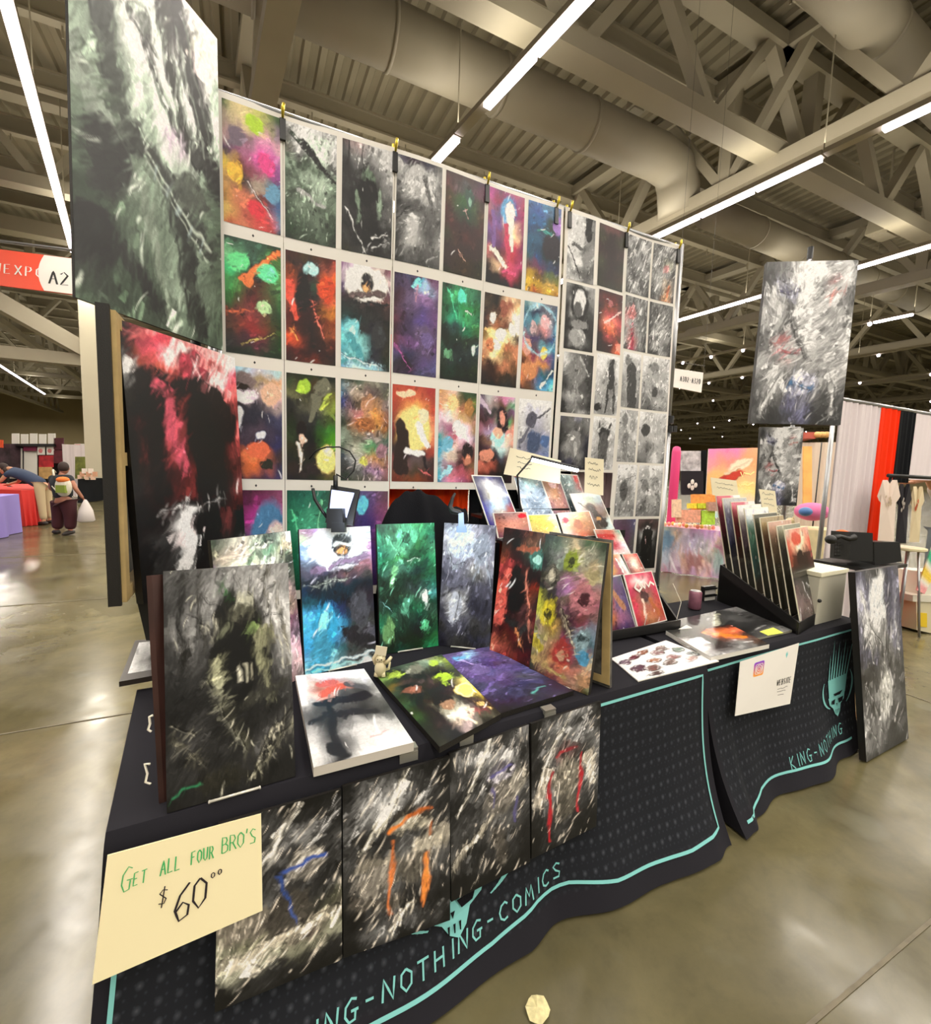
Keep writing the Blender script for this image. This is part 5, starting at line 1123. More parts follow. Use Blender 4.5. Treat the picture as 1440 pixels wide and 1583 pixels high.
# bar light over the rack
r = empty('bar_light', ahead((856, 735), 3.0), 'glowing white bar light on a thin black arm above the comic rack', 'lamp')
pa, pb = ahead((822, 710), 2.62), ahead((893, 727), 2.75)
b = MB(); b.tube([pa, pb], .012, 10); b.build('tube', M_LED, r, smooth=True)
b = MB(); b.tube([pa + [0, 0, .012], pb + [0, 0, .012]], .011, 8); b.tube([pa, ahead((800, 735), 2.66), ahead((806, 800), 2.7)], .006, 8); b.build('arm', M_BLACK, r, smooth=True)
dd = unit(pb - pa); area('bar_light_glow', (pa + pb) / 2 + np.array([0, -.02, -.025]), .26, .02, .9 * BLUE, (.9, .94, 1.0), (-.1, -.25, -1), axis=dd)
area('bar_light_glow', (pa + pb) / 2 + np.array([0, -.03, -.02]), .26, .02, .4 * BLUE, (.9, .94, 1.0), (0, .2, -1), axis=dd)

# handwritten cards on stalks
def scribble(mb, fn, rows, rg, w=.02):
    for (y, x0, x1, hh) in rows:
        pts = []; x = x0
        while x < x1:
            pts += [(x, y + hh * rg.uniform(-.5, .5))]; x += rg.uniform(.02, .045)
        if len(pts) > 1: mb.ribbon(fn, pts, w)
def card(c4, d, label, rows, stalk=None, texts=()):
    q = [ahead(p, d) for p in c4]; r = empty('price_card', (q[0] + q[1]) / 2, label, 'sign')
    b = MB(); b.slab(*q, .003); b.build('card', M_CREAM, r)
    f4 = lerp4(*q); n = unit(np.cross(q[1] - q[0], q[3] - q[0])) * .0012; b = MB()
    scribble(b, lambda x, y: f4(x, 1 - y) + n, rows, random.Random(int(c4[0][0])))
    for t in texts: write(b, lambda x, y: f4(x, 1 - y) + n, *t)
    b.build('writing', mat('grey_pen', '6a6a5c', .7), r)
    if stalk: b = MB(); b.tube([ahead(s, d + .02) for s in stalk], .004, 6); b.build('stalk', M_BLACK, r)
card([(779, 733), (866, 748), (868, 712), (789, 692)], 2.85, 'handwritten cream card half behind the glowing bar light', [(.75, .15, .55, .08), (.55, .2, .5, .08), (.35, .2, .45, .1)])
card([(904, 761), (933, 766), (934, 710), (905, 707)], 2.9, 'tall handwritten cream card standing above the ninja comic', [(.85, .15, .7, .08), (.68, .2, .85, .08), (.45, .25, .7, .1), (.25, .15, .8, .1)])

# drink can and small card rack behind
def canthing(P, r0, h, m, label):
    r = empty('drink_can', P, label, 'can'); P = np.array(P)
    b = MB(); z = lambda t: P + [0, 0, t * h]
    b.tube([z(0), z(.03), z(.06), z(.9), z(.96), z(.97)], [r0 * .8, r0 * .92, r0, r0, r0 * .85, r0 * .8], 24); b.build('body', m, r, smooth=True)
    b = MB(); b.tube([z(.965), z(.985)], r0 * .82, 24); b.box(z(.99) + [0, .01, 0], (.012, .02, .002)); b.build('lid', M_METAL, r)
canthing(onz((1074, 941), .747), .040, .125, mat('mauve_can', '8d5c6c', .4, .2, var=.15, scale=30), 'mauve drink can standing on the far table left of the black print bin')
q = onz((1098, 928), .747); b = MB(); b.box(q + [0, .02, .05], (.12, .03, .10)); b.box(q + [0, .0, .035], (.13, .012, .012)); b.box(q + [0, .0, .085], (.13, .012, .012))
r = put(b.build('card_holder', M_BLACK), 'little black card holder between the mauve can and the print bin', 'holder')
b = MB(); b.slab(q + [-.055, -.0, .045], q + [.055, -.0, .045], q + [.055, .002, .08], q + [-.055, .002, .08], .002); b.slab(q + [-.055, -.0, .0], q + [.055, -.0, .0], q + [.055, .002, .03], q + [-.055, .002, .03], .002); b.build('cards', M_WHITE, r)

# ---------------------------------------------------------------- things on the far table
ARTS = A('eeeeeeeeeeee/eeeeeeeeeeee/eeeeeeeeeeee', ' '.join('e:%.2f,%.2f,%.2f,%.2f,%d,%s' % t_ for t_ in [(.12, .3, .07, .09, 20, '6c5468'), (.27, .22, .09, .07, -20, '6c3444'), (.45, .15, .09, .07, -15, '94583c'), (.6, .3, .08, .09, 30, '885c60'), (.75, .2, .08, .08, -10, '8c6c64'), (.88, .38, .08, .09, 20, '6c8478'),
  (.15, .6, .08, .1, 30, '5c3c58'), (.3, .72, .09, .09, -20, '7c4c44'), (.42, .5, .08, .08, 10, 'a4643c'), (.55, .68, .09, .08, -25, '6c4438'), (.68, .55, .07, .09, 0, '8c4440'), (.8, .75, .09, .07, -20, '94604c'), (.93, .62, .06, .08, 0, '4c5c58'), (.25, .9, .08, .06, 0, '5c3434')]), 420, 20, 40, .16)
flat([(987, 1053), (1112, 1022), (1030, 990), (945, 1018)], .004, ARTS, 'white sheet of small coloured figure stickers on the table between the rack and the corner', name='sticker_sheet', res=(130, 100), edge=M_WHITE, cat='sheet', face=GLOSS)
ARTG2 = A('555444333888/333222555444/665222333555/444333777333', 'l:.1,.8,.6,.1,.05,.05,998', 160, 20, 30, .35, 'ccc', .04)
flat([(1100, 1003), (1252, 968), (1140, 938), (1028, 962)], .012, ARTG2, 'grey plastic bagged poster stack in front of the black print bin', name='poster_stack', res=(70, 60), edge=mat('bag_edge', '8a8878', .3), cat='poster stack', face=GLOSS)
ARTO = A('333222322222/221321c63d64/ccc222a53333/bbb322777532/999888666222', 'l:.45,.25,.85,.6,.1,.1,d07428 e:.2,.5,.12,.15,0,bbb', 160, 20, 30, .35)
flat([(1100, 1016), (1190, 996), (1130, 966), (1030, 975)], .022, ARTO, 'dark magazine with an orange stroke lying on the far table', name='magazine', res=(60, 50), edge=M_WHITE, cat='magazine', face=GLOSS)
q = [onz(p, .768) for p in [(1060, 991), (1088, 980), (1062, 966), (1043, 976)]]
b = MB(); b.slab(*q, .003); put(b.build('small_card', M_WHITE), 'small white card on the dark magazine near the red comic', 'card')
q = [onz(p, .762) for p in [(1188, 982), (1212, 978), (1196, 970), (1175, 976)]]
b = MB(); b.slab(*q, .002); put(b.build('sticky_note', mat('yellow_note', 'd8e05c', .6)), 'yellow green sticky note on the bagged poster stack', 'note')
# crumpled prints between
ARTB = A('ccc999777/888555aaa/777999666', '', 120, 20, 40, .5)
flat([(1075, 1008), (1120, 1015), (1065, 988), (1040, 985)], .008, ARTB, 'small grey print poking out beside the sticker sheet', name='loose_print', res=(40, 30), edge=M_WHITE, cat='print')

# black bin with bagged prints standing in it
A0 = np.array([2.84, 1.47, .747]); A1 = np.array([3.03, 2.10, .747]); W_ = unit([.975, .22, 0]) * .50
r = empty('print_bin', (A0 + A1) / 2 + W_ / 2, 'sloped black bin holding a row of bagged prints on the far table', 'bin')
b = MB(); zz = np.array([0, 0, 1.])
b.hexa([A0, A0 + (.012, 0, 0), A1 + (.012, 0, 0), A1, A0 + zz * .07, A0 + zz * .07 + (.012, 0, 0), A1 + zz * .26 + (.012, 0, 0), A1 + zz * .26])
b.hexa([A0 + W_ - (.012, 0, 0), A0 + W_, A1 + W_, A1 + W_ - (.012, 0, 0), A0 + W_ + zz * .07 - (.012, 0, 0), A0 + W_ + zz * .07, A1 + W_ + zz * .26, A1 + W_ + zz * .26 - (.012, 0, 0)])
b.hexa([A1, A1 + W_, A1 + W_ + (0, .012, 0), A1 + (0, .012, 0), A1 + zz * .26, A1 + W_ + zz * .26, A1 + W_ + zz * .26 + (0, .012, 0), A1 + zz * .26 + (0, .012, 0)])
b.hexa([A0, A0 + W_, A0 + W_ + (0, .012, 0), A0 + (0, .012, 0), A0 + zz * .07, A0 + W_ + zz * .07, A0 + W_ + zz * .07 + (0, .012, 0), A0 + zz * .07 + (0, .012, 0)])
b.build('bin_walls', M_BLACK, r)
b = MB(); b.hexa([A0 + zz * .001, A0 + W_ + zz * .001, A1 + W_ + zz * .001, A1 + zz * .001, A0 + zz * .012, A0 + W_ + zz * .012, A1 + W_ + zz * .2, A1 + zz * .2]); b.build('stepped_floor', M_BLACK, r)
BC = [('a45734322211', 'pinkish red'), ('999779335222', 'grey and navy'), ('a56733422211', 'dull red'), ('bbb767333222', 'pale grey'), ('ccd698477643', 'pale blue and teal'), ('443332332221', 'very dark'), ('875643332221', 'brown'), ('a87765443332', 'tan'), ('776444332222', 'grey brown'), ('b65a54222554', 'red over dark grey')]
tlp = [(1107, 766), (1117, 770), (1130, 776), (1140, 781), (1151, 786), (1165, 795), (1175, 800), (1187, 807), (1201, 813), (1213, 819)]
blp = [(1126, 886), (1137, 893), (1149, 901), (1160, 908), (1172, 917), (1185, 924), (1197, 933), (1210, 941), (1224, 950), (1239, 959)]
order = ['rearmost', 'second rearmost', 'third from the back', 'fourth from the back', 'fifth from the back', 'sixth from the back', 'fourth from the front', 'third from the front', 'second from the front', 'frontmost']
for i in range(10):
    k = i / 9.0; y0 = 2.08 - .60 * k
    BLq = ony(blp[i], y0); TLq = ony(tlp[i], y0 + .15)
    wv = unit([.975, .22, 0]) * .42
    BLq[2] -= .02
    cols = BC[i][0]; g3 = '/'.join((cols[j:j + 3] + cols[j:j + 3] + ('ddd' if (i in (0, 2, 3) and j == 0) else cols[j:j + 3])) for j in range(0, 12, 3))
    o = picture('bagged_print', [BLq, BLq + wv, TLq + wv, TLq], .005, A(g3 if i < 9 else 'a98c76c98/b54ecab54/843322533/333222433/655444544/766655655/544433444', 'e:.4,.12,.2,.08,0,c0503c e:.5,.35,.2,.1,0,3a2a28 l:.35,.6,.55,.85,.03,.02,ccc l:.5,.62,.75,.75,.02,.02,ccc' if i == 9 else 'e:.5,.4,.25,.2,0,' + cols[3:6], 160, 60, 45, .4), (46, 66), edge=mat('ivory_edge', 'd9d2bc', .5), face=GLOSS, border=.012,
                label='%s bagged print in the black bin, %s' % (order[i], BC[i][1]), cat='print', group='bagged prints in the black bin')
card([(1102, 765), (1144, 775), (1139, 743), (1099, 738)], 3.75, 'handwritten cream card behind the rearmost bagged prints', [(.75, .15, .85, .08), (.5, .2, .8, .1)], stalk=[(1125, 770), (1128, 800)])
card([(1180, 790), (1203, 795), (1199, 759), (1174, 756)], 3.45, 'handwritten cream card sticking up among the bagged prints', [(.82, .15, .85, .12), (.6, .2, .8, .08), (.35, .15, .85, .1)], stalk=[(1192, 792), (1203, 860), (1208, 925)])
# white storage box
bx = [np.array(p) for p in ((3.13, 1.535, .747), (3.47, 1.555, .747), (3.50, 2.15, .747), (3.16, 2.13, .747))]
r = empty('storage_box', sum(bx) / 4, 'white storage box with a dark latch at the right end of the far table', 'box')
b = MB(); b.hexa(bx + [p + zz * .30 for p in bx]); b.build('box_body', mat('box_white', 'c6c2b0', .5), r)
b = MB(); lid = [p + zz * .30 + (p - sum(bx) / 4) * .03 for p in bx]; b.hexa(lid + [p + zz * .025 for p in lid]); b.build('lid', mat('lid_cream', 'e6e0c4', .5), r)
b = MB(); b.box((3.483, 1.75, .90), (.012, .05, .03)); b.box((3.483, 1.77, .95), (.006, .012, .08)); b.build('latch', M_BLACK, r)
b = MB(); b.ball((3.14, 1.528, .90), (.012, .012, .012)); b.build('knob', M_BLACK, r)

# page with the two link icons
Q = [c2.front(2.225, .40, .03), c2.front(2.66, .43, .035), c2.front(2.715, .735, .012), c2.front(2.235, .708, .012)]
Q = [ony(p, y) for p, y in (((1137, 1107), 1.335), ((1222, 1088), 1.345), ((1236, 994), 1.41), ((1145, 1023), 1.395))]
r = empty('info_page', (Q[0] + Q[1]) / 2, 'white page with a colourful camera icon taped to the far table edge', 'sign')
b = MB(); b.slab(*Q, .002); b.build('page', M_WHITE, r)
f4 = lerp4(*Q); npg = unit(np.cross(Q[1] - Q[0], Q[3] - Q[0])) * .0015; fp = lambda x, y: f4(x, 1 - y) + npg; fp2 = lambda x, y: f4(x, 1 - y) + npg * 2
def rrect(cx, cy, w, h, k=.28, n=5):
    pts = []
    for qx, qy, a0 in ((1, 1, 0), (-1, 1, 90), (-1, -1, 180), (1, -1, 270)):
        for i in range(n + 1):
            a = math.radians(a0 + 90 * i / n); pts.append((cx + qx * w * (.5 - k / 2) * 1 + math.cos(a) * w * k / 2, cy + qy * h * (.5 - k / 2) + math.sin(a) * h * k / 2))
    return pts
b = MB(); ic = rrect(.315, .76, .17, .26)
b2 = MB(); vs = [fp(*p) for p in ic]; b.add(vs + [fp(.315, .76)], [(i, (i + 1) % len(ic), len(ic)) for i in range(len(ic))])
cols = []
for (x, y) in ic + [(.315, .76)]:
    t = np.clip((y - .65) / .23, 0, 1); cols.append((*(srgb('f2a23a') * (1 - t) ** 2 + srgb('e0345c') * 2 * t * (1 - t) + srgb('7a3cc8') * t * t), 1))
b.attr['paint'] = ('FLOAT_COLOR', cols); b.build('camera_icon', PRINT, r)
b = MB(); ring = [(.315 + .046 * math.cos(a), .76 + .068 * math.sin(a)) for a in np.linspace(0, 2 * math.pi, 25)]; b.ribbon(fp2, ring, .012)
b.ribbon(fp2, [(.315 + .022 * math.cos(a), .76 + .033 * math.sin(a)) for a in np.linspace(0, 2 * math.pi, 19)], .010)
rr_ = rrect(.315, .76, .115, .175); b.ribbon(fp2, rr_ + [rr_[0]], .010); b.build('icon_lines', M_WHITE, r)
b = MB(); write(b, fp, 'WEBSITE', .68, .36, .095, .43, .012, wid=.33); scribble(b, fp, [(.30, .70, .90, .02), (.25, .70, .88, .02), (.19, .72, .86, .02)], random.Random(3), .008); b.build('web_text', M_BLACK, r)
b = MB(); b.poly2(fp, [(.77, .86), (.79, .80), (.81, .86), (.80, .92), (.785, .88), (.775, .92)]); b.build('crown_mark', M_TEAL, r)

# tall canvas leaning on the table end
L0 = onz((1340, 1178), .012); L1 = onz((1405, 1141), .012)
up_ = unit([.02, .20, 1.0]); 
def foot2(B, p):
    d = unit(ray(*p)); m = B - EYE; return EYE + d * (m @ d) - B
u2 = unit(foot2(L0, (1337, 884))); hgt = np.linalg.norm(foot2(L0, (1337, 884)))
wv = L1 - L0; u2 = unit(u2 - wv * (u2 @ wv) / (wv @ wv)) * hgt
ARTL = A('445666444556777/778556bbb889556/aab667cccaab667/aab778cccaaa556/667aaabbb888445/556888888777445/556777666666556/445556555666556/555444666555444/333444777555444/444666aaa555333/666444bbb666444/555666999444333/666777666555444/888666444333333/555333333222222',
         'e:.45,.16,.18,.12,0,c4c8cc e:.8,.2,.2,.2,0,556 l:.08,.1,.35,.4,.06,.03,ccc l:.9,.1,.8,.45,.15,.08,778 l:.6,.3,.5,.55,.03,.03,888 e:.52,.7,.14,.12,0,a4a4a0 l:.0,.75,.3,.95,.03,.02,aaa l:.2,.3,.5,.42,.02,.02,ccc l:.62,.2,.55,.6,.02,.01,aaa l:.75,.3,.7,.7,.02,.01,999 l:.85,.2,.9,.55,.02,.02,aaa l:.05,.2,.3,.5,.015,.01,ddd l:.1,.6,.4,.9,.015,.01,bbb l:.6,.8,.9,.95,.02,.01,888', 1100, 70, 30, .5, 'ddd', .05)
picture('leaning_canvas', [L0, L1, L1 + u2, L0 + u2], .035, ARTL, (110, 220), label='tall grey canvas leaning upright on the floor at the right end of the far table', cat='canvas print')

# ---------------------------------------------------------------- hanging banners over the far table
dB = 3.7
def vq(tl, tr, br, bl, d, d2=None):
    d2 = d2 or d
    return [ahead(bl, d), ahead(br, d2), ahead(tr, d2), ahead(tl, d)]
ARTB1 = A('555666888dddddd555bbb888/333777bbbdddddd999ccc666/555889bbbddd888a77bbb777/777bbb666ddd888999888555/999aaa555cccaaabbb999777/aaa888444bbb999aaa888666/777666555aaabbb777666aaa/555777a66999ccc999aaabbb/aaa888b77888aaabbb888aaa/999777999777999888aaabbb/777aaa888888777999777888/555888999779889777555666/444777555668778555444444/666444333445668333333444/444333222333445222222333',
          'e:.27,.18,.11,.055,-10,999aa8 l:.19,.19,.37,.18,.04,.04,54507c e:.78,.2,.13,.06,0,aaa l:.68,.21,.88,.19,.03,.03,b07068 e:.33,.55,.12,.055,0,aaa l:.25,.55,.42,.56,.04,.04,a8444c e:.52,.75,.15,.065,0,aab l:.42,.755,.63,.77,.05,.04,3c6c9c l:.2,.3,.15,.45,.16,.12,999 l:.8,.35,.75,.6,.22,.2,999 l:.3,.4,.55,.25,.04,.03,bbb l:.35,.35,.52,.6,.05,.03,444 l:.1,.95,.3,.7,.06,.05,ccc l:.9,.95,.8,.7,.06,.05,bbb', 1300, 60, 50, .5, 'ddd', .06)
r = picture('hanging_banner', vq((1187, 405), (1328, 402), (1300, 657), (1160, 654), dB), .035, ARTB1, (140, 250), label='large grey canvas with blue and red bands hanging high above the far table', cat='canvas print')
q = [ahead(p, 4.3) for p in ((1170, 780), (1232, 782), (1243, 662), (1177, 660))]
picture('hanging_banner', q, .03, ARTB1[:2] + (500,) + ARTB1[3:], (80, 140), label='smaller grey canvas hanging directly below the large banded one', cat='canvas print')
r = empty('banner_pole', ahead((1240, 900), 3.95), 'tall pole behind the large hanging canvas with a black clip on top', 'stand')
pt = ahead((1256, 396), 4.42); pb_ = np.array([pt[0] + .0, pt[1] + .02, 0])
b = MB(); b.tube([pb_ + [0, 0, pt[2] - .03], ahead((1256, 403), 3.74)], .010, 8); b.tube([ahead((1238, 661), 4.43), ahead((1210, 661), 4.33)], .008, 6); b.build('arm', M_METAL, r)
b = MB(); b.tube([pb_, pb_ + [0, 0, pt[2]]], .018, 10); b.build('pole', M_METAL, r, smooth=True)
b = MB(); b.tube([pb_ + [0, 0, pt[2] - .02], pb_ + [0, 0, pt[2] + .09]], .024, 10); b.build('top_clip', M_BLACK, r)
b = MB(); b.box(pb_ + [0, 0, .02], (.4, .4, .012)); b.build('base', M_BLACK, r)

# ================================================================ surroundings on the right
# curtains of the neighbouring booth, on the same line as the poster wall
def yline(px, py): return ony((px, py), 2.64)
cx = [yline(1300, 620)[0], yline(1362, 628)[0], yline(1392, 634)[0], yline(1417, 636)[0], yline(1470, 645)[0]]
drape('booth_curtain', cx[0], cx[1] - .01, 2.64, .02, 2.42, mat('white_drape', 'dcd2d4', .8, spec=.15), 'tall white curtain at the right, first of the neighbouring booth', 6, .035)
drape('booth_curtain', cx[1], cx[2] - .01, 2.64, .02, 2.42, mat('red_orange_drape', 'f2360c', .8, spec=.15), 'red orange curtain between the tall white and the short black one', 3, .035)
drape('booth_curtain', cx[2], cx[3] - .01, 2.64, 1.62, 2.42, M_BDRAPE, 'short black curtain right of the red orange one', 3, .02)
drape('booth_curtain', cx[3], cx[4], 2.64, 1.66, 2.42, mat('white_drape', 'dcd2d4', .8), 'short white curtain at the right edge of the picture', 4, .012)
b = MB(); b.tube([(cx[0] - .05, 2.64, 2.44), (cx[4] + .6, 2.64, 2.44)], .02, 8); b.tube([(cx[0] - .05, 2.66, 0), (cx[0] - .05, 2.66, 2.46)], .022, 8); b.tube([(cx[4] + .6, 2.66, 0), (cx[4] + .6, 2.66, 2.46)], .022, 8)
put(b.build('drape_rail', M_METAL, smooth=True), 'metal pipe carrying the white, red and black curtains at the right', 'frame')
# garment rail with T-shirts
dg = 4.75
r = empty('garment_rail', ahead((1430, 745), dg) * [1, 1, 0], 'black garment rail with shirts at the right edge', 'rack')
ga, gb = ahead((1374, 735), dg), ahead((1500, 742), dg + .3)
b = MB(); b.tube([ga, gb], .02, 10); b.build('rail', M_BLACK, r, smooth=True)
b = MB(); b.tube([[ga[0] + .05, ga[1], 0], [ga[0] + .05, ga[1], ga[2]]], .016, 8); b.tube([[gb[0], gb[1], 0], [gb[0], gb[1], gb[2]]], .016, 8); b.build('upright', M_BLACK, r, smooth=True)
def shirt(x0, x1, y0, y1, d, m, label, printc=None, slv=8):
    """front outline in picture proportions, real cloth thickness"""
    w = x1 - x0; h = y1 - y0
    prof = [(.05, .0), (.35, .0), (.5, .06), (.65, 0), (.95, .0), (1.0, .05), (1.22, .26), (1.08, .33), (.97, .22), (.98, .6), (1.0, 1), (.0, 1), (.02, .6), (.03, .22), (-.1, .33), (-.22, .26), (0, .05)]
    def P(u, v, off): return ahead((x0 + w * u - .07 * h * v, y0 + h * v), d + off)
    b = MB(); n = len(prof); fr = [P(u, v, -.02 - .02 * math.sin(u * 9 + v * 3)) for u, v in prof]; bk = [P(u, v, .02) for u, v in prof]
    cf, cb = P(.5, .5, -.045), P(.5, .5, .03)
    b.add(fr + bk + [cf, cb], [(i, (i + 1) % n, 2 * n) for i in range(n)] + [((i + 1) % n + n, i + n, 2 * n + 1) for i in range(n)] + [(i, i + n, (i + 1) % n + n, (i + 1) % n) for i in range(n)])
    r = put(b.build('t_shirt', m, smooth=False), label, 't-shirt')
    if printc:
        k = MB(); rg = random.Random(x0)
        for _ in range(9):
            u, v = .5 + rg.uniform(-.17, .17), .36 + rg.uniform(-.1, .12); s = rg.uniform(.04, .09)
            k.poly2(lambda a, c_: P(a, c_, -.055), [(u - s, v), (u, v + s * .5), (u + s, v - s * .2), (u, v - s * .6)])
        k.build('shirt_print', mat('print_' + printc, printc, .7), r)
shirt(1364, 1389, 742, 838, dg - .06, mat('white_cotton', 'd9c8ba', .9), 'white T-shirt hanging first on the black rail', 'b8a58c')
shirt(1391, 1408, 748, 840, dg, mat('black_cotton', '17131a', .9), 'black T-shirt with pale print on the rail, between two light ones', 'a9a096')
shirt(1412, 1428, 752, 838, dg + .06, mat('cream_cotton', 'd0c09c', .9), 'cream T-shirt with red print on the rail', 'b4522c')

# gear piled behind the white box
dk = 4.15
r = empty('mesh_basket', ahead((1302, 862), dk), 'wire mesh basket with an orange cloth behind the storage box', 'basket')
b = MB()
for i in range(8):
    x = 1290 + i * 4; b.tube([ahead((x, 860), dk), ahead((x + 1, 838), dk)], .0025, 5)
for i in range(5):
    y = 838 + i * 5.2; b.tube([ahead((1290, y), dk), ahead((1319, y), dk)], .0025, 5)
for i in range(8):
    x = 1294 + i * 4; b.tube([ahead((x, 858), dk + .2), ahead((x + 1, 838), dk + .2)], .0025, 5)
b.tube([ahead((1290, 860), dk), ahead((1294, 858), dk + .2)], .003, 5); b.tube([ahead((1290, 838), dk), ahead((1294, 838), dk + .2), ahead((1322, 838), dk + .2), ahead((1319, 838), dk)], .003, 5)
b.build('wire', M_BLACK, r)
b = MB(); b.ball(ahead((1306, 842), dk + .1), (.07, .07, .13), 14, 10); b.ball(ahead((1302, 824), dk + .12), (.06, .05, .03), 12, 8); put(b.build('cloth_bundle', mat('orange_cloth', 'f2682c', .8, var=.15, scale=20), smooth=True), 'bright orange cloth bundle in the wire mesh basket', 'cloth')
r = empty('camera_arm', ahead((1330, 860), dk - .1), 'black jointed arm with a ball end on a case behind the storage box', 'arm')
b = MB(); b.ball(ahead((1285, 834), dk - .1), (.045, .045, .04), 14, 10); b.tube([ahead((1289, 832), dk - .1), ahead((1300, 829), dk - .1), ahead((1312, 833), dk - .1), ahead((1322, 830), dk - .1)], [.03, .016, .022, .03], 10); b.build('arm', M_BLACK, r, smooth=True)
b = MB(); b.slab(ahead((1314, 866), dk - .1), ahead((1350, 868), dk - .1), ahead((1350, 824), dk - .1), ahead((1316, 822), dk - .1), .22); b.slab(ahead((1353, 874), dk), ahead((1395, 868), dk), ahead((1392, 838), dk), ahead((1352, 838), dk), .25); b.build('case', M_BLACK, r)
# side cart holding the gear
q = ahead((1342, 872), dk); b = MB(); b.box((q[0] + .1, q[1] + .1, q[2] - .02), (.70, .42, .03)); 
for sx in (-.2, .4):
    for sy in (-.05, .25): b.tube([(q[0] + sx, q[1] + sy, 0), (q[0] + sx, q[1] + sy, q[2] - .03)], .014, 8)
put(b.build('side_cart', M_BLACK), 'low black stand behind the storage box carrying the black gear', 'stand')
q = ahead((1405, 846), 4.9); r = empty('bar_stool', (q[0], q[1], 0), 'round pale topped stool under the shirts', 'stool')
b = MB(); b.tube([q - [0, 0, .03], q - [0, 0, .02], q, q + [0, 0, .005]], [.13, .15, .15, .12], 24); b.build('seat', mat('ivory_plastic', 'd8cfa8', .4), r, smooth=False)
for a in range(4):
    b = MB(); t = a * math.pi / 2 + .4; b.tube([q + [.08 * math.cos(t), .08 * math.sin(t), -.03], (q[0] + .17 * math.cos(t), q[1] + .17 * math.sin(t), 0)], .012, 8); b.build('leg', M_METAL, r, smooth=True)
# bins at the right edge
fb = onz((1432, 980), 0); dbn = float((fb - EYE) @ np.array([ROT[0][2], ROT[1][2], ROT[2][2]]) * -1)
r = empty('plastic_tub', fb, 'clear plastic tub with yellow things at the right edge on the floor', 'tub')
b = MB(); b.slab(ahead((1418, 974), dbn), ahead((1490, 990), dbn), ahead((1490, 925), dbn), ahead((1417, 926), dbn), .5); b.build('tub_body', mat('frosted_plastic', 'c9c0a0', .25), r)
b = MB(); b.slab(ahead((1412, 930), dbn - .02), ahead((1490, 932), dbn - .02), ahead((1490, 922), dbn - .02), ahead((1412, 920), dbn - .02), .54); b.build('tub_lid', mat('white_plastic', 'd4d0c0', .4), r)
b = MB(); b.slab(ahead((1420, 968), dbn - .01), ahead((1434, 970), dbn - .01), ahead((1434, 948), dbn - .01), ahead((1420, 947), dbn - .01), .01); b.build('contents', mat('yellow_things', 'd8b820', .5), r)
r = empty('plastic_tub', ahead((1440, 920), dbn), 'white tub stacked on the clear plastic tub', 'tub')
b = MB(); b.slab(ahead((1426, 920), dbn + .05), ahead((1490, 922), dbn + .05), ahead((1490, 885), dbn + .05), ahead((1428, 884), dbn + .05), .4); b.build('tub_body', mat('white_plastic', 'd4d0c0'), r)
b = MB(); P4 = [ahead(p, dbn - .12) for p in ((1416, 912), (1428, 918), (1452, 870), (1440, 845))]
patch(b, lerp4(*[P4[0], P4[1], P4[2], P4[3]]), np.array([[srgb(c)] * 8 for c in ('e8e4d8', '48b088', '48b088', 'e8e4d8', 'e8c84c', 'e8c84c', 'e8e4d8', 'e8a0a0', 'e8a0a0')]))
o = b.build('beach_towel', PRINT); so = o.modifiers.new('thick', 'SOLIDIFY'); so.thickness = .015; put(o, 'striped towel in green, yellow and pink hanging over the white tub', 'towel')
b = MB(); b.slab(ahead((1408, 948), dbn + .3), ahead((1425, 950), dbn + .3), ahead((1425, 905), dbn + .3), ahead((1410, 905), dbn + .3), .1); put(b.build('tote_bag', mat('navy_cloth', '23306c', .8)), 'dark blue bag behind the clear plastic tub', 'bag')

# ================================================================ middle background: the pink booth
ta, tb = onz((1030, 884), 0), onz((1130, 897), 0)
dv = unit(tb - ta); nb = np.array([-dv[1], dv[0], 0]); nb = nb if nb @ (ta - EYE) > 0 else -nb
ta = ta - dv * .5; Lt = np.linalg.norm(tb - ta) + .6
r = empty('market_table', ta + dv * Lt / 2 + nb * .35, 'table under a shimmering pink and blue cloth behind the metal upright', 'table')
b = MB(); cols = []
img = paint(A('c9aabab9bc8dba9cbb/b8cbbbaacbbacaabcb/ca9abcc9a9bbcbbdbc/cbbc9ab9bcacbabbbc', 'e:.2,.3,.1,.2,0,7a9cb8 e:.45,.7,.1,.15,0,b88 e:.7,.3,.1,.2,0,c08aa0 l:.3,.1,.4,.9,.02,.01,e0c0a0 l:.6,.0,.5,.9,.02,.01,e0c0a0 l:.8,.1,.85,.9,.02,.01,e0c8b0', 300, 80, 30, .25), 90, 30)
def tcl(u, v):
    p = ta + dv * (Lt * u) - nb * (.03 * v * math.sin(u * 40) + .05 * v); return (p[0], p[1], .76 - .75 * v)
patch(b, tcl, img); b.build('cloth', GLOSS, r, smooth=True)
b = MB(); b.hexa([ta + [0, 0, .74], ta + dv * Lt + [0, 0, .74], ta + dv * Lt + nb * .75 + [0, 0, .74], ta + nb * .75 + [0, 0, .74], ta + [0, 0, .76], ta + dv * Lt + [0, 0, .76], ta + dv * Lt + nb * .75 + [0, 0, .76], ta + nb * .75 + [0, 0, .76]]); b.build('top', mat('pink_cloth', 'd8a0b0', .7), r)
def tp(s, back, z): return ta + dv * s + nb * back + [0, 0, z]
def frontal(p): return float(-(p - EYE) @ np.array([ROT[0][2], ROT[1][2], ROT[2][2]]))
dT = frontal(tp(Lt * .6, .15, .8))
def slabpx(b, x0, x1, y0, y1, d, th=.02, sk=0): return b.slab(ahead((x0, y1), d), ahead((x1, y1), d), ahead((x1 + sk, y0), d), ahead((x0 + sk, y0), d), th)
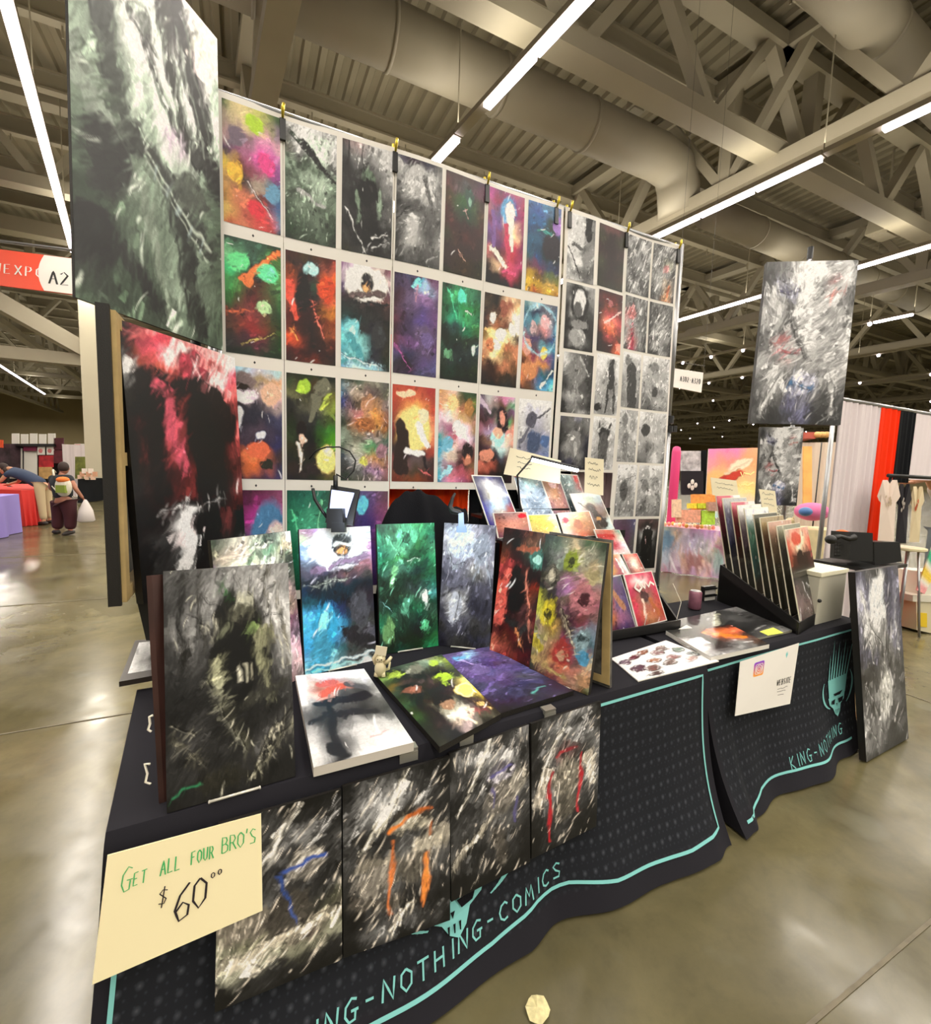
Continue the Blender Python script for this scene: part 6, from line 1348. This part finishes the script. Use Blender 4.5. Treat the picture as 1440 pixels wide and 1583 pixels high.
items = [(1072, 1110, 764, 788, 'f09a4c', 'orange box of small prints on the pink booth table'), (1066, 1078, 778, 786, 'e8d83c', 'yellow packet left of the orange box'), (1080, 1092, 778, 786, 'c8d838', 'lime packet in front of the orange box'),
         (1048, 1084, 788, 808, 'e8a88c', 'salmon tray of trinkets on the pink booth table'), (1086, 1106, 789, 811, 'b0dc48', 'lime green card leaning at the front of the pink booth table'), (1042, 1054, 772, 800, 'ecc8a8', 'peach packet at the left of the pink booth table'),
         (1096, 1112, 776, 790, 'b08c7c', 'brown packet right of the orange box')]
for i, (x0, x1, y0, y1, cc, lab) in enumerate(items):
    b = MB(); slabpx(b, x0, x1, y0, y1, dT - .02 * i, .08); b_ = put(b.build('merch_packet', mat('merch_' + cc, cc, .5, var=.25, scale=25)), lab, 'packet')
for i in range(14):
    rg = random.Random(i); x = 1042 + i * 5; P = tp(.42 + i * .055, .06 + .09 * (i % 3), .793); b = MB(); b.ball(P, (.035, .03, .035), 8, 6)
    put(b.build('trinket', mat('trinket_%d' % (i % 4), ('f0dcae', 'e8907c', 'e0c060', 'f4e8dc')[i % 4], .4)), ('first', 'second', 'third', 'fourth', 'fifth', 'sixth', 'seventh', 'eighth', 'ninth', 'tenth', 'eleventh', 'twelfth', 'thirteenth', 'last')[i] + ' trinket from the left, ' + ('cream', 'coral', 'golden', 'ivory')[i % 4] + ', on the pink booth table', 'trinket', 'trinkets on the pink booth table')
# tall pink post, banners, wall
dW = dT + 1.3
r = empty('arch_post', ahead((1050, 880), dT + .5) * [1, 1, 0], 'pink rounded post right behind the metal upright', 'post')
pz = ahead((1047, 690), dT + .5); b = MB(); b.tube([(pz[0], pz[1], 0), (pz[0], pz[1], pz[2] - .1), (pz[0], pz[1], pz[2] - .02), (pz[0], pz[1], pz[2])], [.075, .075, .06, .02], 14); b.build('post_body', mat('hot_pink', 'd8407c', .5), r, smooth=True)
ARTF = A('f8bf8bf8bfa8fb8/f9af98f98fa7fa7/fb7fb7eb8fb8fb8/eb6fc8ed9ed8fc8/dc8edbceddcbfd9/bdcbddbdcddcecb', 'e:.62,.24,.24,.07,-20,e8dcc0 l:.35,.36,.8,.18,.05,.03,d8c8a8 e:.45,.42,.27,.06,-20,d8402c l:.2,.52,.35,.42,.03,.05,c8382c l:.55,.33,.62,.3,.02,.02,c84 +l:.62,.5,.88,.5,.012,.012,f4e0a0 +l:.62,.62,.86,.62,.012,.012,f4e0a0', 60, 40, 20, .06)
q = [ahead(p, dW) for p in ((1090, 800), (1176, 800), (1176, 692), (1096, 694))]
o = picture('wall_banner', q, .02, ARTF, (90, 110), label='orange and yellow banner with two fish, beside the lower hanging grey canvas', cat='banner', face=PRINT, edge=M_WHITE)
f4 = lerp4(*q); npg = unit(np.cross(q[1] - q[0], q[3] - q[0])) * .01; b = MB(); fw = lambda x, y: f4(x, 1 - y) + npg
scribble(b, fw, [(.62, .62, .9, .08), (.48, .60, .9, .08)], random.Random(2), .02); b.build('banner_text', mat('pale_yellow', 'f6e39a'), o)
b = MB(); slabpx(b, 1053, 1084, 697, 728, dW + .1, .02); put(b.build('wall_banner', mat('grey_white_banner', 'b0aeb0', .7, var=.5, scale=9)), 'small grey and white banner left of the fish banner', 'banner')
b = MB(); slabpx(b, 1054, 1088, 728, 765, dW, .03); o = put(b.build('t_shirt', mat('black_cotton', '17131a', .9)), 'black printed shirt hanging left of the fish banner', 't-shirt')
b = MB(); [b.ball(ahead((1071 + dx, 745 + dy), dW - .02), (.05, .012, .05), 8, 6) for dx, dy in ((0, 0), (-5, 6), (5, 5), (0, 9))]; b.build('shirt_print', M_WHITE, o)
b = MB(); slabpx(b, 1084, 1093, 696, 770, dW + .15, .05); put(b.build('dark_panel', M_BDRAPE), 'narrow dark panel between the shirt and the fish banner', 'panel')
b = MB(); slabpx(b, 1243, 1256, 690, 800, dW, .03); put(b.build('wall_banner', mat('peach_banner', 'f0b060', .6, var=.2, scale=3)), 'narrow orange and yellow banner right of the lower hanging grey canvas', 'banner')
# pale booth curtains further right
pA, pB = ahead((1246, 800), dW + .5), ahead((1290, 800), dW + .2); pA[2] = pB[2] = 0; dl = unit(pB - pA)
drape('booth_curtain', -.2, np.linalg.norm(pB - pA) + .25, 0, .02, ahead((1270, 684), dW + .3)[2], mat('beige_drape', 'd9c8b6', .8), 'beige curtain between the orange strip banner and the tall white curtain', 5, .02, dirv=dl, base=pA)
tq = ahead((1271, 684), dW); b = MB(); b.tube([tq, [tq[0], tq[1], 0]], .012, 6); put(b.build('thin_pole', M_BLACK, smooth=True), 'thin black pole in front of the beige curtain', 'pole')
b = MB(); slabpx(b, 1244, 1262, 668, 678, dW + .3, .3); put(b.build('storage_carton', mat('red_carton', 'b05040', .6)), 'red carton on top of the beige booth wall', 'box')
for i, x in enumerate((1264, 1271, 1278)):
    b = MB(); b.ball(ahead((x, 672), dW + .3), (.07, .07, .06), 10, 8); put(b.build('plush_toy', mat('tan_plush', 'e0b070', .9), smooth=True), ('leftmost', 'middle', 'rightmost')[i] + ' of three tan plush toys on top of the beige booth wall', 'toy', 'plush toys on the booth wall')
P = ahead((1256, 791), dT + .2); ax = np.array([ROT[0][0], ROT[1][0], 0]); ax = unit(ax)
b = MB(); b.ball(P, (.27, .2, .15), 20, 14, ax=[ax, [-ax[1], ax[0], 0], [0, 0, 1]]); r = put(b.build('plush_cushion', mat('pink_plush', 'cf6f9c', .9, bump=.3, bscale=60), smooth=True), 'round pink plush cushion left of the tall white curtain', 'cushion')
b = MB(); b.ball(ahead((1246, 791), dT - .0), (.11, .09, .075), 14, 10); b.build('blue_patch', mat('blue_patch', '3c6ca4', .4), r, smooth=True)
q = ahead((1235, 812), dT + .25); b = MB(); b.box((q[0] + .2, q[1], q[2] / 2 - .02), (1.0, .6, q[2] - .06), ([ax[0], ax[1], 0], [-ax[1], ax[0], 0], [0, 0, 1])); put(b.build('display_cabinet', mat('cream_cabinet', 'd8cca0', .6, var=.1)), 'cream cabinet under the round pink cushion', 'cabinet')
for i, (x, y, cc) in enumerate(((1152, 790, '2c3c8c'), (1164, 789, 'c8443c'), (1222, 806, 'c8b890'))):
    b = MB(); pb2 = ahead((x, y), dT + .1); b.ball(pb2, (.07, .06, .06), 12, 8); b.ball(pb2 + [.04, -.02, .05], (.02, .02, .03), 8, 6); b.box([pb2[0], pb2[1], (pb2[2] - .05 + .76) / 2], (.16, .16, max(.02, pb2[2] - .05 - .76))); put(b.build('plush_toy', mat('plush_' + cc, cc, .9), smooth=True), ('navy blue', 'red', 'beige')[i] + ' plush toy peeking over the bagged prints', 'toy')

# aisle number sign
ds = 7.6
r = empty('aisle_sign', ahead((1070, 590), ds), 'white hanging aisle sign A302-A320 right of the metal upright', 'sign')
q = [ahead(p, ds) for p in ((1040, 598), (1085, 607), (1088, 576), (1040, 569))]
b = MB(); b.slab(*q, .02); b.build('board', M_WHITE, r); f4 = lerp4(*q); npg = unit(np.cross(q[1] - q[0], q[3] - q[0])) * .004
b = MB(); write(b, lambda x, y: f4(x, 1 - y) + npg, 'A302-A320', .26, .38, .27, .285, .022, wid=.20); b.build('sign_text', M_BLACK, r)
b = MB(); b.tube([q[3], [*q[3][:2], 10.85]], .0025, 5); b.tube([q[2], [*q[2][:2], 10.85]], .0025, 5); b.tube([ahead((1050, 560), ds), ahead((1090, 566), ds)], .008, 5); b.build('hanger', mat('grey_wire', '55524a', .7), r)

# ================================================================ left background
dE = 9.0
r = empty('aisle_sign', ahead((30, 420), dE), 'red and white hanging expo sign reading A2 at the left edge', 'sign')
q = [ahead(p, dE) for p in ((-90, 430), (125, 457), (125, 401), (-90, 374))]
b = MB(); f4 = lerp4(*q); b.slab(*q, .03); b.build('board', mat('sign_red', 'e0482a', .5), r)
npg = unit(np.cross(q[1] - q[0], q[3] - q[0])) * .006; fw = lambda x, y: f4(x, 1 - y) + npg
b = MB(); arc = [(.74 - .05 * math.sin(a * math.pi) * -1 * 0 - .045 * (1 - abs(2 * a - 1) ** 2), a) for a in np.linspace(0.01, .99, 12)]
b.add([fw(*p) for p in arc] + [fw(1, .99), fw(1, .01)], [tuple(range(14))]); b.build('white_end', M_WHITE, r)
npg2 = npg * 1.6; f2 = lambda x, y: f4(x, 1 - y) + npg2
b = MB(); write(b, f2, 'FANEXPO', .22, .35, .26, .295, .012, wid=.22); b.build('sign_lettering', M_WHITE, r)
b = MB(); write(b, f2, 'A2', .775, .22, .36, .22, .016, wid=.19); b.build('sign_number', M_BLACK, r)
b = MB(); b.tube([q[3] + [0, 0, .15], q[2] + [0, 0, .15]], .03, 6); b.tube([q[2] + [0, 0, .1], [*q[2][:2], 10.85]], .01, 5); b.build('hanger', M_METAL, r)

def clothtable(pts, z, m, label, nm='market_table', amp=.04):
    """pts: floor corners near-left.. around; draped box"""
    P = [np.array(p, float) for p in pts]; b = MB(); c = sum(P) / len(P)
    def g(u, v):
        n = len(P); t = u * n; i = min(int(t), n - 1); p = P[i] + (P[(i + 1) % n] - P[i]) * (t - i)
        o = unit(p - c) * (amp * v * (1 + math.sin(u * 90))); return (p[0] + o[0], p[1] + o[1], z - (z - .01) * v)
    b.grid(g, 160, 8); b.add([p + [0, 0, z] for p in P], [tuple(range(len(P)))]); return put(b.build(nm, m), label, 'table')
l0, l1 = onz((-60, 850), 0), onz((33, 822), 0)
back = unit([-1, .15, 0])
clothtable([l0, l1, l1 + back * 1.6, l0 + back * 1.6], .78, mat('lavender_cloth', '8f7fc4', .8), 'table under a lavender cloth at the left edge')
l2, l3 = onz((36, 814), 0), onz((60, 812), 0)
l4 = onz((66, 795), 0)
clothtable([l2, l3, l4, l4 + back * 2.4, l2 + back * 1.6 + [0, .8, 0]], .80, mat('red_cloth', 'd0342c', .8), 'table under a red cloth behind the lavender one')
dR = frontal(l3) + .5
b = MB(); b.slab(ahead((36, 764), dR), ahead((60, 770), dR), ahead((34, 752), dR + .8), ahead((10, 746), dR + .8), .1)
r = put(b.build('open_case', mat('tan_case', 'a89880', .6)), 'open tan case tilted on the red table', 'case')
b = MB(); b.slab(ahead((14, 757), dR - .02), ahead((37, 768), dR - .02), ahead((33, 758), dR + .1), ahead((10, 748), dR + .1), .04); b.build('case_front', M_BLACK, r)
# print booth behind the two people
dP = 17.5
q0_, q1_ = ahead((-12, 740), dP + .35), ahead((99, 740), dP + .35); q0_[2] = q1_[2] = 0
def fr2(x0, x1, y0, y1, d, m, name, label, cat, group=None, th=.03):
    b = MB(); slabpx(b, x0, x1, y0, y1, d, th); return put(b.build(name, m), label, cat, group)
drape('booth_curtain', 0, float(np.linalg.norm(q1_ - q0_)), 0, .02, ahead((40, 688), dP + .35)[2], mat('charcoal_drape', '2c2628', .85), 'distant charcoal curtain behind the print booth at the left', 14, .04, dirv=unit(q1_ - q0_), base=q0_)
for i in range(5):
    x0 = 18 + i * 14; o = fr2(x0, x0 + 11, 670 + (i % 2), 686, dP, M_WHITE, 'framed_sheet', ['first', 'second', 'third', 'fourth', 'last'][i] + ' white sheet from the left on top of the distant booth shelf', 'sheet', 'white sheets on the distant shelf')
for i in range(2):
    o = fr2(58 + i * 14, 69 + i * 14, 690, 703, dP, M_WHITE, 'framed_sheet', ('left', 'right') [i] + ' white sheet below the distant black shelf', 'sheet')
    b = MB(); b.ball(ahead((63 + i * 14, 697), dP - .02), (.07, .01, .08), 8, 6); b.build('sheet_print', mat('faded_red', 'c07070'), o)
fr2(5, 83, 686, 690, dP - .1, M_BLACK, 'wall_shelf', 'black shelf across the distant print booth', 'shelf', th=.3)
fr2(83, 98, 677, 695, dP, mat('maroon_print', '4a1420', .5), 'poster', 'maroon poster at the right end of the distant shelf', 'poster')
fr2(83, 99, 696, 716, dP, mat('maroon_shirt', '5a1824', .6, var=.4, scale=6), 'poster', 'maroon and white poster below the plain maroon one', 'poster')
fr2(15, 34, 693, 740, dP + .1, M_WHITE, 'white_panel', 'left white panel of the distant print booth', 'panel'); fr2(37, 57, 693, 740, dP + .1, M_WHITE, 'white_panel', 'right white panel of the distant print booth', 'panel')
fr2(36, 56, 688, 697, dP + .0, mat('plum', '7c2848'), 'poster', 'plum coloured strip poster above the white panels', 'poster')
fr2(60, 82, 704, 722, dP + .05, mat('crimson_print', 'b0242c', .5, var=.5, scale=5), 'poster', 'crimson poster between the white panels and the standing person', 'poster')
fr2(60, 80, 722, 740, dP + .05, mat('ochre_print', 'c09860', .5, var=.3, scale=5), 'poster', 'ochre poster under the crimson one', 'poster')
fr2(0, 16, 686, 735, dP - .3, mat('dark_clutter', '3a2830', .7, var=.9, scale=3), 'merch_display', 'dark cluttered display at the far left edge', 'display', th=.4)
fr2(-5, 4, 680, 692, dP - .5, mat('orange_badge', 'e05028'), 'poster', 'small orange sign at the left edge above the dark display', 'sign')
dl = unit([1, .1, 0]); p0 = ahead((99, 745), dP); p0[2] = 0
drape('booth_curtain', 0, 1.35, 0, .02, ahead((105, 687), dP)[2], mat('white_drape', 'dcd2d4'), 'distant white curtain right of the maroon posters', 5, .03, dirv=dl, base=p0)
p0 = ahead((128, 745), dP + 2); p0[2] = 0
drape('booth_curtain', 0, 1.2, 0, .02, ahead((130, 699), dP + 2)[2], mat('grey_drape', 'a8a4a4', .8), 'distant grey curtain beside the pale column', 4, .03, dirv=dl, base=p0)
o = fr2(115, 140, 686, 696, dP + 1.5, M_WHITE, 'booth_sign', 'distant white sign with an orange square left of the column', 'sign'); b = MB(); slabpx(b, 116, 124, 687, 696, dP + 1.47, .01); b.build('orange_square', mat('orange_badge', 'e05028'), o)
o = fr2(116, 133, 706, 740, dP, mat('chart_green', '6e7430', .6, var=.5, scale=4), 'poster', 'olive and black poster between two distant curtains', 'poster')
b = MB(); qs = ahead((124, 740), dP + .03); b.tube([qs, [qs[0], qs[1], 0]], .02, 6); b.build('stand', M_BLACK, o)
pA = onz((122, 778), 0); pB = onz((150, 770), 0)
clothtable([pA, pB + [.9, 0, 0], pB + [.9, 1.6, 0], pA + [0, 1.6, 0]], .8, M_BDRAPE, 'distant table under a black cloth by the pale column')
for i in range(8):
    P = ahead((124 + i * 3.3, 738 - (i % 3) * 5), frontal(pA) + .3); b = MB(); b.box(P, (.12, .1, .16)); put(b.build('figurine_box', mat('tabletop_%d' % (i % 3), ('d8b8a0', 'c89878', 'e4d8cc')[i % 3], .5)), ('first', 'second', 'third', 'fourth', 'fifth', 'sixth', 'seventh', 'last')[i] + ' little box from the left on the distant black table, ' + ('peach', 'brown', 'ivory')[i % 3], 'box', 'boxes on the distant black table')

# ---------------------------------------------------------------- people
def skin(name, pts, edges, radii, m, parent, sub=2):
    me = bpy.data.meshes.new(name); off = np.array(parent.location)
    me.from_pydata([tuple(np.array(p) - off) for p in pts], edges, []); me.materials.append(m)
    o = bpy.data.objects.new(name, me); COL.objects.link(o); o.parent = parent
    o.modifiers.new('skin', 'SKIN')
    for i, rr in enumerate(radii):
        rr = rr if hasattr(rr, '__len__') else (rr, rr); me.skin_vertices[0].data[i].radius = rr
        me.skin_vertices[0].data[i].use_root = (i == 0)
    s = o.modifiers.new('sub', 'SUBSURF'); s.levels = sub; s.render_levels = sub
    for mod in o.modifiers:
        if mod.type == 'SKIN': mod.use_smooth_shade = True
    return o
def person(label, J, scale, skin_m, shirt_m, leg_m, hair_m, shoe_m, sleeve=.5, hair='short', look=(0, -1, 0), legw=1.0, shorts=False):
    """J: joints in the place: pelvis, chest, neck, head, and l/r shoulder, elbow, hand, hip, knee, ankle, toe"""
    g = {k: np.array(v, float) for k, v in J.items()}; s = scale
    r = empty('person', (g['pelvis'][0], g['pelvis'][1], 0), label, 'person')
    P = [g['pelvis'], g['chest'], g['neck'], g['head'] * .6 + g['neck'] * .4]
    E = [(0, 1), (1, 2), (2, 3)]; R = [(.10 * s, .08 * s), (.12 * s, .09 * s), .052 * s, .05 * s]
    for sd in 'lr':
        k = len(P); P += [g[sd + 'sh'], g[sd + 'el'], g[sd + 'ha']]; E += [(1, k), (k, k + 1), (k + 1, k + 2)]; R += [.055 * s, .040 * s, .026 * s]
        k = len(P); P += [g[sd + 'hip'], g[sd + 'kn'], g[sd + 'an'], g[sd + 'to']]; E += [(0, k), (k, k + 1), (k + 1, k + 2), (k + 2, k + 3)]; R += [.085 * s, .055 * s, .04 * s, .03 * s]
    body = skin('body', P, E, R, skin_m, r)
    # head with face
    b = MB(); h = g['head']; lk = unit(look); sdv = unit(np.cross(lk, [0, 0, 1])); upv = np.cross(sdv, lk)
    b.ball(h, (.075 * s, .092 * s, .112 * s), 20, 16, ax=[sdv, lk, upv]); b.ball(h + lk * .095 * s - upv * .01 * s, (.012 * s, .022 * s, .02 * s), 8, 6, ax=[sdv, lk, upv])
    b.ball(h - upv * .05 * s + lk * .03 * s, (.05 * s, .055 * s, .06 * s), 12, 8, ax=[sdv, lk, upv])
    for q in (-1, 1): b.ball(h + sdv * q * .076 * s, (.012 * s, .022 * s, .03 * s), 8, 6, ax=[sdv, lk, upv])
    b.build('head', skin_m, r, smooth=True)
    b = MB()
    for q in (-1, 1): b.ball(h + lk * .083 * s + sdv * q * .03 * s + upv * .012 * s, (.012 * s, .008 * s, .007 * s), 8, 6, ax=[sdv, lk, upv])
    b.ball(h + lk * .083 * s - upv * .055 * s, (.022 * s, .006 * s, .006 * s), 8, 6, ax=[sdv, lk, upv]); b.build('eyes_and_mouth', hair_m, r)
    b = MB(); b.ball(h - lk * .022 * s + upv * .03 * s, (.086 * s, .094 * s, .105 * s), 18, 12, ax=[sdv, lk, upv])
    if hair == 'long': b.tube([h - lk * .05 * s, h - lk * .075 * s - upv * .12 * s, h - lk * .07 * s - upv * .2 * s], [.07 * s, .07 * s, .03 * s], 12)
    b.build('hair', hair_m, r, smooth=True)
    # hands with fingers
    b = MB()
    for sd in 'lr':
        ha = g[sd + 'ha']; d = unit(ha - g[sd + 'el']); x = unit(np.cross(d, [.3, .2, 1])); y = np.cross(x, d)
        b.ball(ha + d * .045 * s, (.04 * s, .017 * s, .05 * s), 10, 8, ax=[x, y, d])
        for i in range(4):
            p = ha + d * .08 * s + x * (.027 - .018 * i) * s; L = (.055, .065, .06, .045)[i] * s
            b.tube([p, p + d * L * .6 + y * .006 * s, p + d * L + y * .022 * s], [.009 * s, .008 * s, .006 * s], 7)
        p = ha + x * .035 * s + d * .03 * s; b.tube([p, p + x * .02 * s + d * .03 * s, p + x * .02 * s + d * .055 * s + y * .015 * s], [.011 * s, .009 * s, .007 * s], 7)
    b.build('hands', skin_m, r, smooth=True)
    # clothes
    P = [g['pelvis'] - np.array([0, 0, .02]), g['pelvis'] * .4 + g['chest'] * .6, g['chest'], g['neck'] * .75 + g['chest'] * .25]; E = [(0, 1), (1, 2), (2, 3)]; R = [(.175 * s, .14 * s), (.165 * s, .13 * s), (.17 * s, .13 * s), .07 * s]
    for sd in 'lr':
        k = len(P); e = g[sd + 'sh'] * (1 - sleeve) + g[sd + 'el'] * sleeve; P += [g[sd + 'sh'], e]; E += [(2, k), (k, k + 1)]; R += [.075 * s, .065 * s]
    skin('shirt', P, E, R, shirt_m, r)
    P = [g['pelvis'] + np.array([0, 0, .10])]; E = []; R = [(.13 * s * legw, .115 * s * legw)]
    for sd in 'lr':
        k = len(P); an = g[sd + 'kn'] if shorts else g[sd + 'an']; P += [g[sd + 'hip'], g[sd + 'kn'], g[sd + 'kn'] * .1 + g[sd + 'an'] * .9]; E += [(0, k), (k, k + 1), (k + 1, k + 2)]; R += [.105 * s * legw, .082 * s * legw, .068 * s * legw]
    skin('trousers', P, E, R, leg_m, r)
    for sd in 'lr':
        a, t = g[sd + 'an'], g[sd + 'to']; b = MB(); d = unit(t - a); d[2] = 0; d = unit(d); 
        b.tube([np.array([a[0], a[1], .05 * s]) - d * .07 * s, np.array([a[0], a[1], .055 * s]), np.array([a[0], a[1], .04 * s]) + d * .1 * s, np.array([a[0], a[1], .03 * s]) + d * .17 * s], [.035 * s, .05 * s, .042 * s, .02 * s], 12)
        b.build('shoe', shoe_m, r, smooth=True)
    return r
SK = mat('skin', 'c08a6a', .55); SKD = mat('skin_dim', 'a87058', .55)
# standing person seen from behind with a backpack
F0 = onz((96, 827), 0); d0 = frontal(F0)
vr = unit([ROT[0][0], ROT[1][0], 0]); vf = unit([-ROT[0][2], -ROT[1][2], 0]); S = 1.45 / 1.70
def at(base, x, y, z): return base + vr * x + vf * y + np.array([0, 0, z])
B0 = at(F0, 0, .05, 0)
lean = .12
J = dict(pelvis=at(B0, .02, 0, .83 * S * 1.0), chest=at(B0, -.03, .06, 1.22 * S), neck=at(B0, -.06, .08, 1.40 * S), head=at(B0, -.04, .12, 1.56 * S),
         lsh=at(B0, -.23, .05, 1.32 * S), lel=at(B0, -.36, .14, 1.08 * S), lha=at(B0, -.33, .32, .92 * S), rsh=at(B0, .13, .05, 1.34 * S), rel=at(B0, .27, .02, 1.08 * S), rha=at(B0, .30, .14, .86 * S),
         lhip=at(B0, -.07, 0, .74 * S), lkn=at(B0, -.11, .02, .42 * S), lan=at(B0, -.14, 0, .07), lto=at(B0, -.24, .05, .02), rhip=at(B0, .11, 0, .74 * S), rkn=at(B0, .13, .02, .42 * S), ran=at(B0, .13, 0, .07), rto=at(B0, .13, -.12, .02))
rp = person('person in black top and wide maroon trousers seen from behind, wearing a backpack', J, S * 1.22, SKD, mat('black_top', '1c2024', .8), mat('maroon_trousers', '3c1018', .85), mat('brown_hair', '2c1a14', .7), mat('dark_shoes', '241c18', .6), .45, look=vf + vr * -.5, legw=1.35)
r = empty('backpack', at(B0, .12, -.16, .80), 'white and green backpack with an orange top worn by the person in maroon trousers', 'backpack')
b = MB(); b.ball(at(B0, .15, -.13, .98), (.15, .10, .20), 14, 10, ax=[vr, vf, [0, 0, 1]]); b.build('pack_body', mat('pack_white', 'cfc8b4', .7), r)
b = MB(); b.box(at(B0, .17, -.205, .94), (.18, .06, .15), (vr, vf, [0, 0, 1])); b.build('green_pocket', mat('pack_green', '7a8a30', .7), r)
b = MB(); b.ball(at(B0, .17, -.16, 1.12), (.11, .09, .06), 12, 8); b.build('orange_top', mat('pack_orange', 'd87028', .7), r, smooth=True)
b = MB(); b.tube([at(B0, .0, -.16, 1.2), at(B0, -.1, -.06, 1.3), at(B0, -.2, .1, 1.25)], .018, 8); b.tube([at(B0, .02, -.14, .88), at(B0, -.1, -.1, .98), at(B0, -.22, .05, 1.05)], .012, 8); b.build('strap', mat('pack_white', 'cfc8b4'), r, smooth=True)
b = MB(); P = at(B0, .42, .05, .5); b.tube([P + [0, 0, .22], P + [0, 0, .12], P, P - [0, 0, .2], P - [0, 0, .24]], [.02, .07, .12, .15, .1], 12); put(b.build('shopping_bag', mat('white_bag', 'c8c0bc', .6), smooth=True), 'white shopping bag held at the right side of the person in maroon trousers', 'bag')
# bending person
F1 = onz((73, 811), 0); B0 = F1
J = dict(pelvis=at(B0, -.05, 0, .92), chest=at(B0, -.55, .0, 1.17), neck=at(B0, -.75, 0, 1.25), head=at(B0, -.92, 0, 1.24),
         lsh=at(B0, -.66, .16, 1.16), lel=at(B0, -.78, .2, .95), lha=at(B0, -1.02, .2, .88), rsh=at(B0, -.66, -.16, 1.16), rel=at(B0, -.80, -.2, .97), rha=at(B0, -1.08, -.2, .93),
         lhip=at(B0, -.06, .10, .86), lkn=at(B0, -.06, .12, .48), lan=at(B0, -.02, .12, .08), lto=at(B0, -.2, .12, .02), rhip=at(B0, -.04, -.10, .86), rkn=at(B0, .0, -.11, .48), ran=at(B0, .04, -.12, .08), rto=at(B0, -.14, -.12, .02))
person('person in navy shirt and cream trousers bending over the red table', J, 1.0, SK, mat('navy_shirt', '2c3850', .85), mat('cream_trousers', 'b8a480', .85), mat('brown_hair', '2c1a14'), mat('dark_shoes', '241c18'), .5, look=-vr * 1 + np.array([0, 0, -.5]), hair='long')
# seller at the right edge
hnd = ahead((1399, 745), 5.6); d1 = 5.9
def pz_(x, y, d): return ahead((x, y), d)
sh = pz_(1462, 700, d1); B0 = np.array([*pz_(1470, 800, d1)[:2], 0])
J = dict(pelvis=at(B0, 0, 0, 1.0), chest=at(B0, 0, 0, 1.36), neck=at(B0, 0, 0, 1.56), head=at(B0, 0, -.02, 1.72),
         lsh=at(B0, -.19, 0, 1.47), lel=pz_(1436, 739, d1 - .15), lha=hnd + vr * .08, rsh=at(B0, .19, 0, 1.47), rel=at(B0, .27, .02, 1.18), rha=at(B0, .28, -.1, .95),
         lhip=at(B0, -.11, 0, .94), lkn=at(B0, -.13, 0, .5), lan=at(B0, -.14, .02, .08), lto=at(B0, -.18, -.14, .02), rhip=at(B0, .11, 0, .94), rkn=at(B0, .12, 0, .5), ran=at(B0, .13, .02, .08), rto=at(B0, .16, -.14, .02))
person('person in pale grey T-shirt and worn jeans reaching for the shirts at right', J, 1.15, SK, mat('pale_tee', 'b8ada0', .9), mat('worn_jeans', '5c6468', .85, var=.2, scale=12), mat('brown_hair', '2c1a14'), mat('dark_shoes', '241c18'), .55, look=-vf)

# crumpled scrap on the floor at the bottom edge
q = onz((830, 1562), .006); b = MB(); rg = random.Random(5); pts = []
b.add([q + [0, 0, .012]] + [q + [(.030 + .012 * rg.random()) * math.cos(a), (.030 + .012 * rg.random()) * math.sin(a), .0 + .012 * rg.random()] for a in np.linspace(0, 2 * math.pi, 15)[:-1]] + [q - [0, 0, .004]],
      [(0, i + 1, (i + 1) % 14 + 1) for i in range(14)] + [(15, (i + 1) % 14 + 1, i + 1) for i in range(14)])
put(b.build('paper_scrap', mat('pale_scrap', 'cfc493', .7, var=.2, scale=60)), 'crumpled pale yellow scrap lying on the floor at the bottom edge', 'scrap')
